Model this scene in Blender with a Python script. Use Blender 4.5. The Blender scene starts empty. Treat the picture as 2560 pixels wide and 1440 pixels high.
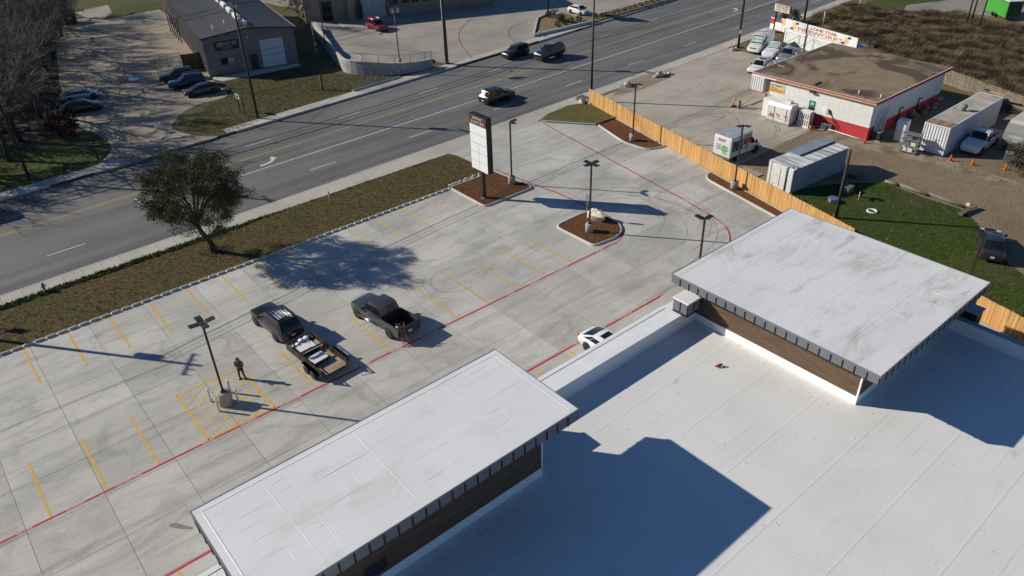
import bpy, math, random
import numpy as np
from mathutils import Vector, Matrix
from mathutils.geometry import tessellate_polygon
S = bpy.context.scene
COL = S.collection
random.seed(11)
R_ = math.radians
# ---------------------------------------------------------------- camera
F_PX = 1886.21
YAW, PITCH, ROLL = 0.885818812, 0.573100603, -0.0338130379
CAM = Vector((-37.2648, -37.6310, 31.7961))
_f = Vector((math.cos(YAW)*math.cos(PITCH), math.sin(YAW)*math.cos(PITCH), -math.sin(PITCH)))
_r = Vector((math.sin(YAW), -math.cos(YAW), 0))
_u = _r.cross(_f)
RIGHT = math.cos(ROLL)*_r + math.sin(ROLL)*_u
UP = -math.sin(ROLL)*_r + math.cos(ROLL)*_u
FWD = _f
cd = bpy.data.cameras.new('camera')
cam = bpy.data.objects.new('camera', cd)
COL.objects.link(cam)
cd.sensor_width = 36
cd.lens = F_PX/2560*36
cd.clip_start = 0.5
cd.clip_end = 3000
m3 = Matrix((RIGHT, UP, -FWD)).transposed()
cam.matrix_world = Matrix.Translation(CAM) @ m3.to_4x4()
S.camera = cam
# ---------------------------------------------------------------- light
SUN_EL, SUN_AZ = R_(27.0), R_(-52.5)      # SUN_AZ: where the shadows point
w = bpy.data.worlds.new('World')
S.world = w
w.use_nodes = True
nt = w.node_tree
bg = nt.nodes['Background']
sky = nt.nodes.new('ShaderNodeTexSky')
sky.sky_type = 'NISHITA'
sky.sun_disc = False
sky.sun_elevation = SUN_EL
SUN_DIR = Vector((-math.cos(SUN_AZ)*math.cos(SUN_EL), -math.sin(SUN_AZ)*math.cos(SUN_EL), math.sin(SUN_EL)))
sky.sun_rotation = math.atan2(SUN_DIR.x, SUN_DIR.y)
sky.air_density = 1.0
sky.dust_density = 0.0
sky.ozone_density = 8.0
nt.links.new(sky.outputs[0], bg.inputs[0])
bg.inputs[1].default_value = 0.068
sd = bpy.data.lights.new('sun', 'SUN')
sd.energy = 4.6
sd.angle = R_(0.5)
sd.color = (1.0, 0.93, 0.79)
sun = bpy.data.objects.new('sun', sd)
COL.objects.link(sun)
sun.rotation_euler = SUN_DIR.to_track_quat('Z', 'Y').to_euler()
S.view_settings.view_transform = 'Standard'
S.view_settings.look = 'None'
S.view_settings.gamma = 1
S.view_settings.use_curve_mapping = False
S.view_settings.exposure = 0.25

# ---------------------------------------------------------------- helpers
def at(u, v, z=0.0):
    """the point of the photograph (2560x1440) that lies z metres above the parking lot"""
    d = RIGHT*((u-1280)/F_PX) - UP*((v-720)/F_PX) + FWD
    return CAM + d*((z-CAM.z)/d.z)

def P2(*pts, z=0.0):
    return [tuple(at(u, v, z).xy) for u, v in pts]

class MB:
    def __init__(s): s.v = []; s.f = []; s.s = []
    def add(s, vs, fs, sm=False):
        n = len(s.v)
        s.v += [tuple(p) for p in vs]
        s.f += [tuple(i+n for i in f) for f in fs]
        s.s += [sm]*len(fs)
        return s
    def box(s, x0, y0, z0, x1, y1, z1, M=None):
        vs = [(x, y, z) for z in (z0, z1) for y in (y0, y1) for x in (x0, x1)]
        if M is not None: vs = [M @ Vector(p) for p in vs]
        return s.add(vs, [(0, 2, 3, 1), (4, 5, 7, 6), (0, 1, 5, 4), (2, 6, 7, 3), (0, 4, 6, 2), (1, 3, 7, 5)])
    def cbox(s, c, d, rz=0.0, M=None):
        T = Matrix.Translation(Vector(c)) @ Matrix.Rotation(rz, 4, 'Z')
        if M is not None: T = M @ T
        return s.box(-d[0]/2, -d[1]/2, -d[2]/2, d[0]/2, d[1]/2, d[2]/2, T)
    def beam(s, a, b, w, h=None):
        a, b = Vector(a), Vector(b)
        d = b-a; L = d.length
        if L < 1e-6: return s
        q = d.to_track_quat('X', 'Z').to_matrix().to_4x4()
        h = h or w
        return s.box(0, -w/2, -h/2, L, w/2, h/2, Matrix.Translation(a) @ q)
    def prism(s, poly, z0, z1, bottom=False):
        n = len(poly)
        ar = sum(poly[i][0]*poly[(i+1) % n][1]-poly[(i+1) % n][0]*poly[i][1] for i in range(n))
        if ar < 0: poly = poly[::-1]
        zt = z1 if isinstance(z1, (list, tuple)) else [z1]*n
        if ar < 0: zt = list(zt)[::-1]
        tri = tessellate_polygon([[Vector((p[0], p[1], 0)) for p in poly]])
        top = []
        for a, b, c in tri:
            A, B, C_ = poly[a], poly[b], poly[c]
            if (B[0]-A[0])*(C_[1]-A[1])-(B[1]-A[1])*(C_[0]-A[0]) < 0: b, c = c, b
            top.append((a, b, c))
        vs = [(p[0], p[1], zt[i]) for i, p in enumerate(poly)] + [(p[0], p[1], z0) for p in poly]
        fs = list(top)
        if z0 is not None and not (isinstance(z1, (int, float)) and z0 == z1):
            fs += [(n+i, n+(i+1) % n, (i+1) % n, i) for i in range(n)]
            if bottom: fs += [(n+a, n+c, n+b) for a, b, c in top]
        return s.add(vs, fs)
    def sheet(s, poly, z): return s.prism(poly, z, z)
    def tube(s, pts, r, n=6, cap=True, sm=True):
        pts = [Vector(p) for p in pts]
        k = len(pts)
        rs = r if isinstance(r, (list, tuple)) else [r]*k
        base = len(s.v)
        prev = None
        vs = []
        for i, p in enumerate(pts):
            d = (pts[min(i+1, k-1)]-pts[max(i-1, 0)])
            if d.length < 1e-9: d = Vector((0, 0, 1))
            d.normalize()
            if prev is None:
                a = d.orthogonal().normalized()
            else:
                a = (prev - d*prev.dot(d))
                a = a.normalized() if a.length > 1e-6 else d.orthogonal().normalized()
            prev = a
            b = d.cross(a)
            for j in range(n):
                t = 2*math.pi*j/n
                vs.append(p + (a*math.cos(t)+b*math.sin(t))*rs[i])
        fs = [(i*n+j, i*n+(j+1) % n, (i+1)*n+(j+1) % n, (i+1)*n+j) for i in range(k-1) for j in range(n)]
        s.add(vs, fs, sm)
        if cap and n > 2:
            nn = len(s.v)-len(vs)
            s.f += [tuple(nn+j for j in range(n))[::-1], tuple(nn+(k-1)*n+j for j in range(n))]
            s.s += [False, False]
        return s
    def cyl(s, a, b, r, n=12, sm=True): return s.tube([a, b], r, n, True, sm)
    def lathe(s, prof, n=16, M=None, sm=True):
        vs = []; k = len(prof)
        for r, z in prof:
            for j in range(n):
                t = 2*math.pi*j/n
                p = Vector((r*math.cos(t), r*math.sin(t), z))
                vs.append(M @ p if M is not None else p)
        fs = [(i*n+j, i*n+(j+1) % n, (i+1)*n+(j+1) % n, (i+1)*n+j) for i in range(k-1) for j in range(n)]
        s.add(vs, fs, sm)
        nn = len(s.v)-len(vs)
        if prof[0][0] > 1e-4: s.f.append(tuple(nn+j for j in range(n))[::-1]); s.s.append(False)
        if prof[-1][0] > 1e-4: s.f.append(tuple(nn+(k-1)*n+j for j in range(n))); s.s.append(False)
        return s
    def loft(s, rings, sm=True, caps=True):
        n = len(rings[0]); k = len(rings)
        vs = [p for r in rings for p in r]
        s.add(vs, [(i*n+j, i*n+(j+1) % n, (i+1)*n+(j+1) % n, (i+1)*n+j) for i in range(k-1) for j in range(n)], sm)
        if caps:
            nn = len(s.v)-len(vs)
            s.f += [tuple(nn+j for j in range(n))[::-1], tuple(nn+(k-1)*n+j for j in range(n))]
            s.s += [False, False]
        return s
    def quad(s, *p): return s.add(p, [tuple(range(len(p)))])
    def ribbon(s, line, w0, w1, z):
        """flat strip along a 2-D polyline, from offset w0 to w1 to its left"""
        L = offset(line, w0); Rr = offset(line, w1)
        n = len(line)
        vs = [(p[0], p[1], z) for p in L]+[(p[0], p[1], z) for p in Rr]
        return s.add(vs, [(i, i+1, n+i+1, n+i) if w1 > w0 else (i, n+i, n+i+1, i+1) for i in range(n-1)])
    def mesh(s, name):
        me = bpy.data.meshes.new(name)
        me.from_pydata(s.v, [], s.f)
        if any(s.s): me.polygons.foreach_set('use_smooth', s.s)
        me.update()
        return me
    def o(s, name, mat, parent=None, loc=None, rz=0.0, ang=None, bevel=0, fix=False, **kw):
        me = s.mesh(name)
        me.materials.append(mat)
        if fix or bevel:
            import bmesh
            bm = bmesh.new(); bm.from_mesh(me)
            if bevel:
                bmesh.ops.remove_doubles(bm, verts=bm.verts, dist=1e-5)
                es = [e for e in bm.edges if len(e.link_faces) == 2 and e.calc_face_angle(0) > 0.6]
                bmesh.ops.bevel(bm, geom=es, offset=bevel, segments=2, affect='EDGES', clamp_overlap=True)
            bmesh.ops.recalc_face_normals(bm, faces=bm.faces)
            bm.to_mesh(me); bm.free()
        if ang:
            me.polygons.foreach_set('use_smooth', [True]*len(me.polygons))
            me.set_sharp_from_angle(angle=R_(ang))
        return inst(name, me, parent, loc, rz, **kw)

def inst(name, me, parent=None, loc=None, rz=0.0, **kw):
    o = bpy.data.objects.new(name, me)
    COL.objects.link(o)
    if parent is not None: o.parent = parent
    if loc is not None: o.location = loc
    if rz: o.rotation_euler = (0, 0, rz)
    tag(o, **kw)
    return o

def tag(o, label=None, cat=None, group=None, kind=None):
    if label: o['label'] = label
    if cat: o['category'] = cat
    if group: o['group'] = group
    if kind: o['kind'] = kind
    return o

def thing(name, label, cat, loc=(0, 0, 0), rz=0.0, group=None, kind=None):
    o = bpy.data.objects.new(name, None)
    COL.objects.link(o)
    o.empty_display_size = 0.3
    o.location = loc
    o.rotation_euler = (0, 0, rz)
    return tag(o, label, cat, group, kind)

def copy_tree(o, loc, rz=None, label=None, scale=None):
    def rec(x, par):
        c = x.copy(); COL.objects.link(c)
        if par is not None: c.parent = par
        for ch in list(x.children): rec(ch, c)
        return c
    c = rec(o, None)
    c.location = loc
    if rz is not None: c.rotation_euler = (0, 0, rz)
    if scale: c.scale = (scale,)*3
    if label: c['label'] = label
    return c

def offset(line, d):
    out = []
    n = len(line)
    for i in range(n):
        a = Vector(line[max(i-1, 0)]); b = Vector(line[min(i+1, n-1)])
        t = (b-a).normalized()
        out.append((line[i][0]-t.y*d, line[i][1]+t.x*d))
    return out

def resample(line, step):
    pts = [Vector(p) for p in line]
    out = [pts[0].copy()]
    acc = 0.0
    for a, b in zip(pts, pts[1:]):
        L = (b-a).length
        t = step-acc
        while t <= L:
            out.append(a.lerp(b, t/L)); t += step
        acc = L-(t-step)
    return [tuple(p) for p in out]

def smooth(line, it=2, closed=False):
    for _ in range(it):
        n = len(line); o = []
        if not closed: o.append(line[0])
        for i in range(n if closed else n-1):
            a, b = Vector(line[i]), Vector(line[(i+1) % n])
            o += [tuple(a.lerp(b, .25)), tuple(a.lerp(b, .75))]
        if not closed: o.append(line[-1])
        line = o
    return line

def clip_rect(poly, x0, y0, x1, y1):
    def cut(ps, f, ix):
        out = []
        for i in range(len(ps)):
            a, b = ps[i-1], ps[i]
            fa, fb = f(a), f(b)
            if (fa >= 0) != (fb >= 0):
                t = fa/(fa-fb)
                out.append((a[0]+(b[0]-a[0])*t, a[1]+(b[1]-a[1])*t))
            if fb >= 0: out.append(b)
        return out
    for f in (lambda p: p[0]-x0, lambda p: x1-p[0], lambda p: p[1]-y0, lambda p: y1-p[1]):
        poly = cut(poly, f, 0)
        if len(poly) < 3: return []
    res = []
    for p in poly:
        if not res or abs(p[0]-res[-1][0])+abs(p[1]-res[-1][1]) > 1e-4: res.append(p)
    if len(res) > 1 and abs(res[0][0]-res[-1][0])+abs(res[0][1]-res[-1][1]) < 1e-4: res.pop()
    return res

def area(poly):
    n = len(poly)
    return abs(sum(poly[i][0]*poly[(i+1) % n][1]-poly[(i+1) % n][0]*poly[i][1] for i in range(n)))/2

def inside(p, poly):
    c = False
    n = len(poly)
    for i in range(n):
        a, b = poly[i], poly[i-1]
        if (a[1] > p[1]) != (b[1] > p[1]) and p[0] < (b[0]-a[0])*(p[1]-a[1])/(b[1]-a[1])+a[0]: c = not c
    return c

def text(body, size, M, mat, name='lettering', parent=None, w=None, extrude=0.004, shear=0.0, align='CENTER', **kw):
    """flat lettering; M maps text x/y/z to the parent's space; w: fit to this width"""
    cu = bpy.data.curves.new(name, 'FONT')
    cu.body = body
    cu.size = size
    cu.align_x = align
    cu.align_y = 'CENTER'
    cu.extrude = extrude
    cu.shear = shear
    cu.resolution_u = 2
    to = bpy.data.objects.new(name, cu)
    COL.objects.link(to)
    dg = bpy.context.evaluated_depsgraph_get()
    me = bpy.data.meshes.new_from_object(to.evaluated_get(dg))
    bpy.data.objects.remove(to)
    bpy.data.curves.remove(cu)
    n = len(me.vertices)
    if n == 0: return None
    co = np.empty(n*3); me.vertices.foreach_get('co', co); co = co.reshape(-1, 3)
    if w:
        ww = co[:, 0].max()-co[:, 0].min()
        co[:, 0] *= w/ww
    co = co @ np.array(M.to_3x3()).T + np.array(M.translation)
    me.vertices.foreach_set('co', co.ravel()); me.update()
    me.materials.clear(); me.materials.append(mat)
    me.name = name
    return inst(name, me, parent, **kw)

def frame(o, x, y):
    """matrix with origin o and text axes x, y"""
    x = Vector(x).normalized(); y = Vector(y); y = (y-x*y.dot(x)).normalized()
    z = x.cross(y)
    M = Matrix((x, y, z)).transposed().to_4x4()
    M.translation = Vector(o)
    return M
# ---------------------------------------------------------------- materials
class NT:
    def __init__(s, name):
        s.m = bpy.data.materials.new(name)
        s.m.use_nodes = True
        s.t = s.m.node_tree
        s.b = s.t.nodes['Principled BSDF']
        s.pos = s.t.nodes.new('ShaderNodeNewGeometry').outputs['Position']
    def lk(s, a, b): s.t.links.new(a, b)
    def set(s, sock, v):
        if isinstance(v, bpy.types.NodeSocket): s.lk(v, sock)
        elif isinstance(v, (tuple, list)) and len(v) == 3 and sock.type == 'RGBA': sock.default_value = (*v, 1)
        else: sock.default_value = v
    def map(s, scale=(1, 1, 1), rot=0.0, vec=None):
        n = s.t.nodes.new('ShaderNodeMapping')
        s.lk(vec or s.pos, n.inputs[0])
        n.inputs['Scale'].default_value = scale
        n.inputs['Rotation'].default_value = (0, 0, rot)
        return n.outputs[0]
    def noise(s, scale, detail=3, vec=None, rough=.55, dist=0):
        n = s.t.nodes.new('ShaderNodeTexNoise')
        s.lk(vec or s.pos, n.inputs['Vector'])
        n.inputs['Scale'].default_value = scale
        n.inputs['Detail'].default_value = detail
        n.inputs['Roughness'].default_value = rough
        n.inputs['Distortion'].default_value = dist
        return n.outputs[0]
    def voro(s, scale, vec=None, feat='F1', out='Distance'):
        n = s.t.nodes.new('ShaderNodeTexVoronoi')
        s.lk(vec or s.pos, n.inputs['Vector'])
        n.feature = feat
        n.inputs['Scale'].default_value = scale
        return n.outputs[out]
    def ramp(s, x, a, b, lo=0.0, hi=1.0):
        n = s.t.nodes.new('ShaderNodeMapRange')
        n.interpolation_type = 'SMOOTHSTEP'
        s.lk(x, n.inputs[0])
        for k, v in zip((1, 2, 3, 4), (a, b, lo, hi)): n.inputs[k].default_value = v
        return n.outputs[0]
    def mix(s, f, a, b, mode='MIX'):
        n = s.t.nodes.new('ShaderNodeMix')
        n.data_type = 'RGBA'; n.blend_type = mode
        s.set(n.inputs['Factor'], f)
        s.set(n.inputs['A'], a); s.set(n.inputs['B'], b)
        return n.outputs['Result']
    def mul(s, a, b, op='MULTIPLY'):
        n = s.t.nodes.new('ShaderNodeMath'); n.operation = op
        s.set(n.inputs[0], a); s.set(n.inputs[1], b)
        return n.outputs[0]
    def bump(s, h, strength=.4, dist=.02):
        n = s.t.nodes.new('ShaderNodeBump')
        n.inputs['Strength'].default_value = strength
        n.inputs['Distance'].default_value = dist
        s.lk(h, n.inputs['Height']); s.lk(n.outputs[0], s.b.inputs['Normal'])
    def rnd(s):
        return s.t.nodes.new('ShaderNodeObjectInfo').outputs['Random']
    def out(s, col, rough=.8, metal=0.0, spec=None, coat=0.0):
        s.set(s.b.inputs['Base Color'], col)
        s.set(s.b.inputs['Roughness'], rough)
        s.b.inputs['Metallic'].default_value = metal
        if spec is not None: s.b.inputs['Specular IOR Level'].default_value = spec
        if coat: s.b.inputs['Coat Weight'].default_value = coat; s.b.inputs['Coat Roughness'].default_value = .04
        return s.m

def sc(c, k): return tuple(min(1, x*k) for x in c)
MC = {}
def M(name, c=None, rough=.7, metal=0.0, var=.12, vs=1.5, spec=None, coat=0.0, bump=0.0, bs=20, rnd=0.0, stretch=None):
    if name in MC: return MC[name]
    n = NT(name)
    vec = n.map(stretch) if stretch else None
    f = n.noise(vs, 4, vec)
    col = n.mix(n.ramp(f, .3, .7), sc(c, 1-var), sc(c, 1+var))
    if rnd: col = n.mix(1.0, col, n.mix(n.rnd(), (1-rnd,)*3, (1+rnd,)*3), 'MULTIPLY')
    if bump: n.bump(n.noise(bs, 3, vec), bump, .02)
    MC[name] = n.out(col, rough, metal, spec, coat)
    return MC[name]

def concrete(name, c, streak=.35, rot=0.0, spots=.5, rnd=.05, dark=.55):
    n = NT(name)
    big = n.noise(.16, 4)
    st = n.noise(1.0, 5, n.map((.10, .55, 1), rot+.12), .70, 1.4)
    st2 = n.noise(1.0, 5, n.map((.5, 2.2, 1), rot+.1), .72, 1.6)
    fine = n.noise(9, 4)
    col = n.mix(n.ramp(big, .35, .7), sc(c, 1.10), sc(c, .86))
    col = n.mix(n.mul(n.ramp(st, .46, .72), streak), col, sc(c, dark))
    col = n.mix(n.mul(n.ramp(st2, .5, .8), streak*.8), col, sc(c, dark*.9))
    col = n.mix(n.mul(n.ramp(n.noise(.42, 6, None, .72, .8), .5, .74), spots*.75), col, sc(c, .58))
    sp = n.ramp(n.noise(2.6, 3, None, .6), .70, .78)
    col = n.mix(n.mul(sp, spots), col, sc(c, .38))
    col = n.mix(n.ramp(fine, .3, .75), sc_col(n, col, .94), sc_col(n, col, 1.05))
    warm = n.ramp(n.noise(.23, 3, n.map((1, 1, 1), .4)), .55, .8)
    col = n.mix(n.mul(warm, .35), col, (c[0]*1.05, c[1]*.96, c[2]*.84))
    if rnd: col = n.mix(1.0, col, n.mix(n.rnd(), (1-rnd,)*3, (1+rnd,)*3), 'MULTIPLY')
    n.bump(n.noise(30, 3), .15, .01)
    return n.out(col, .85, spec=.3)

def sc_col(n, col, k):
    return n.mix(1.0, col, (k, k, k), 'MULTIPLY')

CONC = concrete('lot_concrete', (.47, .452, .415), .58, 0, .8, .10)
CONC_OLD = concrete('old_concrete', (.41, .365, .30), .55, .5, .35, .03)
CONC_FAR = concrete('far_lot_concrete', (.32, .29, .25), .3, .5, .2, .0)
WALK = concrete('sidewalk_concrete', (.43, .40, .35), .12, .0, .15, .07, .8)
KERB = concrete('kerb_concrete', (.47, .45, .41), .15, 0, .15, 0, .75)
JOINT = M('joint_dark', (.10, .098, .09), .95)
def asphalt():
    n = NT('road_asphalt')
    big = n.noise(.12, 3)
    st = n.noise(1.0, 4, n.map((.02, .9, 1), -.06), .6)
    st2 = n.noise(1.0, 3, n.map((.03, .33, 1), -.06), .5)
    c = (.145, .143, .14)
    col = n.mix(n.ramp(st, .4, .65), sc(c, 1.12), sc(c, .86))
    col = n.mix(n.ramp(st2, .45, .62), col, sc_col(n, col, .84))
    col = n.mix(n.ramp(big, .35, .65), sc_col(n, col, .93), sc_col(n, col, 1.07))
    col = n.mix(n.ramp(n.noise(28, 3), .35, .7), sc_col(n, col, .88), sc_col(n, col, 1.12))
    crack = n.ramp(n.voro(.11, n.map((1, 1, 0), .3), 'DISTANCE_TO_EDGE'), .0, .004, 1, 0)
    col = n.mix(n.mul(crack, .35), col, (.07, .07, .07))
    n.bump(n.noise(60, 2), .3, .01)
    return n.out(col, .85, spec=.35)
ROAD = asphalt()
def grass(name, a, b, c, patch=.5, sc_=1.0):
    n = NT(name)
    f1 = n.noise(.35*sc_, 4, None, .6)
    f2 = n.noise(2.2*sc_, 5, None, .7)
    f3 = n.noise(14, 4, None, .7)
    col = n.mix(n.ramp(f2, .35, .65), a, b)
    col = n.mix(n.mul(n.ramp(f1, .45, .68), patch), col, c)
    col = n.mix(n.ramp(f3, .3, .72), sc_col(n, col, .55), sc_col(n, col, 1.35))
    n.bump(n.mix(.5, n.noise(5, 4), f3), 1.0, .12)
    return n.out(col, .95, spec=.15)
G_STRIP = grass('dormant_lawn', (.085, .062, .026), (.165, .122, .055), (.095, .10, .030), .7)
G_CORNER = grass('corner_lawn', (.15, .135, .05), (.19, .165, .07), (.12, .12, .04), .6)
G_FAR = grass('far_lawn', (.12, .095, .05), (.10, .09, .04), (.09, .115, .03), .8)
G_GREEN = grass('yard_grass', (.05, .068, .014), (.085, .11, .022), (.125, .10, .05), .9, .8)
G_FIELD = grass('weed_field', (.21, .16, .09), (.16, .12, .065), (.13, .135, .05), .6, .6)
G_LEFT = grass('verge_grass', (.075, .095, .022), (.10, .11, .03), (.10, .085, .045), .7)
DIRT = grass('bare_dirt', (.25, .19, .125), (.29, .225, .155), (.20, .15, .095), .7, .5)
def mulch():
    n = NT('bark_mulch')
    f = n.noise(16, 5, None, .75)
    col = n.mix(n.ramp(f, .3, .7), (.085, .038, .018), (.20, .095, .045))
    col = n.mix(n.mul(n.ramp(n.noise(1.2, 3), .5, .75), .4), col, (.12, .062, .035))
    n.bump(n.mix(.5, f, n.noise(4, 3)), 1.0, .06)
    return n.out(col, .95, spec=.1)
MULCH = mulch()
def gravel(name, a, b, d):
    n = NT(name)
    v = n.voro(9, out='Color')
    col = n.mix(n.ramp(n.mul(v, 1.0), .2, .8), a, b)
    col = n.mix(n.ramp(n.noise(.4, 4), .4, .7), col, d)
    n.bump(n.voro(9), .8, .05)
    return n.out(col, .95, spec=.15)
GRAVEL = gravel('river_gravel', (.17, .13, .09), (.40, .35, .28), (.24, .19, .14))
GYMLOT = concrete('gym_lot_surface', (.30, .25, .19), .35, .3, .35, .0, .6)
def roofm(name, dirt, c=(.75, .755, .755), smear=.0):
    n = NT(name)
    col = n.mix(n.ramp(n.noise(.25, 3), .35, .7), sc(c, 1.03), sc(c, .96))
    d = n.noise(.5, 5, n.map((.45, 1.1, 1)), .7, .5)
    col = n.mix(n.mul(n.ramp(d, .5, .78), dirt), col, (.42, .395, .36))
    if smear:
        d2 = n.noise(.8, 5, n.map((.35, 1.6, 1), .05), .75, 1.0)
        d3 = n.ramp(n.noise(.13, 2), .42, .6)
        col = n.mix(n.mul(n.mul(n.ramp(d2, .52, .8), d3), smear), col, (.24, .22, .20))
        d4 = n.noise(1.0, 6, n.map((.3, 2.6, 1), .2), .8, 2.0)
        col = n.mix(n.mul(n.mul(n.ramp(d4, .6, .75), n.ramp(n.noise(.2, 2, n.map((1, 1, 1), 1.)), .5, .66)), smear), col, (.15, .14, .13))
    col = n.mix(n.mul(n.ramp(n.noise(6, 4, None, .7), .55, .8), .25*dirt), col, (.40, .40, .39))
    n.bump(n.noise(1.3, 3), .12, .05)
    return n.out(col, .55, spec=.4)
ROOF1 = roofm('tower_membrane', .42, c=(.72, .72, .71))
ROOF2 = roofm('dirty_membrane', .8, c=(.70, .70, .69), smear=1.0)
def mainroof():
    n = NT('main_roof_membrane')
    c = (.69, .685, .67)
    col = n.mix(n.ramp(n.noise(.2, 3), .35, .7), sc(c, 1.04), sc(c, .95))
    ln = n.noise(1.0, 2, n.map((.12, 5.5, 1)), .5)
    col = n.mix(n.mul(n.mul(n.ramp(ln, .58, .70), n.ramp(n.noise(.3, 3), .45, .7)), .30), col, (.40, .39, .37))
    sp = n.ramp(n.voro(1.5), .055, .03, 0, 1)
    keep = n.ramp(n.noise(.7, 2), .44, .56)
    col = n.mix(n.mul(n.mul(sp, keep), .8), col, (.13, .11, .09))
    sp2 = n.ramp(n.noise(5.5, 4, n.map((.6, 1.5, 1)), .7), .66, .76)
    col = n.mix(n.mul(sp2, .45), col, (.28, .27, .25))
    st = n.ramp(n.voro(.28, n.map((.8, 1.6, 1), .15)), .12, .0, 0, 1)
    col = n.mix(n.mul(n.mul(st, n.ramp(n.noise(2, 5, None, .8), .4, .65)), .6), col, (.33, .26, .18))
    col = n.mix(n.mul(n.ramp(n.noise(.45, 5, None, .7), .55, .8), .3), col, (.48, .46, .42))
    n.bump(n.noise(1.1, 3, n.map((.3, 2.0, 1))), .10, .05)
    return n.out(col, .6, spec=.4)
ROOFM = mainroof()
WHITE_FL = M('white_flashing', (.78, .785, .79), .45, var=.03)
def wood(name, a, b, rot, rnd=0.0, fine=14):
    n = NT(name)
    sx = (.6, .6, fine) if rot == 'h' else (fine, fine, .5)
    g = n.noise(1.0, 4, n.map(sx), .65, .3)
    col = n.mix(n.ramp(g, .3, .7), a, b)
    kn = n.ramp(n.noise(3.1, 2), .66, .74)
    col = n.mix(n.mul(kn, .6), col, sc(a, .55))
    if rnd: col = n.mix(1.0, col, n.mix(n.rnd(), (1-rnd, 1-rnd, 1-rnd), (1+rnd, 1+rnd*.9, 1+rnd*.7)), 'MULTIPLY')
    return n.out(col, .75, spec=.3)
PLANK = wood('brown_plank', (.085, .052, .032), (.165, .105, .068), 'h')
CEDAR = wood('cedar_picket', (.42, .215, .075), (.60, .36, .145), 'v', .20)
OLDWOOD = wood('old_grey_wood', (.12, .10, .075), (.24, .205, .16), 'h', .2)
DECK = wood('trailer_deck', (.28, .20, .13), (.42, .33, .235), 'h')
CHAR = M('charcoal_metal', (.022, .020, .019), .45, .3, .1)
BRONZE = M('dark_bronze', (.035, .026, .02), .5, .3, .1)
FASC = M('grey_fascia_metal', (.21, .218, .232), .45, .3, .06, .8)
FASCD = M('dark_batten', (.03, .032, .036), .5, .3, .1)
STUCCO = M('white_stucco', (.6, .59, .57), .9)
RED_P = M('red_line_paint', (.42, .028, .04), .8, var=.15, vs=5)
YEL_P = M('yellow_line_paint', (.60, .36, .045), .85, var=.18, vs=7)
YEL_R = M('yellow_road_paint', (.40, .235, .075), .9, var=.3, vs=5)
WHT_P = M('white_road_paint', (.58, .58, .56), .85, var=.2, vs=6)
WHT_L = M('white_letter_paint', (.68, .66, .64), .85, var=.12, vs=8)
BLACK = M('black_rubber', (.012, .012, .012), .8, var=.2)
BLACKP = M('black_plastic', (.018, .018, .019), .5, var=.1)
GLASS = M('dark_car_glass', (.010, .012, .014), .10, 0, .05, spec=.4)
CHROME = M('bright_metal', (.62, .62, .62), .22, 1.0, .05)
STEEL = M('galvanised_steel', (.33, .34, .35), .5, .7, .15)
RIM = M('alloy_rim', (.36, .36, .36), .35, .8, .1)
HEADL = M('headlight_lens', (.62, .64, .66), .12, 0, .05, spec=.7)
TAILL = M('taillight_lens', (.30, .018, .014), .15, 0, .1, spec=.6)
AMBER = M('amber_lens', (.50, .16, .03), .2, 0, .1)
PLATE = M('plate_white', (.6, .6, .6), .4)
ORANGE = M('orange_plastic', (.75, .12, .03), .55, var=.1)
WHITE = M('white_paint', (.70, .70, .70), .4, var=.03)
WHITEOLD = M('old_white_paint', (.66, .655, .63), .65, var=.06, vs=3)
PEDEST = concrete('pedestal_concrete', (.34, .315, .27), .25, 0, .2, .0, .7)
BARKD = M('dark_bark', (.05, .038, .028), .95, var=.35, vs=9, bump=.6, bs=25)
TWIG = M('grey_twigs', (.14, .118, .098), .95, var=.35, vs=.7)
POLEW = M('creosote_pole', (.045, .034, .026), .9, var=.3, vs=3, bump=.4)
CABLE = M('black_cable', (.012, .012, .013), .7)
LIME = M('limestone_rock', (.46, .39, .29), .9, var=.25, vs=3, bump=.6, bs=9, rnd=.15)
LIMEW = M('pale_limestone', (.56, .51, .43), .9, var=.2, vs=3, bump=.6, bs=9, rnd=.12)
SCREEN = M('white_sign_face', (.74, .75, .77), .3, var=.01)
# ---------------------------------------------------------------- the setting
def near(x): return 2.09e-4*x*x+.0324*x+28.2
def far(x): return 2.317e-4*x*x+.0594*x+48.95
def yel(x): return 1.4456e-4*x*x+.04748*x+40.55
def wht(x): return 1.6412e-4*x*x+.03759*x+36.69
FZ = .10
def curve(fn, x0, x1, n=40, d=0.0): return [(x0+(x1-x0)*i/n, fn(x0+(x1-x0)*i/n)+d) for i in range(n+1)]
def fence_x(y): return 21.75+.25*y

MB().sheet([(-900, -900), (1500, -900), (1500, 1500), (-900, 1500)], -.16).o('ground', DIRT, kind='structure')
road = MB().sheet(curve(near, -160, 420, 60)+curve(far, 420, -160, 60), -.13).o('road', ROAD, kind='structure')
MB().prism(curve(near, -160, 420, 60)+[(700, 60), (700, -400), (-400, -400), (-400, 20)], -.16, -.03).o('field', G_FIELD, kind='structure')
MB().prism(curve(far, -160, 420, 60)+[(700, 110), (700, 900), (-400, 900), (-400, 40)], -.16, FZ-.03).o('far_ground', G_FAR, kind='structure')

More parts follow.
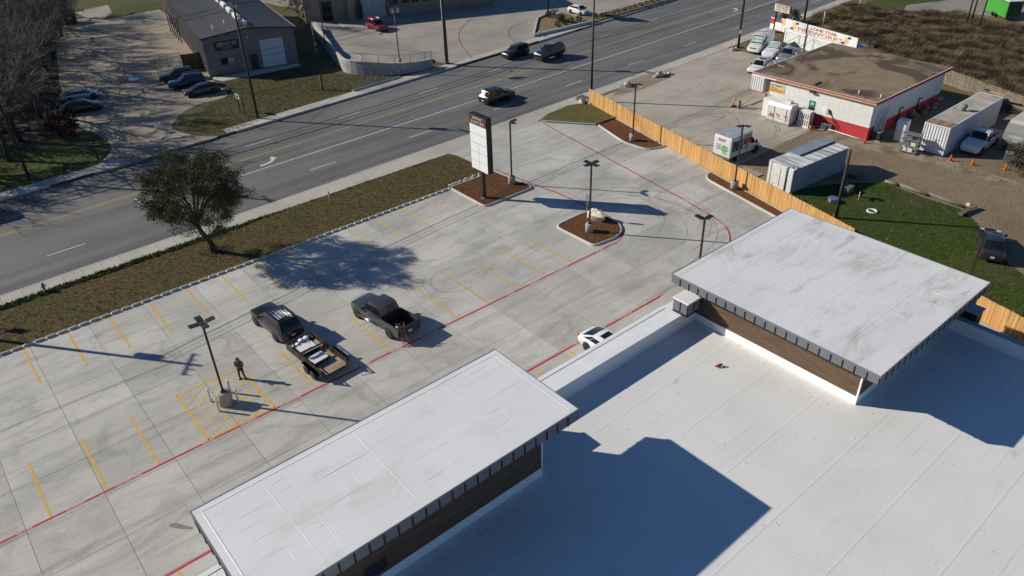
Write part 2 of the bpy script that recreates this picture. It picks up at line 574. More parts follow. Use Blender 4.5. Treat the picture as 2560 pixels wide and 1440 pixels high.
# road markings
Z = -.126
def mark(name, line, w, mat, z=Z, par=road, **kw): return MB().ribbon(line, -w/2, w/2, z).o(name, mat, par, **kw)
for d in (-.14, .14): mark('centre_line', curve(yel, -60, 160, 60, d), .12, YEL_R)
mark('lane_line', curve(wht, -16, 150, 60), .13, WHT_P)
for k in range(-3, 12): mark('lane_dash', curve(lambda x: 1.3e-4*x*x+.0245*x+32.62, -32.2+12.7*k, -29.1+12.7*k, 4), .11, WHT_P)
for k in range(-3, 6): mark('lane_dash', curve(lambda x: 2e-4*x*x+.053*x+44.0, 3.2+12.2*k, 6.3+12.2*k, 4), .10, WHT_P)
def turn_arrow(c, rz):
    b = MB()
    s = [(-1.35, -.55), (-.5, -.52), (.25, -.2), (.55, .25)]
    b.ribbon(smooth(s, 2), -.16, .16, 0)
    b.add([(.15, .28, 0), (.98, .1, 0), (.75, 1.0, 0)], [(0, 1, 2)])
    return b.o('turn_arrow', WHT_P, road, (c.x, c.y, Z), rz)
turn_arrow(at(674, 402, -.13), .05)
turn_arrow(at(1838, 24, -.13), .05)
p = at(360, 500, -.13)
text('ONLY', 2.3, frame((p.x, p.y, Z), (.03, -1, 0), (1, .03, 0)), WHT_P, 'road_lettering', road, w=2.0, extrude=0)
for u, v in ((693, 357), (1280, 178), (1770, 36)):
    p = at(u, v, -.13)
    MB().lathe([(.38, 0), (.38, .004), (.30, .004), (.30, .001), (.05, .003)], 20).o('manhole_cover', M('iron_cover', (.06, .055, .05), .8), road, (p.x, p.y, -.129))

# near sidewalk, in slabs, with a kerb
swalk = thing('sidewalk', None, None, kind='structure')
MB().prism(curve(near, -160, 30, 40, -.02)+[(30, 25.6), (-160, 25.6)], -.16, -.012).o('sidewalk_bed', JOINT, swalk)
MB().prism(curve(near, -160, 160, 60, -.16)+curve(near, 160, -160, 60), -.16, 0.003).o('kerb', KERB, swalk)
x = -58.0
while x < 28:
    x1 = x+1.52
    wv = .013
    MB().prism([(x+wv, 25.62), (x1-wv, 25.62), (x1-wv, near(x1)-.19), (x+wv, near(x)-.19)], -.02, random.uniform(-.002, .002)).o('paving_slab', WALK, swalk)
    x = x1
x = 30.0
while x < 150:
    x1 = x+1.8
    MB().prism([(x+.012, near(x)-1.9), (x1-.012, near(x1)-1.9), (x1-.012, near(x1)-.19), (x+.012, near(x)-.19)], -.03, -.002).o('paving_slab', WALK, swalk)
    x = x1
p = at(1443, 248)
MB().lathe([(.27, 0), (.27, .006), (.22, .006), (.2, .003)], 20).o('manhole_cover', M('iron_cover'), swalk, (p.x, p.y, .002))
# far sidewalk
fwalk = thing('far_sidewalk', None, None, kind='structure')
MB().prism(curve(far, -160, -22, 14)+curve(far, -22, -160, 14, .18), -.16, FZ+.004).o('kerb', KERB, fwalk)
MB().prism(curve(far, -8, 26, 14)+curve(far, 26, -8, 14, .18), -.16, FZ+.004).o('kerb', KERB, fwalk)
MB().prism(curve(far, 43, 220, 30)+curve(far, 220, 43, 30, .18), -.16, FZ+.004).o('kerb', KERB, fwalk)
x = -60.0
while x < 150:
    x1 = x+1.7
    if not (-22 < x < -9): MB().prism([(x+.012, far(x)+.2), (x1-.012, far(x1)+.2), (x1-.012, far(x1)+1.75), (x+.012, far(x)+1.75)], -.02, FZ-.002).o('paving_slab', WALK, fwalk)
    x = x1

# lawn between sidewalk and parking lot
STRIP = [(-160, 18.25), (1.2, 18.45), (6.65, 18.6), (6.5, 24.6), (5.8, 25.58), (-160, 25.58)]
MB().prism(STRIP, -.16, .01).o('lawn', G_STRIP, kind='structure')
CORNER = P2((1345, 303), (1372, 284), (1420, 264), (1470, 256), (1482, 262), (1540, 292), (1493, 313), (1375, 305))
MB().prism(CORNER, -.16, .03).o('corner_lawn', G_CORNER, kind='structure')

# parking lot: cast slabs with recessed joints
LOT = [(-62, -14.9), (-62, 18.25), (1.2, 18.45), (6.7, 18.6), (6.5, 24.6), (6.2, 25.6), (20.5, 25.6), (19.9, 25.2), (23.5, 20.2), (28, 20.5)]
LOT += [(fence_x(y), y) for y in (10, -13, -60)] + [(5.6, -60), (5.3, -14.9)]
lot = thing('parking_lot', None, None, kind='structure')
MB().prism(LOT, -.16, -.012).o('lot_bed', JOINT, lot)
XJ = [-36.44-3.95*6+3.95*k for k in range(26)]
YJ = [-60, -50, -40, -33, -26, -20.5, -14.9, -11.55, -7.75, -4.0, -.3, 3.55, 7.35, 11.1, 14.7, 18.3, 22, 26.5]
for i in range(len(XJ)-1):
    for j in range(len(YJ)-1):
        q = clip_rect(LOT, XJ[i]+.012, YJ[j]+.012, XJ[i+1]-.012, YJ[j+1]-.012)
        if len(q) > 2 and area(q) > .05:
            MB().prism(q, -.02, random.uniform(-.0012, .0012)).o('concrete_slab', CONC, lot)
# stall lines
sl = MB().box(-.062, 0, 0, .062, 5.2, .0015).mesh('stall_line'); sl.materials.append(YEL_P)
def stall(x, y, L=5.2):
    o = inst('stall_line', sl, lot, (x, y, .003), random.uniform(-.004, .004))
    o.scale = (random.uniform(.95, 1.1), L/5.2, 1)
for k in range(-3, 13): stall(-36.82+2.908*k, 12.98)
for k in list(range(0, 7))+[7, 8]: stall(-2.908*k, 0.1, 5.35)
for k in range(-3, 3): stall(-39.15+2.908*k, 0.1, 5.35)
for u, v in ((444, 1424), (1340, 922), (1420, 876), (1568, 795)):
    p = at(u, v); stall(p.x, -13.4, 5.3)
for k in range(1, 5): stall(at(444, 1424).x+2.908*k, -13.4, 5.3)
# hatched box round the lamp
HX0, HX1, HY1 = -39.15+2.908*3, -2.908*9+.05, 5.5
for q in ([(HX0, .1), (HX0, HY1)], [(HX1, .1), (HX1, HY1)], [(HX0, HY1), (HX1, HY1)], [(HX0, .17), (HX1, .17)]):
    mark('hatch_line', q, .13, YEL_P, .0045, lot)
for k in range(9):
    t = k*.98-2.9
    a, b = [HX0, t], [HX1, t+3.2]
    if a[1] < .2: a = [HX0+(.2-t)/3.2*(HX1-HX0), .2]
    if b[1] > HY1: b = [HX0+(HY1-t)/3.2*(HX1-HX0), HY1]
    if b[0] > a[0]: mark('hatch_line', [tuple(a), tuple(b)], .10, YEL_P, .0046, lot)
# fire lane lines with lettering
def along(line, s0, body, size, par, mat, z):
    pts = [Vector(p) for p in line]
    cum = [0]
    for a, b in zip(pts, pts[1:]): cum.append(cum[-1]+(b-a).length)
    o = text(body, size, Matrix.Identity(4), mat, 'lettering', par, extrude=0, align='LEFT')
    me = o.data
    co = np.empty(len(me.vertices)*3); me.vertices.foreach_get('co', co); co = co.reshape(-1, 3)
    for c in co:
        s = s0+c[0]
        i = max(0, min(len(cum)-2, int(np.searchsorted(cum, s))-1))
        d = (pts[i+1]-pts[i]).normalized()
        p = pts[i]+d*(s-cum[i])
        c[0], c[1], c[2] = p.x-d.y*c[1], p.y+d.x*c[1], z
    me.vertices.foreach_set('co', co.ravel()); me.update()
WORDS = ((0, 'FIRE LANE'), (2.15, 'NO PARKING'), (4.45, 'TOW AWAY ZONE'))
FL1 = [(-62, 0), (4.2, -.05)] + smooth([(4.2, -.05), (5.6, -.05), (7.0, .9), (8.05, 3.0), (8.0, 6.0), (8.05, 9.0)], 3)[1:] + [(8.0, 10.5), (7.72, 13.0), (7.35, 16.5), (7.2, 18.9)]
f1 = mark('fire_lane_line', FL1, .155, RED_P, .006, lot)
for u, v in ((44, 1343), (508, 1113), (901, 917), (1273, 744), (1495, 632)):
    for dx, wd in WORDS: along(FL1, at(u, v).x+62+dx*1.12, wd, .165, f1, WHT_L, .0085)
FL2 = [(19.6, 25.2), (15.7, 1.9)] + smooth([(15.7, 1.9), (14.9, -2.3), (14.2, -4.6), (12.7, -6.2), (11.0, -7.0), (8.6, -7.9)], 3)[1:] + [(8.6, -7.9)]
f2 = mark('fire_lane_line', FL2, .15, RED_P, .006, lot)
for dx, wd in WORDS: along(FL2, 24.2+dx*1.1, wd, .15, f2, WHT_L, .0085)
for dx, wd in WORDS: along(FL2, 9.2+dx*1.0, wd, .14, f2, M('worn_dark_letters', (.20, .10, .09), .9), .0085)
FL3 = [(-62, -7.83), (1.3, -7.98), (5.5, -8.3)]
f3 = mark('fire_lane_line', FL3, .17, RED_P, .006, lot)
for dx, wd in WORDS: along(FL3, at(1436, 861).x+62+dx, wd, .16, f3, WHT_L, .0085)
# skid marks and stains on the lot
SKID = M('tyre_mark', (.20, .19, .18), .9)
for c, r, a0, a1, wd in (((-8.6, 4.6), 2.0, 1.2, 4.9, .05), ((-8.6, 4.6), 2.6, 2.0, 3.4, .035), ((-30, -9.6), 3.0, 3.5, 4.5, .16), ((-31.5, -10.5), 3.4, 4.3, 5.2, .16)):
    mark('tyre_mark', [(c[0]+r*math.cos(a0+(a1-a0)*i/24), c[1]+r*.9*math.sin(a0+(a1-a0)*i/24)) for i in range(25)], wd, SKID, .0032, lot)
SWIRL = M('faint_tyre_swirl', (.30, .285, .26), .9, var=.25, vs=1.2)
rs_ = random.Random(4)
for k in range(16):
    cx, cy, r = 7.0+rs_.uniform(-1.5, 1.5), 2.0+rs_.uniform(-2, 2), rs_.uniform(5.2, 9.5); a0 = rs_.uniform(-2.2, .6); a1 = a0+rs_.uniform(.5, 1.5)
    q = [(cx+r*math.cos(a0+(a1-a0)*i/20), cy+r*math.sin(a0+(a1-a0)*i/20)) for i in range(21)]
    if all(inside(p_, LOT) for p_ in q): mark('tyre_mark', q, rs_.uniform(.06, .16), SWIRL, .0028+.00005*k, lot)
STAIN = M('damp_stain', (.22, .18, .14), .6, var=.1)
for q in (P2((418, 1316), (430, 1307), (446, 1308), (462, 1314), (488, 1319), (476, 1324), (446, 1322)), P2((2000+330, 0+380), (2345, 362), (2357, 372), (2350, 388))):
    MB().sheet(smooth(q, 2, True), .0034).o('stain', STAIN, lot)
sp_ = MB()
for _ in range(26):
    p = at(160+random.gauss(0, 5), 1330+random.gauss(0, 5)); r = random.uniform(.01, .05)
    sp_.sheet([(p.x+r*math.cos(a)*random.uniform(.6, 1.2), p.y+r*math.sin(a)) for a in (0, 1.2, 2.4, 3.6, 4.8)], .004)
sp_.o('spilled_plaster', M('spilled_plaster', (.62, .60, .56), .9), lot, kind='stuff')
# front walk under the canopy
MB().prism([(-62, -15.6), (-62, -13.45), (.2, -13.45), (.2, -15.6)], -.02, .14).o('shop_walk', WALK, kind='structure')
BULB = smooth([(.2, -13.4), (.35, -9.4), (1.0, -8.3), (2.6, -8.25), (5.2, -8.6), (5.3, -15.4), (.2, -15.4)], 1, True)
MB().prism(BULB, -.02, .13).o('walk_end', WALK, kind='structure')
bk = MB(); L = BULB+[BULB[0]]
bk.ribbon(L, 0, .16, .134) ; bk.o('kerb', KERB, lot)

# curb-block edging along the lawn
ed = thing('block_edging', None, None, kind='structure')
MB().box(-62, 18.22, -.02, 1.0, 18.62, .02).o('edging_strip', KERB, ed)
cb = MB()
cb.loft([[(-.31, -.10, 0), (.31, -.10, 0), (.31, .10, 0), (-.31, .10, 0)], [(-.31, -.10, .07), (.31, -.10, .07), (.31, .10, .07), (-.31, .10, .07)], [(-.26, -.05, .15), (.26, -.05, .15), (.26, .06, .15), (-.26, .06, .15)]], False)
cbm = cb.mesh('curb_block'); cbm.materials.append(KERB)
for k in range(56):
    x = -40.2+.752*k
    o = inst('curb_block', cbm, ed, (x, 18.36+random.uniform(-.012, .012)+.002*k*.05, .018), random.uniform(-.03, .03))
eg = MB()
for k in range(900):
    x = random.uniform(-41, 1); y = 18.53+random.uniform(-.06, .1); r = random.uniform(.015, .04)
    eg.add([(x-r, y-r*.7, .02), (x+r, y-r, .02), (x+r*.7, y+r, .02), (x-r, y+r, .02), (x, y, .02+r*1.3)], [(0, 1, 4), (1, 2, 4), (2, 3, 4), (3, 0, 4)])
eg.o('edging_gravel', GRAVEL, ed, kind='stuff')

# planting beds with kerbs and mulch
def bed(outline, openside=None, zc=.15, zm=.10):
    t = thing('planting_bed', None, None, kind='structure')
    inner = offset_closed(outline, .17)
    MB().prism(inner, -.02, zm).o('mulch', MULCH, t)
    n = len(outline)
    ring = MB()
    skip = openside or ()
    prof = [(0, -.01), (.02, zc-.03), (.05, zc), (.15, zc), (.17, zm-.02)]
    rings = []
    for k in range(n):
        a, b = Vector(outline[k]), Vector(inner[k])
        d = (b-a).normalized()
        rings.append([(a.x+d.x*q[0], a.y+d.y*q[0], q[1]) for q in prof])
    for k in range(n):
        if k in skip: continue
        r0, r1 = rings[k], rings[(k+1) % n]
        ring.add(r0+r1, [(i, 5+i, 6+i, 1+i) for i in range(4)], True)
    ring.o('kerb', KERB, t, fix=True, ang=60)
    clod = MB()
    x0, x1 = min(p[0] for p in inner), max(p[0] for p in inner); y0, y1 = min(p[1] for p in inner), max(p[1] for p in inner)
    for _ in range(int(area(inner)*55)):
        x, y = random.uniform(x0, x1), random.uniform(y0, y1)
        if not inside((x, y), inner): continue
        a = random.uniform(0, 6.28); l = random.uniform(.03, .10); w_ = l*.4; c, s_ = math.cos(a), math.sin(a)
        clod.add([(x-c*l, y-s_*l, zm-.01), (x+s_*w_, y-c*w_, zm), (x+c*l, y+s_*l, zm-.01), (x-s_*w_, y+c*w_, zm), (x, y, zm+random.uniform(.02, .06))], [(0, 1, 4), (1, 2, 4), (2, 3, 4), (3, 0, 4)])
    clod.o('bark_chips', MULCH, t, kind='stuff')
    return t
def offset_closed(poly, d):
    n = len(poly)
    ar = sum(poly[i][0]*poly[(i+1) % n][1]-poly[(i+1) % n][0]*poly[i][1] for i in range(n))
    s = 1 if ar > 0 else -1
    out = []
    for i in range(n):
        a, b, c = Vector(poly[i-1]), Vector(poly[i]), Vector(poly[(i+1) % n])
        n1 = Vector((-(b-a).y, (b-a).x)).normalized()*s; n2 = Vector((-(c-b).y, (c-b).x)).normalized()*s
        m = (n1+n2); m = m.normalized() if m.length > 1e-4 else n1
        k = d/max(.5, m.dot(n1))
        out.append(tuple(b+m*k))
    return out
def rounded(poly, r, seg=5):
    out = []
    n = len(poly)
    for i in range(n):
        a, b, c = Vector(poly[i-1]), Vector(poly[i]), Vector(poly[(i+1) % n])
        rr = r[i] if isinstance(r, (list, tuple)) else r
        if rr <= 0: out.append(tuple(b)); continue
        p = b+(a-b).normalized()*rr; q = b+(c-b).normalized()*rr
        for k in range(seg+1):
            t = k/seg
            out.append(tuple(p*(1-t)**2+b*2*t*(1-t)+q*t*t))
    return out
bed(rounded([(.95, 12.75), (7.2, 12.75), (6.75, 18.55), (1.0, 18.5)], [.7, .7, .3, .15]))
bed(rounded([(3.05, .7), (5.6, .35), (7.75, 1.2), (7.85, 5.2), (6.6, 5.75), (3.05, 5.65)], [.5, .8, 1.6, 1.1, .5, .9]))
bed(rounded([(21.75, 14.5), (22.0, 11.2), (fence_x(10.7)-.2, 10.6), (fence_x(20.6)-.15, 20.6), (23.55, 20.25)], [1.0, 1.2, .1, .05, .3]))
bed(rounded([(20.55, 2.5), (18.2, -8.0), (17.2, -13), (fence_x(-13)-.15, -13), (fence_x(3)-.15, 3.1), (21.6, 3.3)], [.6, .1, .05, .05, .2, .5]))
# kerb from the entrance along the corner lawn
mk = MB(); ln = P2((1352, 303), (1375, 305), (1493, 313))
for a, b in zip(ln, ln[1:]): mk.beam((*a, .06), (*b, .06), .16, .18)
mk.o('kerb', KERB, lot)
mk = MB(); mk.box(23.4, 20.2, 0, fence_x(20.6)-.2, 20.34, .22); mk.o('landscape_edging', BLACKP, lot)

# market lot and yards
MLOT = [(fence_x(26.4)+.3, 26.6), (fence_x(0)+.1, 0)] + P2((1800, 436), (1847, 413), (2041, 317)) + [(60, -3), (60, near(60)-2), (45, near(45)-2)]
ml = MB().prism(MLOT, -.1, .0).o('market_lot', CONC_OLD, kind='structure')
TYREB = M('brown_tyre_mark', (.22, .17, .125), .95)
for c, r, a0, a1 in (((33, 9), 6, -1.2, 1.2), ((30, 14), 8, -1.9, .0), ((34, 16), 5.5, 3.4, 5.2), ((33, 9), 6.4, -1.0, .9), ((31, 12), 4.5, -.6, 1.4)):
    mark('tyre_mark', [(c[0]+r*math.cos(a0+(a1-a0)*i/20), c[1]+r*.8*math.sin(a0+(a1-a0)*i/20)) for i in range(21)], .10, TYREB, .004, ml)
for k in range(6):
    y = 4.0-k*.55; mark('tyre_mark', [(29+k*.5, y+1.1), (33, y+.5), (39.5, y+random.uniform(-.3, .3))], .09, TYREB, .0045, ml)
YARD = [(fence_x(y)+.05, y) for y in (2, -60)] + [(90, -60), (95, -20), (60, -14), (60, -3)] + P2((2041, 317), (1847, 413))
MB().prism(YARD, -.1, -.012).o('dirt_yard', DIRT, kind='structure')
GRASSY = P2((1960, 482), (2070, 462), (2140, 457), (2215, 458), (2300, 491), (2400, 523), (2432, 548), (2470, 592), (2500, 640), (2560, 690), (2620, 760), (2620, 960)) + [(fence_x(-34)+.08, -34), (fence_x(-4.6)+.08, -4.6)]
MB().prism(GRASSY, -.1, .012).o('yard_grass', G_GREEN, kind='structure')
MB().prism(P2((1872, 440), (1917, 470), (1935, 500), (1906, 486)), -.05, .0).o('weedy_patch', G_GREEN, kind='structure')
MB().prism(P2((2060, 342), (2100, 332), (2292, 376), (2357, 394), (2420, 420), (2540, 452), (2560, 470), (2480, 452), (2330, 408), (2200, 380), (2090, 360)), -.05, .002).o('gravel_verge', gravel('yard_gravel', (.22, .18, .13), (.36, .31, .24), (.14, .12, .06)), kind='structure')
MB().prism(P2((2255, 28), (2268, 12), (2390, -2), (2500, -4), (2560, 20), (2600, 66), (2500, 42), (2400, 30)), -.05, .0).o('gravel_drive', gravel('grey_gravel', (.22, .2, .18), (.34, .32, .28), (.25, .23, .19)), kind='structure')
MB().prism(P2((2150, 14), (2200, -8), (2400, -6), (2268, 12), (2255, 24)), -.05, .0).o('verge_grass', G_GREEN, kind='structure')
MB().prism(P2((1530, 240), (1560, 205), (1640, 178), (1690, 185), (1660, 200), (1600, 225)), -.05, .012).o('gravel_bed', GRAVEL, kind='structure')

# gym lot, verge
GL = [(at(u, v, FZ).x, at(u, v, FZ).y) for u, v in ((222, 440), (236, 418), (268, 392), (284, 368), (262, 345), (160, 300), (120, 200), (150, 62), (200, 47), (280, 30), (420, 12), (520, 196), (575, 232), (560, 246), (480, 262), (425, 310), (440, 330), (510, 342), (560, 339), (455, 366))]
MB().prism(smooth(GL, 2, True), -.1, FZ-.01).o('gym_lot', GYMLOT, kind='structure')
VG = curve(far, -70, -22.5, 12, 1.78)+[(at(u, v, FZ).x, at(u, v, FZ).y) for u, v in ((240, 414), (270, 390), (240, 366), (100, 372), (-60, 380))]+[(-60, 75)]
MB().prism(VG, -.1, FZ-.012).o('verge', G_LEFT, kind='structure')
MB().prism([(at(u, v, FZ).x, at(u, v, FZ).y) for u, v in ((255, 50), (290, 18), (400, 2), (404, 22), (330, 36))], -.1, FZ-.002).o('gym_lawn', G_GREEN, kind='structure')
MB().prism([(at(u, v, FZ).x, at(u, v, FZ).y) for u, v in ((185, 30), (270, 12), (280, 32), (222, 46))], -.1, FZ).o('concrete_pad', CONC_FAR, kind='structure')
MB().prism([(at(u, v, FZ).x, at(u, v, FZ).y) for u, v in ((520, 196), (745, 158), (752, 164), (560, 203))], -.1, FZ+.03).o('gym_walk', WALK, kind='structure')

# raised lot across the road
def zl(x): return FZ+1.0*max(0, min(1, (27-x)/8))
def atf(u, v, dz=0.0):
    z = FZ
    for _ in range(12): z = zl(at(u, v, z).x)
    p = at(u, v, z+dz); return Vector((p.x, p.y, z+dz))
FLOT = [tuple(atf(u, v).xy) for u, v in ((1128, 158), (1083, 148), (1040, 157), (1000, 163), (950, 166), (900, 164), (858, 156), (842, 148), (787, 75), (770, 30))]
FLOT += [(24, 118), (60, 150), (160, 110), (150, far(150)+2), (100, far(100)+2), (60, far(60)+2.2), (44, far(44)+1.8), (30, far(30)+1.8)]
fl = thing('far_parking_lot', None, None, kind='structure')
XS = list(np.arange(10, 40, 2.4))+list(np.arange(40, 165, 8.0))
YS = list(np.arange(50, 155, 5.0))
for i in range(len(XS)-1):
    cell = MB()
    for j in range(len(YS)-1):
        q = clip_rect(FLOT, XS[i], YS[j], XS[i+1], YS[j+1])
        if len(q) > 2 and area(q) > .02: cell.prism(q, -.1, [zl(p[0]) for p in q])
    if cell.v: cell.o('paving_bay', CONC_FAR, fl)
for pts in (((1180, 145), (1158, 120), (1147, 100), (1147, 82), (1160, 62), (1178, 48)), ((1292, 110), (1272, 90), (1271, 76), (1285, 63), (1320, 55))):
    q = smooth([tuple(atf(u, v).xy) for u, v in pts], 2)
    rb = MB(); a = offset(q, -.08); b = offset(q, .08)
    rb.add([(p[0], p[1], zl(p[0])+.01) for p in a]+[(p[0], p[1], zl(p[0])+.01) for p in b], [(i, i+1, len(q)+i+1, len(q)+i) for i in range(len(q)-1)])
    rb.o('faded_red_line', M('faded_red_paint', (.24, .085, .075), .9, var=.2, vs=4), fl)
for u, v in ((1252, 105), (1192, 122)):
    p = atf(u, v)
    MB().box(-.45, -.5, 0, .45, .5, .004).o('faded_mark', M('faded_yellow', (.40, .29, .12), .9, var=.3, vs=6), fl, (p.x, p.y, zl(p.x)+.012), .4)
yk = MB(); q = [atf(u, v) for u, v in ((822, 50), (845, 60), (880, 74), (920, 83), (955, 87))]
for a, b in zip(q, q[1:]): yk.beam(a+Vector((0, 0, .07)), b+Vector((0, 0, .07)), .18, .16)
yk.o('yellow_kerb', M('yellow_kerb_paint', (.36, .27, .06), .9, var=.35, vs=5), fl)
isl = [tuple(atf(u, v).xy) for u, v in ((822, 47), (850, 40), (900, 62), (955, 82), (948, 88), (880, 76))]
MB().prism(isl, -.1, [zl(q_[0])+.13 for q_ in isl]).o('kerbed_island', CONC_FAR, fl)
# ---------------------------------------------------------------- helpers for measured walls
def wallpt(u, v, org, d):
    """hit of a photograph ray with the vertical plane through org along d -> (distance along d, height)"""
    d = Vector((d[0], d[1], 0)).normalized(); n = Vector((-d.y, d.x, 0)); o = Vector((org[0], org[1], 0))
    ray = RIGHT*((u-1280)/F_PX) - UP*((v-720)/F_PX) + FWD
    t = (o-CAM).dot(n)/ray.dot(n)
    p = CAM+ray*t
    return ((p-o).dot(d), p.z)
def hz(p, u, v):
    """height of the vertical through p at the photograph row v"""
    best = None
    for k in range(1600):
        z = k*.01
        q = Vector((p[0], p[1], z))-CAM
        d = q.dot(FWD); uu = 1280+F_PX*q.dot(RIGHT)/d; vv = 720-F_PX*q.dot(UP)/d
        e = abs(vv-v)
        if best is None or e < best[0]: best = (e, z)
    return best[1]

# ---------------------------------------------------------------- shopping strip in front
mall = thing('strip_mall', 'long white-roofed shopping strip in the foreground with two flat raised towers', 'building', (-28, -15.5, 0))
ML = (28, 15.5, 0)
ZM = 5.0
XE = 4.95
MB().box(-62, -70, 0, XE+.25, -15.6, ZM-.05).o('wall', STUCCO, mall, ML)
ys = [-15.6]+[at(u, v, ZM).y for u, v in ((1915, 1256), (2054, 1434), (2382, 1434))]
ys = sorted(set([-15.6, -18.55]+[-21.5-3.02*k for k in range(16)]), reverse=True)
for k in range(len(ys)-1):
    MB().box(-62, ys[k+1], ZM-.04, XE, ys[k]+.08, ZM+.001*(k % 2)).o('roof_sheet', ROOFM, mall, ML)
    b = MB(); y = ys[k+1]
    b.add([(-62, y-.07, ZM), (XE, y-.07, ZM), (XE, y-.02, ZM+.007), (-62, y-.02, ZM+.007), (XE, y+.10, ZM+.003), (-62, y+.10, ZM+.003)], [(0, 1, 2, 3), (3, 2, 4, 5)])
    b.o('roof_seam', ROOFM, mall, ML)
# front canopy with a membrane top, side parapet
MB().box(-62, -15.77, 4.1, 4.0, -14.38, 6.0).o('canopy', WHITE_FL, mall, ML, bevel=.02)
MB().box(-62, -14.62, 6.0, -6.7, -14.36, 6.025).o('parapet_edge', WHITE_FL, mall, ML)
for k in range(12): MB().box(-60+5.1*k, -15.78, 6.0, -59.93+5.1*k, -14.64, 6.006).o('membrane_lap', WHITE_FL, mall, ML)
MB().box(XE, -70, 0, XE+.28, -15.6, 5.86).o('side_parapet', WHITE_FL, mall, ML)
MB().box(XE-.05, -70, 5.86, XE+.34, -15.6, 5.9).o('parapet_cap', M('blue_grey_cap', (.28, .30, .33), .5), mall, ML)

PANEL = {}
def fascia_run(par, loc, a, b, ztop, h, out):
    """grey ribbed fascia panels between proud dark battens from a to b; out = outward normal"""
    a, b, out = Vector(a), Vector(b), Vector(out)
    L = (b-a).length; d = (b-a)/L
    n = max(1, round(L/.615)); w_ = L/n
    rz = math.atan2(d.y, d.x)
    if d.cross(out.to_3d() if len(out) == 2 else out).z if False else (d.x*out.y-d.y*out.x) > 0: sgn = 1
    else: sgn = -1
    key = (round(w_, 3), round(h, 3), sgn)
    if key not in PANEL:
        m = MB(); m.box(.04, 0, -h+.03, w_-.04, .02*sgn, -.07)
        for k in range(1, 5):
            x = .04+(w_-.08)*k/5; m.box(x-.008, .02*sgn, -h+.03, x+.008, .03*sgn, -.07)
        me = m.mesh('fascia_panel'); me.materials.append(FASC)
        m = MB(); m.box(-.03, 0, -h+.005, .03, .055*sgn, -.10)
        mb = m.mesh('batten'); mb.materials.append(FASCD)
        PANEL[key] = (me, mb)
    me, mb = PANEL[key]
    for k in range(n):
        p = a+d*(w_*k)
        inst('fascia_panel', me, par, (p.x+loc[0], p.y+loc[1], ztop+loc[2]), rz)
        if k: inst('batten', mb, par, (p.x+loc[0], p.y+loc[1], ztop+loc[2]), rz)
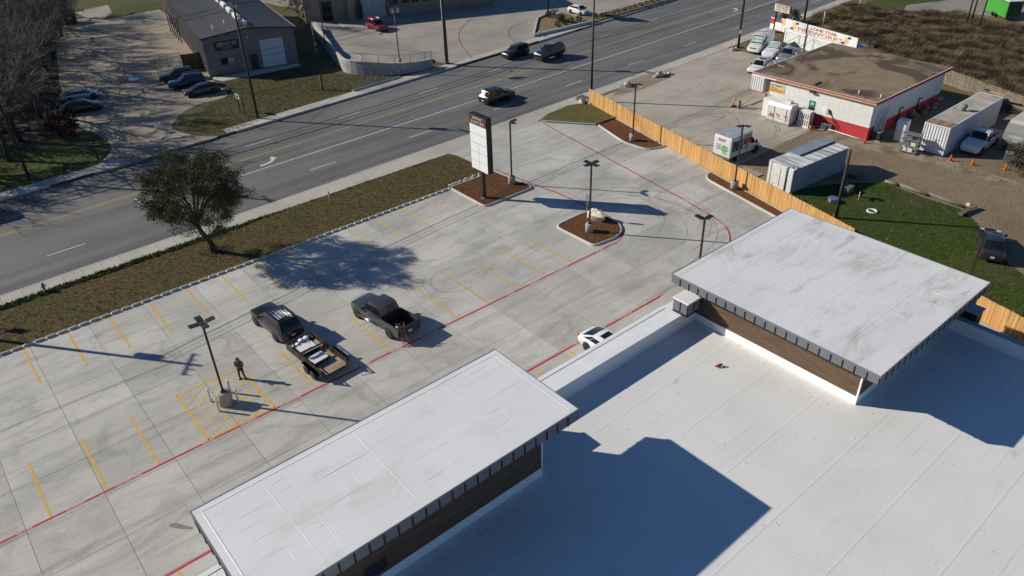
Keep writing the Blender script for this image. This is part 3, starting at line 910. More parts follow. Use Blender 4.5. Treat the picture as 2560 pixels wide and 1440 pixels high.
def tower(x0, x1, y0, y1, zt, h, wx0, wx1, wy0, wy1, mat, seams, rims):
    r = MB(); r.box(x0+.03, y0+.03, zt-h, x1-.03, y1-.03, zt-.02)
    roof = r.o('tower_roof', CHAR, mall, ML)
    MB().box(x0+.02, y0+.02, zt-.019, x1-.02, y1-.02, zt).o('membrane', mat, roof)
    e = MB()
    for q in ((x0, y0, x1, y0+.04), (x0, y1-.04, x1, y1), (x0, y0+.04, x0+.04, y1-.04), (x1-.04, y0+.04, x1, y1-.04)):
        e.box(q[0], q[1], zt-.095, q[2], q[3], zt+.012)
    e.o('edge_trim', FASC, roof)
    fascia_run(roof, (0, 0, 0), (x0+.03, y0+.03), (x0+.03, y1-.03), zt, h, (-1, 0))
    fascia_run(roof, (0, 0, 0), (x1-.03, y0+.03), (x1-.03, y1-.03), zt, h, (1, 0))
    fascia_run(roof, (0, 0, 0), (x0+.03, y0+.03), (x1-.03, y0+.03), zt, h, (0, -1))
    fascia_run(roof, (0, 0, 0), (x0+.03, y1-.03), (x1-.03, y1-.03), zt, h, (0, 1))
    rm = MB()
    for q in rims:
        rm.loft([[(q[0], q[1], zt), (q[0], q[1], zt+.012), (q[0], q[1]+.01, zt+.01)], [(q[2], q[3], zt), (q[2], q[3], zt+.012), (q[2], q[3]+.01, zt+.01)]], False)
        a, b = Vector(q[:2]), Vector(q[2:]); n_ = Vector((-(b-a).y, (b-a).x)).normalized()*.045
        rm.add([(*(a-n_), zt+.002), (*(b-n_), zt+.002), (*b, zt+.014), (*a, zt+.014), (*(b+n_), zt+.002), (*(a+n_), zt+.002)], [(0, 1, 2, 3), (3, 2, 4, 5)])
    rm.o('edge_ridge', mat, roof)
    sm_ = MB()
    for q in seams:
        a, b = Vector(q[:2]), Vector(q[2:]); k = max(2, int((b-a).length/.5))
        n_ = Vector((-(b-a).y, (b-a).x)).normalized()
        pts = [a.lerp(b, i/k)+n_*random.uniform(-.012, .012) for i in range(k+1)]
        hs = random.uniform(.003, .009); ww = random.uniform(.018, .03)
        vs = []
        for i, p in enumerate(pts):
            hh = hs*random.uniform(.5, 1.2)*(0 if i in (0, k) else 1)
            vs += [(*(p-n_*ww), zt+.001), (*p, zt+.003+hh), (*(p+n_*ww), zt+.001)]
        sm_.add(vs, [f for i in range(k) for f in ((3*i, 3*i+3, 3*i+4, 3*i+1), (3*i+1, 3*i+4, 3*i+5, 3*i+2))])
    sm_.o('membrane_seam', mat, roof)
    wl = MB(); wl.box(wx0+.03, wy0+.03, ZM, wx1-.03, wy1-.03, zt-h+.01)
    wall = wl.o('tower_wall', CHAR, mall, ML)
    pk = MB()
    z = ZM+.55
    while z < zt-h-.02:
        z1 = min(z+.15, zt-h-.005)
        for (ax, ay, bx, by, nx, ny) in ((wx0, wy0, wx0, wy1, -1, 0), (wx1, wy0, wx1, wy1, 1, 0), (wx0, wy0, wx1, wy0, 0, -1)):
            L = abs(bx-ax)+abs(by-ay); s = -random.uniform(0, 2)
            while s < L:
                e_ = min(L, s+random.uniform(1.6, 3.0)); s0 = max(0, s)
                if e_ > s0+.02:
                    t = random.uniform(.03, .036)
                    if nx: pk.box(min(ax, ax-nx*.0)-.0 if nx < 0 else ax-.03, ay+s0+.002, z+.004, (ax+.03) if nx < 0 else ax+t-.03, ay+e_-.002, z1)
                    else: pk.box(ax+s0+.002, ay, z+.004, ax+e_-.002, ay+.03, z1)
                s = e_
        z += .154
    pk.o('plank_siding', PLANK, wall, kind='stuff')
    fl_ = MB()
    for q in ((wx0-.03, wy0-.03, wx0+.0, wy1), (wx1, wy0-.03, wx1+.03, wy1), (wx0, wy0-.03, wx1, wy0)):
        fl_.box(q[0], q[1], ZM, q[2], q[3], ZM+.53)
    fl_.o('base_flashing', WHITE_FL, wall)
    ct = MB()
    for x in (wx0, wx1):
        ct.box(x-.045, wy0-.045, ZM+.531, x+.045, wy0+.045, zt-h)
    ct.o('corner_trim', WHITE_FL, wall)
    return roof, wall
# tower 1 (left), heights from its shadow
Z1 = 9.45
sx = [at(653, 1205, Z1).x, at(722, 1196, Z1).x, at(880, 1078, Z1).x, at(1105, 960, Z1).x]
X0, X1, Y0, Y1 = -34.5, -19.5, -20.22, -14.42
se = [(sx[0], Y1-.4, sx[0]+.1, Y0+.3), (sx[1], Y1-.5, sx[1], Y0+.4), (sx[2], Y1-.4, sx[2], Y0+.3), (sx[3], Y1-.4, sx[3], Y0+.4), (sx[1]+.09, Y1-.5, sx[1]+.09, Y0+.4)]
xs = [X0+.5]+sorted(sx)+[X1-.5]
for i in range(len(xs)-1):
    for k in range(5):
        y = Y0+.8+random.uniform(.2, 4.4); a = xs[i]+random.uniform(0, .8); b = min(xs[i+1], a+random.uniform(.6, 2.6))
        se.append((a, y, b, y))
        if random.random() < .6: se.append((b, y, b, y-random.choice((-1, 1))*random.uniform(.7, 1.2)))
se = [s for s in se if Y0+.25 < s[1] < Y1-.2 and Y0+.25 < s[3] < Y1-.2]
se += [(X0+.12, Y1-.15, X0+1.0, Y1-1.0), (X1-.25, Y1-.2, X1-.8, Y1-1.2)]
t1, w1 = tower(X0, X1, Y0, Y1, Z1, .62, -33.5, -20.5, -18.86, -15.6, ROOF1, se, [(X0+.3, Y1-.32, X1-.2, Y1-.32), (X0+.36, Y0+.1, X0+.36, Y1-.3), (X1-.34, Y0+.2, X1-.34, Y1-.3)])
a = wallpt(913, 1428, (-33.5, -18.86), (1, 0)); 
vent = MB().box(-33.5+a[0]-.05, -18.90, ZM+.75, -33.5+a[0]+.95, -18.82, ZM+1.35).o('louvre_vent', BLACKP, w1)
# tower 2 (right)
Z2 = 8.4
X0, X1, Y0, Y1 = -6.52, 5.72, -27.37, -14.72
se = []
for u, v in ((1840, 760), (2000, 720), (2150, 830), (2010, 850)): pass
for y in (-17.2, -19.7, -22.3, -24.9): se.append((X0+.4, y, X1-.4, y+random.uniform(-.05, .05)))
for k in range(26):
    i = random.choice((-15.4, -17.2, -19.7, -22.3, -24.9)); x = random.uniform(X0+.8, X1-1)
    se.append((x, i-.05, x, i-random.uniform(.9, 2.3)))
t2, w2 = tower(X0, X1, Y0, Y1, Z2, .56, -5.15, 4.9, -26.08, -15.6, ROOF2, se, [(X0+.3, Y1-.28, X1-.2, Y1-.28), (X0+.3, Y1-.42, X1-.2, Y1-.42), (X1-.32, Y0+.2, X1-.32, Y1-.3)])
# capped end walls beside the towers
for (x0, x1, tw) in ((-6.6, -5.45, w2), (-20.55, -19.4, w1)):
    c = MB().box(x0+.02, -16.15, 6.03, x1-.02, -15.1, 6.98).o('end_wall', CHAR, mall, ML)
    MB().box(x0-.02, -16.2, 6.92, x1+.02, -15.06, 7.02).o('end_cap', WHITE_FL, c)
    fascia_run(c, (0, 0, 0), (x0+.02, -16.15), (x0+.02, -15.1), 6.98, .8, (-1, 0))
    fascia_run(c, (0, 0, 0), (x0+.02, -16.15), (x1-.02, -16.15), 6.98, .8, (0, -1))
p = at(2430, 772, 6.2)
eb = MB().box(p.x-.45, p.y-.5, 0, p.x+.45, p.y+.5, 6.2).o('end_wall', CHAR, mall, ML)
MB().box(p.x-.5, p.y-.55, 6.2, p.x+.5, p.y+.55, 6.28).o('end_cap', M('blue_grey_cap'), eb)
# leaves and grit lying on the roof
lt = MB()
def litter(n, f):
    for _ in range(n):
        x, y, z = f(); r = random.choice((.01, .012, .015, .02, .025, .035)); a = random.uniform(0, 6.3); e = random.uniform(.4, 1)
        c, s_ = math.cos(a)*r, math.sin(a)*r
        lt.add([(x-c, y-s_, z+.006), (x+s_*e, y-c*e, z+.006), (x+c, y+s_, z+.006), (x-s_*e, y+c*e, z+.006), (x, y, z+.006+r*.5)], [(0, 1, 4), (1, 2, 4), (2, 3, 4), (3, 0, 4)])
litter(700, lambda: (random.uniform(-33, 4.5), random.uniform(-45, -16), ZM))
litter(130, lambda: (random.uniform(-33, -20), -18.95-abs(random.gauss(0, .5)), ZM))
litter(60, lambda: (-5.3-abs(random.gauss(0, .5)), random.uniform(-26, -17), ZM))
lt.o('roof_litter', M('dry_leaf_litter', (.07, .055, .04), .95, var=.4, vs=4), mall, ML, kind='stuff')
p = at(1797, 916, ZM)
rs = MB()
for k in range(7): rs.cbox((random.uniform(-.14, .14), random.uniform(-.1, .1), .03+.02*k), (random.uniform(.08, .2), random.uniform(.06, .14), .03), random.uniform(0, 3))
rs.o('rag', M('red_rag', (.25, .012, .03), .8), None, (p.x, p.y, ZM+.01), label='small crumpled dark red rag lying on the white main roof', cat='rag')

# ---------------------------------------------------------------- cedar fence
def cedar_fence(y0, y1, label, maxn=300):
    n0 = Vector((fence_x(y0), y0, 0))
    d = Vector((fence_x(y1)-fence_x(y0), y1-y0, 0)); L = d.length
    t = thing('wood_fence', label, 'fence', n0, math.atan2(d.y, d.x), 'new cedar fences')
    ms = []
    for k in range(4):
        h = 1.83+random.uniform(-.012, .012)
        m = MB(); m.add([(0, 0, 0), (.136, 0, 0), (.136, 0, h-.03), (.106, 0, h), (.03, 0, h), (0, 0, h-.03), (0, .018, 0), (.136, .018, 0), (.136, .018, h-.03), (.106, .018, h), (.03, .018, h), (0, .018, h-.03)],
                        [(5, 4, 3, 2, 1, 0), (6, 7, 8, 9, 10, 11)]+[(i, (i+1) % 6, 6+(i+1) % 6, 6+i) for i in range(6)])
        me = m.mesh('picket'); me.materials.append(CEDAR); ms.append(me)
    n = int(L/.1385)
    for k in range(min(n, maxn)):
        o = inst('picket', random.choice(ms), t, (k*.1385, -.018+random.uniform(-.004, .004), .03+random.uniform(-.01, .012)))
        o.rotation_euler = (random.uniform(-.012, .012), random.uniform(-.006, .006), random.uniform(-.02, .02))
    rl = MB()
    for z in (.35, .95, 1.55):
        for i in range(int(L/2.44)+1): rl.box(i*2.44, .02, z, min(L, i*2.44+2.43), .06, z+.09)
    rl.o('rail', CEDAR, t)
    for i in range(int(L/2.44)+1):
        MB().box(i*2.44-.03, .06, 0, i*2.44+.03, .12, 1.95 if i % 4 else 2.05).o('post', STEEL, t)
    return t
cedar_fence(26.3, -13.9, 'long new orange cedar fence between the parking lot and the market')
cedar_fence(-24.6, -34.5, 'short new cedar fence section at the right edge below the dark sedan')
MB().box(14.6, -40, 0, 14.95, -24.9, .14).o('kerb', KERB, lot)

# ---------------------------------------------------------------- pylon sign
pg = thing('pylon_sign', 'tall monument sign with brown header reading shops at exeter over blank white panels', 'sign', (2.15, 14.35, 0))
MB().box(-.15, -.15, .05, .15, .15, 2.95).o('post', BRONZE, pg)
cab = MB().box(-.29, -1.23, 2.9, .31, 1.25, 8.25).o('cabinet', CHAR, pg, bevel=.01)
HB = [8.2-(8.2-2.95)*k for k in (.165, .331, .498, .666, .832, 1.0)]
MB().box(-.31, -1.19, HB[0]+.01, -.285, 1.21, 8.2).o('header_panel', M('brown_header', (.085, .035, .02), .5), pg)
for k in range(5):
    if k < 2: MB().box(-.31, -1.19, HB[k+1]+.02, -.285, 1.21, HB[k]-.02).o('sign_panel', SCREEN, pg)
    else:
        MB().box(-.31, -1.19, HB[k+1]+.02, -.285, -.01, HB[k]-.02).o('sign_panel', SCREEN, pg)
        MB().box(-.31, .03, HB[k+1]+.02, -.285, 1.21, HB[k]-.02).o('sign_panel', SCREEN, pg)
text('SHOPS AT', .30, frame((-.322, .01, 7.98), (0, -1, 0), (0, 0, 1)), WHITE, 'lettering', pg, w=1.35)
text('E X E T E R', .40, frame((-.322, .01, 7.58), (0, -1, 0), (0, 0, 1)), WHITE, 'lettering', pg, w=1.75)
MB().lathe([(.28, 0), (.28, .12), (.24, .13)], 16).o('footing', PEDEST, pg)

# ---------------------------------------------------------------- lot lamps
def lot_lamp(p, label, dirs, ped=(.36, .85), zt=6.45):
    t = thing('lamp_post', label, 'lamp post', (p.x, p.y, 0), 0, 'parking lot lamp posts')
    MB().lathe([(ped[0], 0), (ped[0]*1.01, ped[1]-.03), (ped[0]*.96, ped[1]), (.02, ped[1]+.005)], 20).o('pedestal', PEDEST, t)
    MB().lathe([(.17, ped[1]), (.17, ped[1]+.05), (.11, ped[1]+.16), (.07, ped[1]+.2)], 12).o('base_cover', BRONZE, t)
    MB().box(-.06, -.06, ped[1]+.02, .06, .06, zt).o('pole', BRONZE, t)
    for a in dirs:
        h = MB(); h.loft([[(.0, -.04, -.03), (0, .04, -.03), (0, .04, .03), (0, -.04, .03)], [(.16, -.05, -.02), (.16, .05, -.02), (.16, .05, .04), (.16, -.05, .04)]], False)
        h.loft([[(.16, -.17, -.01), (.16, .17, -.01), (.16, .17, .05), (.16, -.17, .05)], [(.26, -.19, 0), (.26, .19, 0), (.26, .19, .08), (.26, -.19, .08)], [(.78, -.19, .05), (.78, .19, .05), (.78, .19, .11), (.78, -.19, .11)]], False)
        h.o('lamp_head', BRONZE, t, (0, 0, zt-.06), R_(a))
    return t
lot_lamp(at(557.5, 979, 1.0), 'tall four-headed lamp post on the big concrete pedestal inside the yellow hatched box', (0, 90, 180, 270), (.44, 1.0), 6.35)
lot_lamp(at(1474, 559, .85), 'four-headed lamp post standing in the small mulch island beside a boulder', (0, 90, 180, 270))
lot_lamp(at(1279, 441, .85), 'two-headed lamp post in the mulch bed behind the tall monument sign', (0, 270))
lot_lamp(at(1762, 549, 6.4), 'two-headed lamp post whose foot is hidden by the right roof', (0, 90))
lot_lamp(at(1582, 335, .85), 'lamp post in the triangular mulch bed at the far end of the cedar fence', (180, 270))
lot_lamp(at(1837.5, 453, .85), 'lamp post in the long mulch bed along the fence near the box truck', (180, 270))
lot_lamp(at(2464, 582, 6.4), 'lamp post in front of the dark sedan at the right edge', (90, 180))
# bollards round the first lamp
BOL = MB().lathe([(.075, 0), (.075, 1.02), (.06, 1.06), (.02, 1.075)], 12); bm_ = BOL.mesh('bollard'); bm_.materials.append(WHITEOLD)
for (u, v), l in (((548, 1028), 'white pipe bollard nearest the camera in front of the lamp pedestal'), ((528, 1004), 'white pipe bollard left of the lamp pedestal'), ((577, 982), 'white pipe bollard behind the lamp pedestal'), ((596, 1004), 'white pipe bollard right of the pedestal standing in its shadow')):
    p = at(u, v); inst('bollard', bm_, None, (p.x, p.y, 0), label=l, cat='bollard', group='white bollards round the lamp pedestal')

# ---------------------------------------------------------------- utility poles and cables
def utility_pole(p, h, label, gear=True, r=.17, mat=POLEW, z0=0.0, arm=(0, 1)):
    t = thing('utility_pole', label, 'utility pole', (p.x, p.y, z0), 0, 'utility poles')
    MB().tube([(0, 0, -.1), (0, 0, h*.5), (0, 0, h)], [r, r*.86, r*.66], 10).o('pole', mat, t)
    if gear:
        ca = MB(); a = Vector((arm[0], arm[1], 0)).normalized()
        ca.beam(-a*1.2+Vector((0, 0, h-.5)), a*1.2+Vector((0, 0, h-.5)), .1, .12)
        c = ca.o('crossarm', POLEW, t)
        for s in (-1.1, -.5, .5, 1.1):
            q = a*s; MB().lathe([(.05, 0), (.07, .06), (.04, .12), (.06, .18), (.02, .24)], 8).o('insulator', STEEL, c, (q.x, q.y, h-.44))
        MB().lathe([(.05, -.5), (.26, -.48), (.27, .45), (.18, .52), (.03, .54)], 14).o('transformer', STEEL, t, (.42, 0, h-2.3))
    return t
PX1, PX2, PX3 = at(75, 450, FZ), at(645, 296, FZ), at(1118, 160, FZ)
utility_pole(PX1, 14, 'dark wooden utility pole on the green verge at the left edge', z0=FZ)
utility_pole(PX2, 13.6, 'dark wooden utility pole across the road between the gym and the pickup lane', z0=FZ)
p3 = utility_pole(PX3, 14.8, 'thick weathered utility pole with grey conduit at the end of the retaining wall', r=.24, z0=FZ, mat=M('weathered_pole', (.075, .06, .047), .9, var=.3, vs=3))
MB().tube([(-.27, .05, 0), (-.25, .05, 9)], .06, 8).o('conduit', M('grey_conduit', (.40, .40, .39), .6), p3)
PX4, PX5, PX6 = at(1478, 253), at(1845, 120), at(2010, 52)
BR = M('brown_steel_pole', (.04, .022, .016), .6, var=.15)
utility_pole(PX4, 13.5, 'straight dark brown pole at the road end of the cedar fence', False, .16, BR)
p5 = utility_pole(PX5, 13.5, 'dark pole with a small grey box beside the white cargo van', False, .18, BR)
MB().box(-.22, -.32, 2.1, .02, .0, 2.7).o('meter_box', STEEL, p5)
utility_pole(PX6, 13, 'dark pole behind the two-post market sign', False, .18)
PX0 = Vector((-39.6, 22.6, 0))
utility_pole(PX0, 9.7, 'utility pole just outside the left edge beside the lawn', True, arm=(-.6, -.8))
for (u, v), h in (((2415.6, 60), 8), ((2429, 51), 9), ((2446, 75), 9)):
    p = at(u, v); utility_pole(p, h, {2415.6: 'leftmost of three bare poles in front of the green trailer', 2429: 'middle one of three bare poles in front of the green trailer', 2446: 'nearest of three bare poles in front of the green trailer'}[u], False, .13, z0=0)
p = at(2088, 545); utility_pole(p, 6.4, 'short cut-off wooden pole behind the cedar fence beside the small container', False, .16)
q = atf(813, 108); utility_pole(q, 9, 'slim dark pole on the far lot behind the retaining wall', False, .09, z0=q.z)
q = at(793, 146, FZ)
sp = utility_pole(q, 5.3, 'short grey service pole with meter boxes beside the gym', False, .09, M('grey_service_pole', (.24, .22, .19), .8), z0=FZ)
MB().box(-.18, -.2, 1.9, .14, .1, 2.4).o('meter_box', STEEL, sp)
MB().box(-.2, -.2, .7, .16, .12, 1.5).o('meter_box', STEEL, sp)

def cable(a, b, sag, label, r=.022, n=24, end=None):
    a, b = Vector(a), Vector(b)
    pts = [a.lerp(b, i/n)-Vector((0, 0, sag*4*(i/n)*(1-i/n))) for i in range(n+1)]
    return MB().tube(pts, r, 5).o('overhead_cable', CABLE, None, label=label, cat='cable', group='overhead cables')
c0 = (PX0.x, PX0.y+.2)
cable((*c0, 8.55), (PX4.x, PX4.y, 8.15), .75, 'uppermost of three dark cables along the near side of the road')
cable((*c0, 8.25), (PX4.x, PX4.y, 7.85), .75, 'middle one of three dark cables along the near side of the road', .016)
cable((*c0, 7.95), (PX4.x, PX4.y, 7.55), .75, 'lowest and thickest of three dark cables along the near side of the road', .03)
for dz, l in ((8.15, 'uppermost'), (7.85, 'middle'), (7.55, 'lowest')):
    cable((PX4.x, PX4.y, dz), (PX5.x, PX5.y, dz-.1), .5, l+' cable between the brown fence pole and the pole by the van')
    cable((PX5.x, PX5.y, dz-.1), (PX5.x+60, near(PX5.x+60)-1.5, dz), .6, l+' cable running on beyond the pole by the van')
for k, (dy, z) in enumerate(((-1.1, 13.2), (.5, 13.2), (1.1, 13.2))):
    l = ('nearest', 'middle', 'farthest')[k]
    for a, b, nm in ((PX1, PX2, 'verge pole to the gym pole'), (PX2, PX3, 'gym pole to the conduit pole')):
        cable((a.x, a.y+dy, z+FZ), (b.x, b.y+dy, z+FZ), .5, l+' high wire from the '+nm, .013)
    cable((PX1.x-32, PX1.y+dy-.6, z+FZ), (PX1.x, PX1.y+dy, z+FZ), .5, l+' high wire arriving at the verge pole from the left', .013)
for z, r in ((8.0, .022), (7.4, .022)):
    l = 'upper' if z == 8.0 else 'lower'
    cable((PX1.x, PX1.y+.2, z), (PX2.x, PX2.y+.2, z), .5, l+' low cable between the verge pole and the gym pole', r)
    cable((PX2.x, PX2.y+.2, z), (PX3.x, PX3.y+.2, z), .6, l+' low cable between the gym pole and the conduit pole', r)
    cable((PX3.x, PX3.y+.2, z), (PX3.x+45, far(PX3.x+45)+1.5, z+.5), .5, l+' low cable running on beyond the conduit pole', r)
cable((PX0.x, PX0.y, 8.6), (PX0.x-40, PX0.y-1, 8.5), .5, 'cable running off to the left from the lawn pole')

# ---------------------------------------------------------------- gym
gd = Vector((12.54, -2.49, 0)).normalized(); gn = Vector((-gd.y, gd.x, 0))
GO = Vector((-1.95, 71.65, FZ)); GW, GDp = 12.8, 36.0
gym = thing('gym', 'grey corrugated metal gym building with a black lonestar crossfit sign', 'building', GO, math.atan2(gd.y, gd.x))
GREYM = M('grey_metal_siding', (.20, .185, .18), .55, .2, .08, .6)
EL, ER, RZ = 5.3, 5.15, 5.95
def gp(u, v): s, z = wallpt(u, v, GO, gd); return s, z-FZ
prof = [(0, 0), (GW, 0), (GW, ER), (GW/2, RZ), (0, EL)]
MB().loft([[(x, y, z) for x, z in prof] for y in (0.02, GDp)], False).o('wall', GREYM, gym, fix=True)
rb = MB()
for k in range(int(GW/.3)+1):
    x = k*.3+.04; zt = (EL+(RZ-EL)*x/(GW/2)) if x < GW/2 else RZ+(ER-RZ)*(x-GW/2)/(GW/2)
    rb.box(x-.03, -.025, .05, x+.03, .02, zt-.05)
for k in range(int(GDp/.3)): rb.box(-.028, k*.3+.1, .3, .0, k*.3+.16, EL-.05)
rb.o('siding_rib', GREYM, gym, kind='stuff')
ROOFG = M('grey_ribbed_roof', (.215, .205, .19), .5, .25, .10, .35, stretch=(1, .25, 1))
rf = MB()
rf.add([(-.25, -.3, EL+.02), (GW/2, -.3, RZ+.05), (GW+.25, -.3, ER+.02), (-.25, GDp, EL+.02), (GW/2, GDp, RZ+.05), (GW+.25, GDp, ER+.02), (-.25, -.3, EL-.1), (GW/2, -.3, RZ-.07), (GW+.25, -.3, ER-.1), (-.25, GDp, EL-.1), (GW+.25, GDp, ER-.1)],
       [(0, 1, 4, 3), (1, 2, 5, 4), (0, 6, 7, 1), (1, 7, 8, 2), (0, 3, 9, 6), (2, 8, 10, 5)])
roofg = rf.o('roof', ROOFG, gym)
rr = MB()
for k in range(int(GDp/.45)):
    y = -.28+k*.45
    rr.add([(-.25, y, EL+.03), (GW/2, y, RZ+.06), (GW/2, y+.05, RZ+.10), (-.25, y+.05, EL+.07), (GW/2, y+.1, RZ+.06), (-.25, y+.1, EL+.03)], [(0, 1, 2, 3), (3, 2, 4, 5)])
    rr.add([(GW+.25, y, ER+.03), (GW/2, y, RZ+.06), (GW/2, y+.05, RZ+.10), (GW+.25, y+.05, ER+.07), (GW/2, y+.1, RZ+.06), (GW+.25, y+.1, ER+.03)], [(1, 0, 3, 2), (2, 3, 5, 4)])
rr.o('roof_rib', ROOFG, roofg, kind='stuff')
for x in (-.32, GW+.2): MB().box(x, -.3, (EL if x < 1 else ER)-.14, x+.12, GDp, (EL if x < 1 else ER)+.03).o('gutter', FASCD if x < 1 else WHITEOLD, gym)
tr = MB(); tr.beam((-.25, -.31, EL-.03), (GW/2, -.31, RZ), .05, .2); tr.beam((GW/2, -.31, RZ), (GW+.25, -.31, ER-.03), .05, .2)
tr.o('gable_trim', FASCD, gym)
for k in range(5):
    y = 1.2+k*4.4
    MB().loft([[(-.32, y, RZ+.05), (.32, y, RZ+.05), (.34, y, RZ+.5), (.0, y, RZ+.62), (-.34, y, RZ+.5)], [(-.32, y+2.6, RZ+.05), (.32, y+2.6, RZ+.05), (.34, y+2.6, RZ+.5), (0, y+2.6, RZ+.62), (-.34, y+2.6, RZ+.5)]], False).o('ridge_vent', WHITEOLD, roofg, (GW/2, 0, 0))
for u, v in ((500, 62), (545, 50)):
    x, y = (2.2, 2.5) if u < 520 else (4.2, 4.6)
    MB().tube([(x, y, 5.5), (x, y, 6.35)], .09, 8).o('vent_pipe', WHITEOLD, roofg)
# door, roll-up door, window, sign on the front
s0, z0 = gp(662, 166); s1, z1_ = gp(705, 82)
s0, s1 = gp(660, 165)[0], gp(717, 158)[0]
rd = MB(); rd.box(s0, -.05, .05, s1, .0, 3.95).o('roll_up_door', M('pale_roll_up_door', (.50, .53, .56), .5, var=.04), gym)
rd = bpy.data.objects['roll_up_door']
sl2 = MB()
for k in range(15): sl2.box(s0+.02, -.062, .1+.255*k, s1-.02, -.045, .1+.255*k+.235)
sl2.o('door_slat', M('pale_roll_up_door'), rd)
d0 = gp(632, 170)[0]
dr = MB().box(d0-.05, -.06, .05, d0+1.0, 0, 2.2).o('door', BLACKP, gym)
MB().box(d0+.85, -.12, .95, d0+.95, -.06, 1.15).o('door_handle', CHROME, dr)
w0, w1_ = gp(555, 165)[0], gp(590, 160)[0]; zz = gp(572, 152)[1]
wi = MB().box(w0, -.05, zz-.45, w1_, 0, zz+.5).o('window', FASCD, gym)
MB().box(w0+.05, -.062, zz-.4, (w0+w1_)/2-.02, -.045, zz+.45).o('pane', GLASS, wi)
MB().box((w0+w1_)/2+.02, -.062, zz-.4, w1_-.05, -.045, zz+.45).o('pane', M('window_blind', (.33, .34, .35), .4), wi)
a, b = gp(533, 105), gp(596, 120); c = gp(593, 97)
sx0, sx1, sz0, sz1 = gp(535, 117)[0], gp(595, 108)[0], (gp(538, 128)[1]+gp(597, 120)[1])/2, (gp(533, 105)[1]+gp(593, 97)[1])/2
sg = MB().box(sx0, -.10, sz0, sx1, -.03, sz1).o('sign_board', M('black_sign', (.012, .010, .010), .5), gym)
cx, cz, sw, sh_ = (sx0+sx1)/2, (sz0+sz1)/2, sx1-sx0, sz1-sz0
SLV = M('silver_lettering', (.42, .42, .42), .4)
text('L', sh_*.62, frame((sx0+sw*.13, -.105, cz+sh_*.14), (1, 0, 0), (0, 0, 1)), SLV, 'lettering', sg, w=sw*.07)
text('NESTAR', sh_*.62, frame((sx0+sw*.66, -.105, cz+sh_*.14), (1, 0, 0), (0, 0, 1)), SLV, 'lettering', sg, w=sw*.56)
text('CROSSFIT', sh_*.32, frame((cx+sw*.03, -.105, cz-sh_*.28), (1, 0, 0), (0, 0, 1)), SLV, 'lettering', sg, w=sw*.40)
em = MB(); ex, ez = sx0+sw*.26, cz+sh_*.14; rr_ = sh_*.27
em.add([(ex+rr_*k_*math.cos(t), -.106, ez+rr_*k_*math.sin(t)) for k_ in (1, .8) for t in [i*math.tau/20 for i in range(20)]], [(i, (i+1) % 20, 20+(i+1) % 20, 20+i) for i in range(20)])
em.add([(ex+rr_*(.75 if i % 2 == 0 else .3)*math.sin(i*math.pi/5), -.107, ez+rr_*(.75 if i % 2 == 0 else .3)*math.cos(i*math.pi/5)) for i in range(10)], [tuple(range(10))])
em.o('star_emblem', SLV, sg)
MB().box(5.95, -.3, 4.55, 6.25, -.02, 4.7).o('wall_lamp', WHITEOLD, gym)
for k in range(7):
    y = 5.5+k*3.6
    MB().box(-.05, y, 1.0, -.028, y+.75, 3.4).o('side_window', FASCD, gym)
for k in range(5):
    MB().tube([(-.45-.1*k, 22+k*2.2, 0), (-.45-.1*k, 22+k*2.2, 4.6)], .08, 6).o('downpipe', FASCD, gym)

# ---------------------------------------------------------------- stone building across the road
bA, bB = atf(770, 52), atf(1235, 12)
bd = (bB-bA); bd.z = 0; BL_ = bd.length; bd.normalize()
BO = Vector((bA.x, bA.y, .45))
far_b = thing('stone_building', 'beige stone commercial building across the far parking lot, cut off by the top edge', 'building', BO, math.atan2(bd.y, bd.x))
STN = M('beige_stucco', (.27, .22, .16), .9, var=.08)
def stone_mat(name, a, b, mort, scale=2.2):
    n = NT(name)
    br = n.t.nodes.new('ShaderNodeTexBrick')
    sep = n.t.nodes.new('ShaderNodeSeparateXYZ'); n.lk(n.pos, sep.inputs[0])
    add = n.mul(sep.outputs[0], sep.outputs[1], 'SUBTRACT')
    cmb = n.t.nodes.new('ShaderNodeCombineXYZ'); n.lk(add, cmb.inputs[0]); n.lk(sep.outputs[2], cmb.inputs[1])
    n.lk(cmb.outputs[0], br.inputs[0]); br.inputs['Scale'].default_value = scale
    br.inputs['Color1'].default_value = (*a, 1); br.inputs['Color2'].default_value = (*b, 1); br.inputs['Mortar'].default_value = (*mort, 1)
    return n.out(n.mix(n.ramp(n.noise(1.5, 4), .3, .7), sc_col(n, br.outputs[0], .85), sc_col(n, br.outputs[0], 1.15)), .9)
STONE = stone_mat('coursed_limestone', (.40, .33, .24), (.30, .235, .16), (.22, .19, .15))
STONEW = stone_mat('white_stone', (.46, .44, .42), (.40, .385, .37), (.33, .32, .31), 3)
MB().box(0, .4, -.5, BL_, 26, 7.2).o('wall', STN, far_b)
MB().box(-.3, .1, 7.2, BL_+.3, 26.3, 7.5).o('roof', M('far_roof', (.25, .24, .22), .8), far_b)
MB().box(-.4, -.2, -.5, 2.3, .39, 6.9).o('stone_pier', STONE, far_b)
def fp(u, v): s, z = wallpt(u, v, BO, bd); return s
a, b = fp(905, 30), fp(975, 30)
MB().box(a, -.25, -.5, b, .39, 6.9).o('stone_front', STONEW, far_b)
MB().box(fp(868, 20), -.15, -.5, fp(885, 20), .39, 6.5).o('stone_pier', STONE, far_b)
for u0, u1 in ((806, 831),):
    dd = MB().box(fp(u0, 30), .3, -.4, fp(u1, 30), .42, 3.0).o('door', BLACKP, far_b)
    MB().box(fp(u0, 30)+.1, .27, -.3, (fp(u0, 30)+fp(u1, 30))/2-.04, .31, 2.8).o('pane', GLASS, dd)
    MB().box((fp(u0, 30)+fp(u1, 30))/2+.04, .27, -.3, fp(u1, 30)-.1, .31, 2.8).o('pane', GLASS, dd)
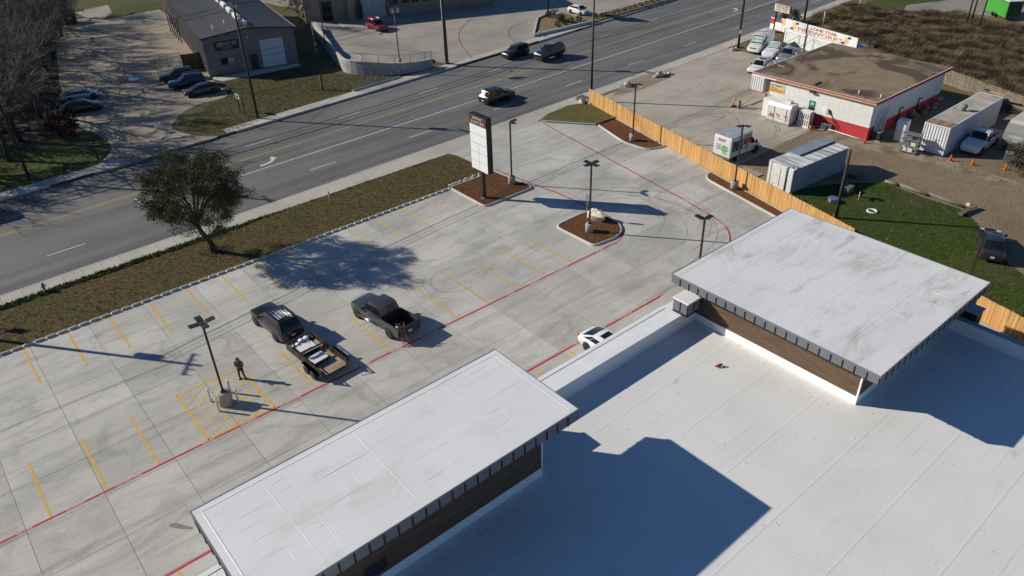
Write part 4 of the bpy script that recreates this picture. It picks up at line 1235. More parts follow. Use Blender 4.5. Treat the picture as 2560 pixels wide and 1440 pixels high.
for u0, u1 in ((980, 996), (1004, 1024), (1031, 1049), (1057, 1074), (1084, 1100)):
    wn = MB().box(fp(u0, 5), .3, 1.5, fp(u1, 5), .42, 3.6).o('window', FASCD, far_b)
    for k in range(2):
        q0 = fp(u0, 5)+.06+k*(fp(u1, 5)-fp(u0, 5)-.06)/2
        MB().box(q0, .27, 1.56, q0+(fp(u1, 5)-fp(u0, 5))/2-.1, .31, 3.54).o('pane', GLASS, wn)
for u, l in ((898, 'left of the white stone front'), (970, 'right of the white stone front')):
    p = BO+bd*fp(u, 20)-Vector((-bd.y, bd.x, 0))*.7
    t = thing('trimmed_shrub', 'tall dark columnar shrub '+l, 'shrub', (p.x, p.y, zl(p.x)), 0, 'shrubs at the stone building')
    f = MB()
    for _ in range(700):
        z = random.uniform(.2, 3.4); r = .45*math.sin(min(1, z/3.5)*math.pi*.9+.25); a = random.uniform(0, 6.3); x, y = r*math.cos(a), r*math.sin(a); q = random.uniform(.06, .12)
        d1 = Vector((random.uniform(-1, 1), random.uniform(-1, 1), random.uniform(-1, 1)))*q; d2 = Vector((random.uniform(-1, 1), random.uniform(-1, 1), random.uniform(-1, 1)))*q
        c = Vector((x, y, z)); f.add([c-d1, c+d2, c+d1], [(0, 1, 2)])
    f.o('foliage', M('dark_shrub_leaf', (.03, .034, .018), .9, var=.4, vs=5), t)
    MB().tube([(0, 0, 0), (0, 0, 1.6)], .06, 6).o('stem', BARKD, t)
# ramp railing by the building
rp = thing('ramp_railing', 'dark metal ramp railing beside the stone building near the top edge', 'railing', atf(1150, 22), 0)
o_ = rp.location
rl = MB(); pts = [atf(u, v)-o_ for u, v in ((1140, 16), (1158, 26), (1195, 24), (1232, 21))]
for p in pts:
    MB().tube([p, p+Vector((0, 0, 1.1))], .03, 6).o('post', FASCD, rp)
for z in (.45, .8, 1.1):
    rl.tube([p+Vector((0, 0, z)) for p in pts], .025, 6)
rl.o('rail', FASCD, rp)

# ---------------------------------------------------------------- retaining wall with chain-link fence, pipe railing
RW = stone_mat('stained_block_wall', (.38, .37, .34), (.33, .32, .30), (.27, .26, .25), 1.2)
pts = [at(u, v, FZ) for u, v in ((1083, 167), (1060, 175), (1020, 183), (980, 187), (940, 188), (900, 187), (872, 184), (857, 178), (838, 155), (812, 118), (788, 84))]
line = smooth([tuple(p.xy) for p in pts], 1)
rw = thing('retaining_wall', 'curved pale concrete retaining wall holding up the far parking lot', 'wall', (pts[4].x, pts[4].y, FZ))
n_ = len(line); o2 = offset(line, -.28)
def rwz(i): return 1.05+.75*min(1, i/(n_*.45))
w_ = MB(); vs = []
for i in range(n_):
    a, b = line[i], o2[i]; t = rwz(i)
    vs += [(a[0], a[1], -.2), (a[0], a[1], t), (b[0], b[1], t), (b[0], b[1], -.2)]
w_.add(vs, [(4*i+j, 4*i+4+j, 4*i+4+(j+1) % 4, 4*i+(j+1) % 4) for i in range(n_-1) for j in range(4)]+[(0, 1, 2, 3), (4*n_-1, 4*n_-2, 4*n_-3, 4*n_-4)])
LR = (-rw.location.x, -rw.location.y, 0)
w_.o('wall_face', RW, rw, LR, fix=True)
cp = MB(); a_ = offset(line, .04); b_ = offset(line, -.32); vs = []
for i in range(n_):
    t = rwz(i); vs += [(*a_[i], t), (*a_[i], t+.08), (*b_[i], t+.08), (*b_[i], t)]
cp.add(vs, [(4*i+j, 4*i+4+j, 4*i+4+(j+1) % 4, 4*i+(j+1) % 4) for i in range(n_-1) for j in range(4)]+[(0, 1, 2, 3), (4*n_-1, 4*n_-2, 4*n_-3, 4*n_-4)])
cp.o('coping', KERB, rw, LR, fix=True)
CLINK = NT('chain_link')
_n = CLINK
v1 = _n.t.nodes.new('ShaderNodeBsdfTransparent'); mx_ = _n.t.nodes.new('ShaderNodeMixShader')
CLINK = None
def chain_fence(line, zs, h, label, n_posts, loc, strands=9):
    t = thing('chain_link_fence', label, 'fence', loc, 0, 'chain link fences')
    lo = Vector(loc)
    k = len(line)
    P_ = [Vector((*line[i], zs[i]))-lo for i in range(k)]
    for i in range(n_posts):
        f = i*(k-1)/(n_posts-1); a = P_[int(f)].lerp(P_[min(k-1, int(f)+1)], f-int(f))
        MB().tube([a, a+Vector((0, 0, h+.05))], .03, 6).o('post', M('dark_fence_post', (.05, .045, .04), .7), t)
    MB().tube([p+Vector((0, 0, h)) for p in P_], .022, 6).o('top_rail', M('dark_fence_post'), t)
    ms = MB(); L = sum((b-a).length for a, b in zip(P_, P_[1:])); m = int(L/.22)
    def pt(s):
        s = max(0, min(L, s))
        for a, b in zip(P_, P_[1:]):
            l = (b-a).length
            if s <= l: return a.lerp(b, s/l)
            s -= l
        return P_[-1]
    for i in range(-int(h/.22), m):
        for sgn in (1, -1):
            s0_, s1_ = i*.22, i*.22+h
            za, zb = (0, h) if sgn > 0 else (h, 0)
            if s0_ < 0: f = -s0_/h; za = za+(zb-za)*f; s0_ = 0
            if s1_ > L: f = (L-s0_)/(s1_-s0_); zb = za+(zb-za)*f; s1_ = L
            ms.tube([pt(s0_)+Vector((0, 0, za)), pt((s0_+s1_)/2)+Vector((0, 0, (za+zb)/2)), pt(s1_)+Vector((0, 0, zb))], .006, 3, False, False)
    ms.o('mesh', STEEL, t, kind='stuff')
    return t
fi = range(0, int(n_*.62))
chain_fence([tuple(Vector(o2[i])+(Vector(line[i])-Vector(o2[i]))*.5) for i in fi], [rwz(i)+.08 for i in fi], 1.15, 'chain link fence on top of the curved retaining wall', 7, rw.location)
L1 = [tuple(at(u, v, FZ).xy) for u, v in ((166, 232), (205, 224), (252, 214), (318, 201))]
chain_fence(L1, [FZ]*4, 2.3, 'chain link fence with leaning braces behind the two shaded cars', 6, (L1[1][0], L1[1][1], FZ))
L2 = [tuple(at(u, v, FZ).xy) for u, v in ((396, 188), (425, 181), (455, 174))]
chain_fence(L2, [FZ]*3, 2.4, 'chain link gate panel left of the wooden bin enclosure', 3, (L2[1][0], L2[1][1], FZ))
# pipe railing beside the sidewalk
ra, rb_ = at(883, 228, FZ), at(998, 194, FZ)
gr = thing('pipe_railing', 'green-grey pipe railing beside the far sidewalk below the retaining wall', 'railing', ra)
GRN = M('green_grey_pipe', (.17, .20, .19), .6)
n = 7
for i in range(n):
    p = (rb_-ra)*(i/(n-1)); MB().tube([p, p+Vector((0, 0, 1.15))], .035, 6).o('post', GRN, gr)
for z in (.25, .48, .71, .94, 1.15): MB().tube([Vector((0, 0, z)), (rb_-ra)+Vector((0, 0, z))], .025, 6).o('rail', GRN, gr)
MB().beam(Vector((0, 0, .08)), (rb_-ra)+Vector((0, 0, .08)), .25, .3).o('kerb', KERB, gr)
# ---------------------------------------------------------------- market
MX0, MX1, MY0, MY1, MZ = 40.85, 57.2, -3.1, 9.3, 4.05
mk_ = thing('market', 'white and red market building with a brown-stained flat roof', 'building', (MX0, MY0, 0))
MO = (-MX0, -MY0, 0)
REDW = M('red_wall_paint', (.42, .03, .045), .7, var=.08, vs=2)
MB().box(MX0, MY0, -.1, MX1, MY1, MZ).o('wall', WHITEOLD, mk_, MO)
def mroof():
    n = NT('stained_flat_roof')
    a, b, c = (.21, .15, .092), (.26, .195, .125), (.05, .033, .018)
    col = n.mix(n.ramp(n.noise(.5, 4), .3, .7), a, b)
    d = n.noise(.16, 4, n.map((1, 1.3, 1)), .55, .8)
    col = n.mix(n.mul(n.ramp(d, .48, .60), .85), col, c)
    col = n.mix(n.mul(n.ramp(n.noise(1.5, 5), .5, .8), .3), col, (.12, .09, .06))
    col = n.mix(n.ramp(n.noise(20, 3), .3, .7), sc_col(n, col, .85), sc_col(n, col, 1.12))
    return n.out(col, .9)
RX0, RX1, RY0, RY1, RZt = 40.42, 57.75, -3.5, 11.65, 4.36
mr = MB().box(RX0, RY0, 4.06, RX1, RY1, RZt).o('roof', mroof(), mk_, MO)
WOODR = M('raw_wood_fascia', (.48, .31, .13), .8, var=.2, vs=2, stretch=(1, 1, 6))
fb = MB(); fb.box(RX0-.03, RY0, 4.22, RX0, RY1, 4.37); fb.o('fascia_board', REDW, mr)
MB().box(RX0-.025, RY0, 4.03, RX0, 8.4, 4.215).o('fascia_board', WOODR, mr)
MB().box(RX0-.025, 8.41, 4.03, RX0, RY1, 4.215).o('fascia_board', WHITEOLD, mr)
MB().box(RX0, RY0-.03, 4.03, RX1, RY0, 4.37).o('fascia_board', REDW, mr)
ed_ = MB()
for q in ((RX0-.05, RY0-.05, RX0+.03, RY1), (RX0-.05, RY0-.06, RX1, RY0+.02), (RX0, RY1-.05, RX1, RY1+.04)): ed_.box(q[0], q[1], 4.37, q[2], q[3], 4.40)
ed_.o('drip_edge', WHITEOLD, mr)
# wall panels with open joints on the lit west wall
n = 10; pw = (MY1-MY0)/n
for i in range(n):
    y = MY0+i*pw
    MB().box(MX0-.03, y+.006, .03, MX0, y+pw-.006, 1.38).o('wall_panel', REDW, mk_, MO)
    for z0_, z1_ in ((1.39, 2.62), (2.63, 4.05)):
        MB().box(MX0-.03, y+.006, z0_, MX0, y+pw-.006, z1_-.006).o('wall_panel', WHITEOLD, mk_, MO)
for i in range(6):
    x = MX0+i*(MX1-MX0)/6; w6 = (MX1-MX0)/6
    MB().box(x+.006, MY0-.03, .0, x+w6-.006, MY0, 1.38).o('wall_panel', REDW, mk_, MO)
    MB().box(x+.006, MY0-.03, 1.39, x+w6-.006, MY0, 4.04).o('wall_panel', WHITEOLD, mk_, MO)
MB().box(MX0+1.1, MY0-.06, .1, MX0+3.6, MY0-.03, 3.0).o('side_door', M('pale_grey_door', (.52, .54, .56), .6), mk_, MO)
# porch box on the north-west corner
pb = MB(); pb.box(40.38, 9.9, 2.35, 41.9, 11.7, 4.02); pb = pb.o('porch_box', WHITEOLD, mk_, MO)
pr = MB()
for k in range(6): pr.box(40.33, 9.98+k*.3, 2.4, 40.38, 10.1+k*.3, 4.0)
pr.o('porch_rib', WHITEOLD, pb)

MB().box(40.35, 9.86, 2.27, 41.95, 11.75, 2.35).o('red_trim', REDW, mk_, MO)
MB().box(40.42, 9.4, 0, 40.60, 9.6, 2.3).o('red_post', REDW, mk_, MO)
MB().box(41.9, 10.9, 2.6, RX1-.1, 11.5, 4.05).o('porch_parapet', WHITEOLD, mk_, MO)
MB().box(41.3, MY1+.02, 0, MX1, 10.2, 1.1).o('porch_counter', WHITEOLD, mk_, MO)
# banner and notices on the west wall
def wp(u, v): s, z = wallpt(u, v, (MX0-.03, 0), (0, 1)); return s, z
a, b = wp(1922, 207), wp(1964, 226)
y0_, y1_ = wp(1963, 220)[0], wp(1921, 220)[0]
zt_, zb_ = (wp(1922, 203)[1]+wp(1966, 212)[1])/2-.1, (wp(1920, 226)[1]+wp(1963, 236)[1])/2
bn = MB().box(MX0-.06, y0_, zb_, MX0-.035, y1_, zt_).o('banner', M('cream_banner', (.62, .55, .47), .6), mk_, MO)
bn2 = MB().box(MX0-.066, y0_+.01, zb_+.01, MX0-.061, y1_-.01, zb_+(zt_-zb_)*.52).o('banner_stripe', M('yellow_banner', (.60, .40, .07), .6), bn)
ym, hh = (y0_+y1_)/2, zt_-zb_
NAVY = M('navy_print', (.03, .03, .10), .7)
for s, z, k, m_, w__ in (('POTRANCO', zt_+.17, .30, NAVY, 1.7), ('SUB MARKET', zb_+hh*.76, .42, M('maroon_print', (.25, .03, .04), .7), 2.0), ('OPEN', zb_+hh*.42, .40, M('green_print', (.12, .25, .12), .7), .95), ('NOW HIRING', zb_+hh*.15, .36, M('orange_print', (.50, .10, .02), .7), 1.65)):
    dy = .45 if s == 'OPEN' else 0
    text(s, k, frame((MX0-.072, ym+dy, z), (0, -1, 0), (0, 0, 1)), m_, 'lettering', bn, w=w__)
for sg_ in (-1, 1):
    st = MB(); st.add([(MX0-.072, ym+sg_*1.05+(.13 if i % 2 == 0 else .05)*math.sin(i*math.pi/5), zt_+.17+(.13 if i % 2 == 0 else .05)*math.cos(i*math.pi/5)) for i in range(10)], [tuple(range(10))])
    st.o('star', NAVY, bn)
y_, z_ = wp(2030, 264)
gsn = MB().box(MX0-.06, y_-.38, z_-.55, MX0-.035, y_+.38, z_+.55).o('green_notice', M('green_sign', (.02, .17, .12), .5), mk_, MO)
MB().box(MX0-.064, y_-.36, z_-.53, MX0-.06, y_+.36, z_-.15).o('notice_text_block', BLACKP, gsn)
MB().box(MX0-.064, y_-.2, z_+.1, MX0-.06, y_+.2, z_+.4).o('notice_logo', M('pale_green', (.35, .5, .42), .6), gsn)
for dy, m_ in ((.35, BLACKP), (0, ORANGE), (-.3, BLACKP)):
    y_, z_ = wp(2030, 284); MB().cbox((MX0-.12, y_+dy, z_), (.16, .26, .42)).o('meter_box', m_, mk_, MO)
y_, z_ = wp(2034, 229); MB().box(MX0-.4, y_-.3, z_-.1, MX0-.03, y_+.3, z_+.08).o('wall_lamp', M('brown_lamp', (.10, .06, .04), .6), mk_, MO)
y_, z_ = wp(2066, 272)
dsh = MB().lathe([(.02, 0), (.16, .02), (.26, .07), (.27, .06)], 14, Matrix.Translation((MX0-.35, y_, z_)) @ Matrix.Rotation(R_(-75), 4, 'Y')).o('dish', WHITEOLD, mk_, MO)
MB().tube([(MX0-.05, y_-.2, z_-.6), (MX0-.3, y_, z_)], .02, 6).o('dish_arm', STEEL, mk_, MO)
pp = MB()
pp.tube([(MX0-.08, y_-.5, z_), (MX0-.12, y_-.8, z_-.6), (MX0-.25, y_-1.5, z_-1.3), (MX0-.3, y_-2.0, .2)], .035, 6)
pp.tube([(MX0-.08, y_-.2, z_+.1), (MX0-.15, y_-.9, z_-.7), (MX0-.3, y_-1.35, .9), (MX0-.32, y_-1.5, .15)], .03, 6)
pp.o('service_conduit', BLACK, mk_, MO)
MB().tube([(MX0-.35, wp(2050, 320)[0], .25), (MX0-.35, wp(2140, 340)[0], .12), (MX0-.25, MY0+.1, .1)], .05, 8).o('white_pipe', WHITE, mk_, MO)
for u in (1.2, 5.6):
    MB().tube([(MX0+5+u, MY0-.15, 0), (MX0+5+u, MY0-.15, 2.1), (MX0+5.2+u, MY0-.3, 2.25), (MX0+5.25+u, MY0-.35, 2.0)], .06, 6).o('vent_pipe', BLACKP, mk_, MO)
for u, v, h in ((2146, 237, .5), (2201, 247, .5)):
    p = at(u, v, RZt); MB().tube([(p.x, p.y, RZt), (p.x, p.y, RZt+h)], .07, 8).o('vent_pipe', WHITEOLD, mr)
p, q = at(1945, 163, RZt+.05), at(1962, 168, RZt+.05)
MB().beam(p, q, .08, .06).o('timber', WOODR, None, label='pale stick lying on the brown market roof', cat='timber')
p, q = at(2038, 211, RZt+.06), at(2052, 205, RZt+.06)
MB().beam(p, q, .16, .1).o('timber', BLACKP, None, label='short black bar lying at the edge of the market roof', cat='timber')
# ice merchandiser and gas cage
p = at(1918, 284)
ice = thing('ice_merchandiser', 'large white outdoor ice merchandiser with pictures on its front', 'freezer', (39.3, 6.4, 0))
ib = MB(); ib.loft([[(-.75, -1.45, .25), (.75, -1.45, .25), (.75, -1.45, 2.3), (-.55, -1.45, 2.3), (-.75, -1.45, 1.9)], [(-.75, 1.45, .25), (.75, 1.45, .25), (.75, 1.45, 2.3), (-.55, 1.45, 2.3), (-.75, 1.45, 1.9)]], False)
ib.o('cabinet', WHITE, ice, fix=True)
MB().box(-.8, -1.5, 0, .8, 1.5, .25).o('base', M('grey_green_base', (.22, .25, .22), .7), ice)
MB().box(-.76, -1.4, .3, -.74, 1.4, 1.85).o('door_front', M('pictured_front', (.62, .58, .52), .5), ice)
pic = NT('picture_print'); pc = pic.mix(pic.ramp(pic.noise(3, 4), .45, .6), (.62, .60, .56), (.40, .20, .14))
pic.out(pic.mix(pic.ramp(pic.noise(4.2, 3), .58, .64), pc, (.10, .08, .06)), .5)
MB().box(-.77, -1.3, .55, -.76, 1.3, 1.15).o('picture_print', pic.m, ice)
for y in (-1.0, .55): MB().tube([(-.79, y, .35), (-.79, y, 1.85)], .02, 6).o('door_bar', BLACKP, ice)
MB().box(-.1, -.9, 2.3, .5, -.3, 2.6).o('compressor_cover', WHITEOLD, ice)
sf = thing('chest_freezer', 'plain white cabinet behind the ice merchandiser at the market corner', 'cabinet', (39.9, 8.5, 0))
MB().box(-.5, -.55, .05, .5, .55, 2.1).o('body', WHITE, sf); MB().box(-.53, -.57, 2.1, .53, .57, 2.16).o('lid', WHITEOLD, sf); MB().box(-.53, -.4, .9, -.5, -.35, 1.4).o('handle', BLACKP, sf)
gc = thing('gas_cage', 'white slatted gas bottle cage beside the ice merchandiser', 'cage', (39.9, 3.75, 0))
MB().box(-.42, -.68, 1.75, .42, .68, 1.85).o('top', WHITE, gc); MB().box(-.42, -.68, 0, .42, .68, .1).o('base', WHITE, gc)
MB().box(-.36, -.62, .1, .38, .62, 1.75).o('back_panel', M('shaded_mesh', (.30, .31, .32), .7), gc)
cg = MB()
for k in range(6): cg.box(-.42, -.68+k*.252, .1, -.38, -.58+k*.252, 1.75)
for z in (.1, .87, 1.6): cg.box(-.425, -.68, z, -.385, .68, z+.12)
for k in range(4): cg.box(-.4+k*.25, -.69, .1, -.3+k*.25, -.65, 1.75)
cg.o('slat', WHITE, gc)
def ac_unit(p, label, c=(.035, .033, .03), rz=0.0, s=.42, h=.95):
    t = thing('air_conditioner', label, 'air conditioner', p, rz, 'outdoor air conditioners')
    MB().box(-s-.1, -s-.1, 0, s+.1, s+.1, .08).o('pad', PEDEST, t)
    MB().box(-s, -s, .08, s, s, h).o('casing', M('ac_casing_%d' % int(c[0]*1000), c, .6), t, bevel=.05)
    g = MB()
    for k in range(9): g.box(-s-.012, -s+.06+k*(2*s-.12)/9, .15, s+.012, -s+.09+k*(2*s-.12)/9, h-.12)
    g.o('grille', FASCD, t)
    MB().lathe([(s*.55, h), (s*.95, h+.002), (s*.95, h+.05), (s*.85, h+.06), (s*.55, h+.03)], 18).o('fan_ring', WHITEOLD if c[0] < .05 else FASCD, t)
    MB().lathe([(s*.84, h+.03), (.02, h+.035)], 16).o('fan_guard', BLACKP, t)
    return t
ac_unit(at(2193, 350), 'dark square air conditioner with a pale fan ring at the market corner')
ac_unit(at(2068, 322), 'low grey air conditioner on its pad against the red wall', (.17, .18, .18), .2, .6, .75)
for (u, v), h, l in (((2025, 325), 1.0, 'orange capped dark post at the corner of the market pad'),):
    p = at(u, v); t = thing('pipe_post', l, 'post', p)
    MB().tube([(0, 0, 0), (0, 0, .55)], .12, 10).o('sleeve', ORANGE, t); MB().tube([(0, 0, .5), (.05, .0, 1.35)], .07, 8).o('post', BRONZE, t)
for (u, v), l, hh in (((1834, 266), 'orange traffic delineator with white bands beside a dark post', 1.15), ((2160, 358), 'small orange cone at the foot of the red wall corner', .6), ((2375, 402), 'orange cone at the corner of the long container', .68), ((2430, 413), 'orange cone in front of the white pickup', .68), ((2513, 424), 'orange cone nearest the camper', .68)):
    p = at(u, v); t = thing('traffic_cone', l, 'traffic cone', p, random.random(), 'orange traffic cones')
    if hh > 1:
        MB().lathe([(.36, 0), (.36, .06), (.1, .09)], 8).o('base', BLACK, t)
        MB().lathe([(.10, .09), (.07, hh), (.03, hh+.03)], 12).o('body', ORANGE, t)
        for z in (.5, .85): MB().lathe([(.096, z), (.088, z+.14)], 12).o('band', WHITE, t)
    else:
        MB().box(-.2, -.2, 0, .2, .2, .04).o('base', ORANGE, t)
        MB().lathe([(.15, .04), (.03, hh), (.01, hh)], 12).o('body', ORANGE, t)
p = at(1848, 272)
t = thing('timber_post', 'dark timber post with a loose plank beside the market porch', 'post', p)
MB().box(-.09, -.09, 0, .09, .09, 1.0).o('post', BARKD, t); MB().beam((.1, 0, .1), (1.6, .4, .25), .1, .05).o('plank', OLDWOOD, t)
a, b = at(1863, 262), at(1884, 250); MB().beam(a+Vector((0, 0, .35)), b+Vector((0, 0, .55)), .22, .1).o('timber', WOODR, None, label='raw wooden beam propped against the white cabinet', cat='timber')

# ---------------------------------------------------------------- fireworks stand with its banner
fA = at(1956, 108); 
zA = hz(fA, 1971, 46)
fB = at(2146, 96, zA); fd = Vector((fB.x-fA.x, fB.y-fA.y, 0)); fL = fd.length; fd.normalize()
fw = thing('fireworks_stand', 'white fireworks stand with a painted lone star fireworks banner behind the market', 'stand', (fA.x, fA.y, 0), math.atan2(fd.y, fd.x))
zb = hz(fA, 1963, 70)
FWW = M('white_boards', (.66, .66, .66), .6, var=.03)
MB().box(.1, .05, 0, fL-.1, 2.3, zb).o('wall', FWW, fw)
MB().box(0, -.05, zb+.05, fL, .08, zA).o('banner', M('white_banner', (.70, .69, .68), .55, var=.04), fw)
MB().box(0, .08, zb, fL, .3, zb+.1).o('ledge', FASCD, fw)
bk = MB()
for i in range(7): bk.beam((.4+i*(fL-.8)/6, .1, zA-.3), (.4+i*(fL-.8)/6, 1.5, zb), .08, .08)
bk.o('brace', OLDWOOD, fw)
dw = (fL*.62)/3
for k in range(5):
    x0 = .35+k*dw
    if x0+dw > fL: break
    d = MB().box(x0+.04, .0, .1, x0+dw-.04, .05, zb-.3).o('barn_door', FWW, fw)
    br = MB()
    for q in ((x0+.04, .1, x0+.16, zb-.3), (x0+dw-.16, .1, x0+dw-.04, zb-.3)): br.box(q[0], -.04, q[1], q[2], 0, q[3])
    br.box(x0+.16, -.04, .1, x0+dw-.16, 0, .22); br.box(x0+.16, -.04, zb-.42, x0+dw-.16, 0, zb-.3); br.beam((x0+.2, -.02, .25), (x0+dw-.2, -.02, zb-.45), .04, .12)
    br.o('door_brace', M('white_brace', (.56, .56, .57), .6), d)
hB = zA-zb
def grad(name):
    n = NT(name)
    sep = n.t.nodes.new('ShaderNodeSeparateXYZ'); n.lk(n.pos, sep.inputs[0])
    f = n.ramp(sep.outputs[2], zb+hB*.12, zb+hB*.5)
    return n.out(n.mix(f, (.75, .42, .05), (.55, .05, .02)), .6)
bnr = bpy.data.objects['banner.001'] if 'banner.001' in bpy.data.objects else fw.children[1]
for (s, x, z, k, wd, m_) in (('LONE STAR', fL*.55, zb+hB*.72, .8, fL*.36, M('red_orange_print', (.50, .09, .03), .6)), ('FIREWORKS', fL*.50, zb+hB*.30, 1.0, fL*.62, grad('fire_print'))):
    text(s, k*hB*.52, frame((x+.06, -.056, z-.03), (1, 0, 0), (0, 0, 1)), M('dark_letter_shadow', (.09, .05, .04), .7), 'letter_shadow', fw, w=wd)
    text(s, k*hB*.52, frame((x, -.075, z), (1, 0, 0), (0, 0, 1)), m_, 'lettering', fw, w=wd)
for x in (fL*.14, fL*.86):
    for kk, (cm, r0) in enumerate(((( .62, .30, .08), .52), ((.72, .55, .25), .36))):
        s = MB(); s.add([(x+hB*(r0 if i % 2 == 0 else r0*.35)*math.cos(i*math.tau/24)*.9, -.06-.01*kk, zb+hB*.5+hB*(r0 if i % 2 == 0 else r0*.35)*math.sin(i*math.tau/24)) for i in range(24)], [tuple(range(24))])
        s.o('star_burst', M('burst_%d' % kk, cm, .6), fw)
    for sg_ in (1, -1):
        MB().cbox((x+sg_*hB*.35, -.075, zb+hB*(.5+.3*sg_)), (hB*.34, .02, hB*.2), 0, None).o('firecracker', BLACKP, fw)
p = at(2057, 62); t = thing('marker_pole', 'thin white pole rising behind the fireworks banner', 'pole', (p.x, p.y, 0)); MB().tube([(0, 0, 0), (0, 0, hz(p, 2058, 28))], .06, 8).o('pole', WHITE, t)
for u, l in ((2148, 'left one of two white posts at the edge of the weed field'), (2167, 'right one of two white posts at the edge of the weed field')):
    p = at(u, 16); t = thing('marker_pole', l, 'post', (p.x, p.y, 0), 0, 'white posts'); MB().tube([(0, 0, 0), (.2, 0, 2.2)], .09, 8).o('pole', WHITE, t)
p = at(2172, 120); t = thing('lattice_gate', 'dark metal frame at the right end of the fireworks stand', 'frame', (p.x, p.y, 0), .4)
for x in (0, 1.6): MB().box(x-.05, -.05, 0, x+.05, .05, 2.4).o('post', FASCD, t)
MB().box(.1, -.03, .3, 1.5, .03, 1.1).o('panel', M('grey_panel', (.2, .22, .25), .6), t)

# ---------------------------------------------------------------- two-post sign by the road
p = at(1944, 103)
ms = thing('market_sign', 'white two-post market sign with dark lettering beside the road', 'sign', (p.x, p.y, 0), 0)
zt_, zb_ = hz(p, 1944, 12), hz(p, 1944, 31)
sdir = at(1971, 18, zt_)-at(1933, 9, zt_); sw = sdir.length; ms.rotation_euler = (0, 0, math.atan2(sdir.y, sdir.x))
cbn = MB().box(-sw/2, -.12, zb_, sw/2, .25, zt_).o('cabinet', M('orange_brown_frame', (.38, .22, .10), .6), ms)
MB().box(-sw/2+.06, -.15, zb_+.08, sw/2-.06, -.12, zt_-.08).o('sign_panel', M('ivory_panel', (.66, .64, .55), .5), ms)
for s, k in (('POTRANCO SUB MARKET', .78), ('POTRANCO FIREWORKS', .52), ('STORAGE  RV  PARKING', .24)):
    text(s, .34, frame((0, -.16, zb_+(zt_-zb_)*k), (1, 0, 0), (0, 0, 1)), M('black_print', (.03, .03, .03), .7), 'lettering', ms, w=sw*.82)
for x in (-sw*.38, sw*.38): MB().box(x-.1, -.05, 0, x+.1, .15, zb_).o('post', BRONZE, ms)
MB().box(-sw*.3, -.12, zb_-2.6, sw*.2, -.06, zb_-1.5).o('sub_sign', SCREEN, ms)
MB().box(-sw*.3, -.125, zb_-2.75, sw*.2, -.065, zb_-2.6).o('red_band', REDW, ms)
for (u, v), l, c in (((1930, 80), 'red and white upright board left of the market sign posts', REDW), ((1956, 84), 'white and yellow upright board right of the market sign posts', M('yellow_banner'))):
    p = at(u, v); t = thing('notice_board', l, 'sign', (p.x, p.y, 0), 1.2)
    MB().box(-.6, -.1, .3, .6, .1, 2.2).o('panel', WHITE, t); MB().box(-.55, -.13, 1.3, .55, .13, 2.1).o('print', c, t)
    for x in (-.5, .5): MB().box(x-.04, -.04, 0, x+.04, .04, .3).o('leg', FASCD, t)
p = at(1827, 117); t = thing('small_sign', 'small white roadside sign by the rocks at the pole', 'sign', (p.x, p.y, 0), .6)
MB().box(-.02, -.02, 0, .02, .02, .5).o('post', STEEL, t); MB().box(-.3, -.03, .45, .3, .0, .95).o('panel', SCREEN, t)

# ---------------------------------------------------------------- shipping containers
def container(org, rz, L, W, H, label, front, sidec, roofc, cor=True):
    t = thing('shipping_container', label, 'container', org, rz, 'shipping containers')
    c = MB().box(.06, -W+.06, .12, L-.06, -.06, H-.04).o('body', sidec, t)
    fr = MB()
    for x in (0, L-.12):
        for y in (-W, -.12): fr.box(x, y, 0, x+.12, y+.12, H)
    for y in (-W, -.12):
        fr.box(.12, y, 0.0, L-.12, y+.12, .14); fr.box(.12, y, H-.12, L-.12, y+.12, H)
    for x in (0, L-.12): fr.box(x, -W+.12, .1, x+.12, -.12, .25); fr.box(x, -W+.12, H-.12, x+.12, -.12, H)
    fr.o('frame', front, t)
    sr = MB(); k = 0; x = .25
    while x < L-.3:
        for y, s in ((-.06, 1), (-W+.06, -1)):
            sr.add([(x, y, .14), (x+.05, y+.045*s, .14), (x+.15, y+.045*s, .14), (x+.2, y, .14), (x, y, H-.12), (x+.05, y+.045*s, H-.12), (x+.15, y+.045*s, H-.12), (x+.2, y, H-.12)], [(0, 1, 5, 4), (1, 2, 6, 5), (2, 3, 7, 6)] if s < 0 else [(4, 5, 1, 0), (5, 6, 2, 1), (6, 7, 3, 2)])
        x += .3
    sr.o('side_corrugation', sidec, t, kind='stuff')
    rf = MB(); rf.box(.12, -W+.12, H-.05, L-.12, -.12, H-.02)
    x = .3
    while x < L-.4: rf.box(x, -W+.15, H-.02, x+.16, -.15, H-.001); x += .33
    rf.o('roof', roofc, t)
    return t
rC = at(2308, 300.8, 3.1); lC = at(2376.3, 314.6, 3.1)
CW = M('white_container', (.64, .64, .65), .5, var=.05); CS = M('white_container_side', (.60, .60, .61), .55, var=.06)
CR = M('tan_container_roof', (.36, .33, .28), .8, var=.2, vs=.8)
cA = at(2292, 375); cB = at(2356.5, 391)
lc = container((42.15, -8.0, 0), .012, 13.2, 2.55, 3.05, 'long white shipping container with a roof vent beside the white pickup', CW, CS, CR)
er = MB()
for k in range(8):
    y = -2.37+k*.28; er.loft([[(0.06, y, .3), (-.005, y+.06, .3), (-.005, y+.15, .3), (.06, y+.21, .3)], [(0.06, y, 2.9), (-.005, y+.06, 2.9), (-.005, y+.15, 2.9), (.06, y+.21, 2.9)]], False, False)
er.o('end_corrugation', CW, lc, kind='stuff')
MB().box(.02, -2.5, 3.04, 1.6, -.05, 3.06).o('rust_patch', M('rusty_brown', (.26, .17, .12), .8, var=.35, vs=2), lc)
v_ = MB(); v_.lathe([(.22, 3.04), (.22, 3.35), (.3, 3.4), (.34, 3.55), (.25, 3.7), (.05, 3.74)], 16); v_.o('roof_vent', M('grey_vent', (.16, .16, .16), .6), lc, (5.9, -1.3, 0))
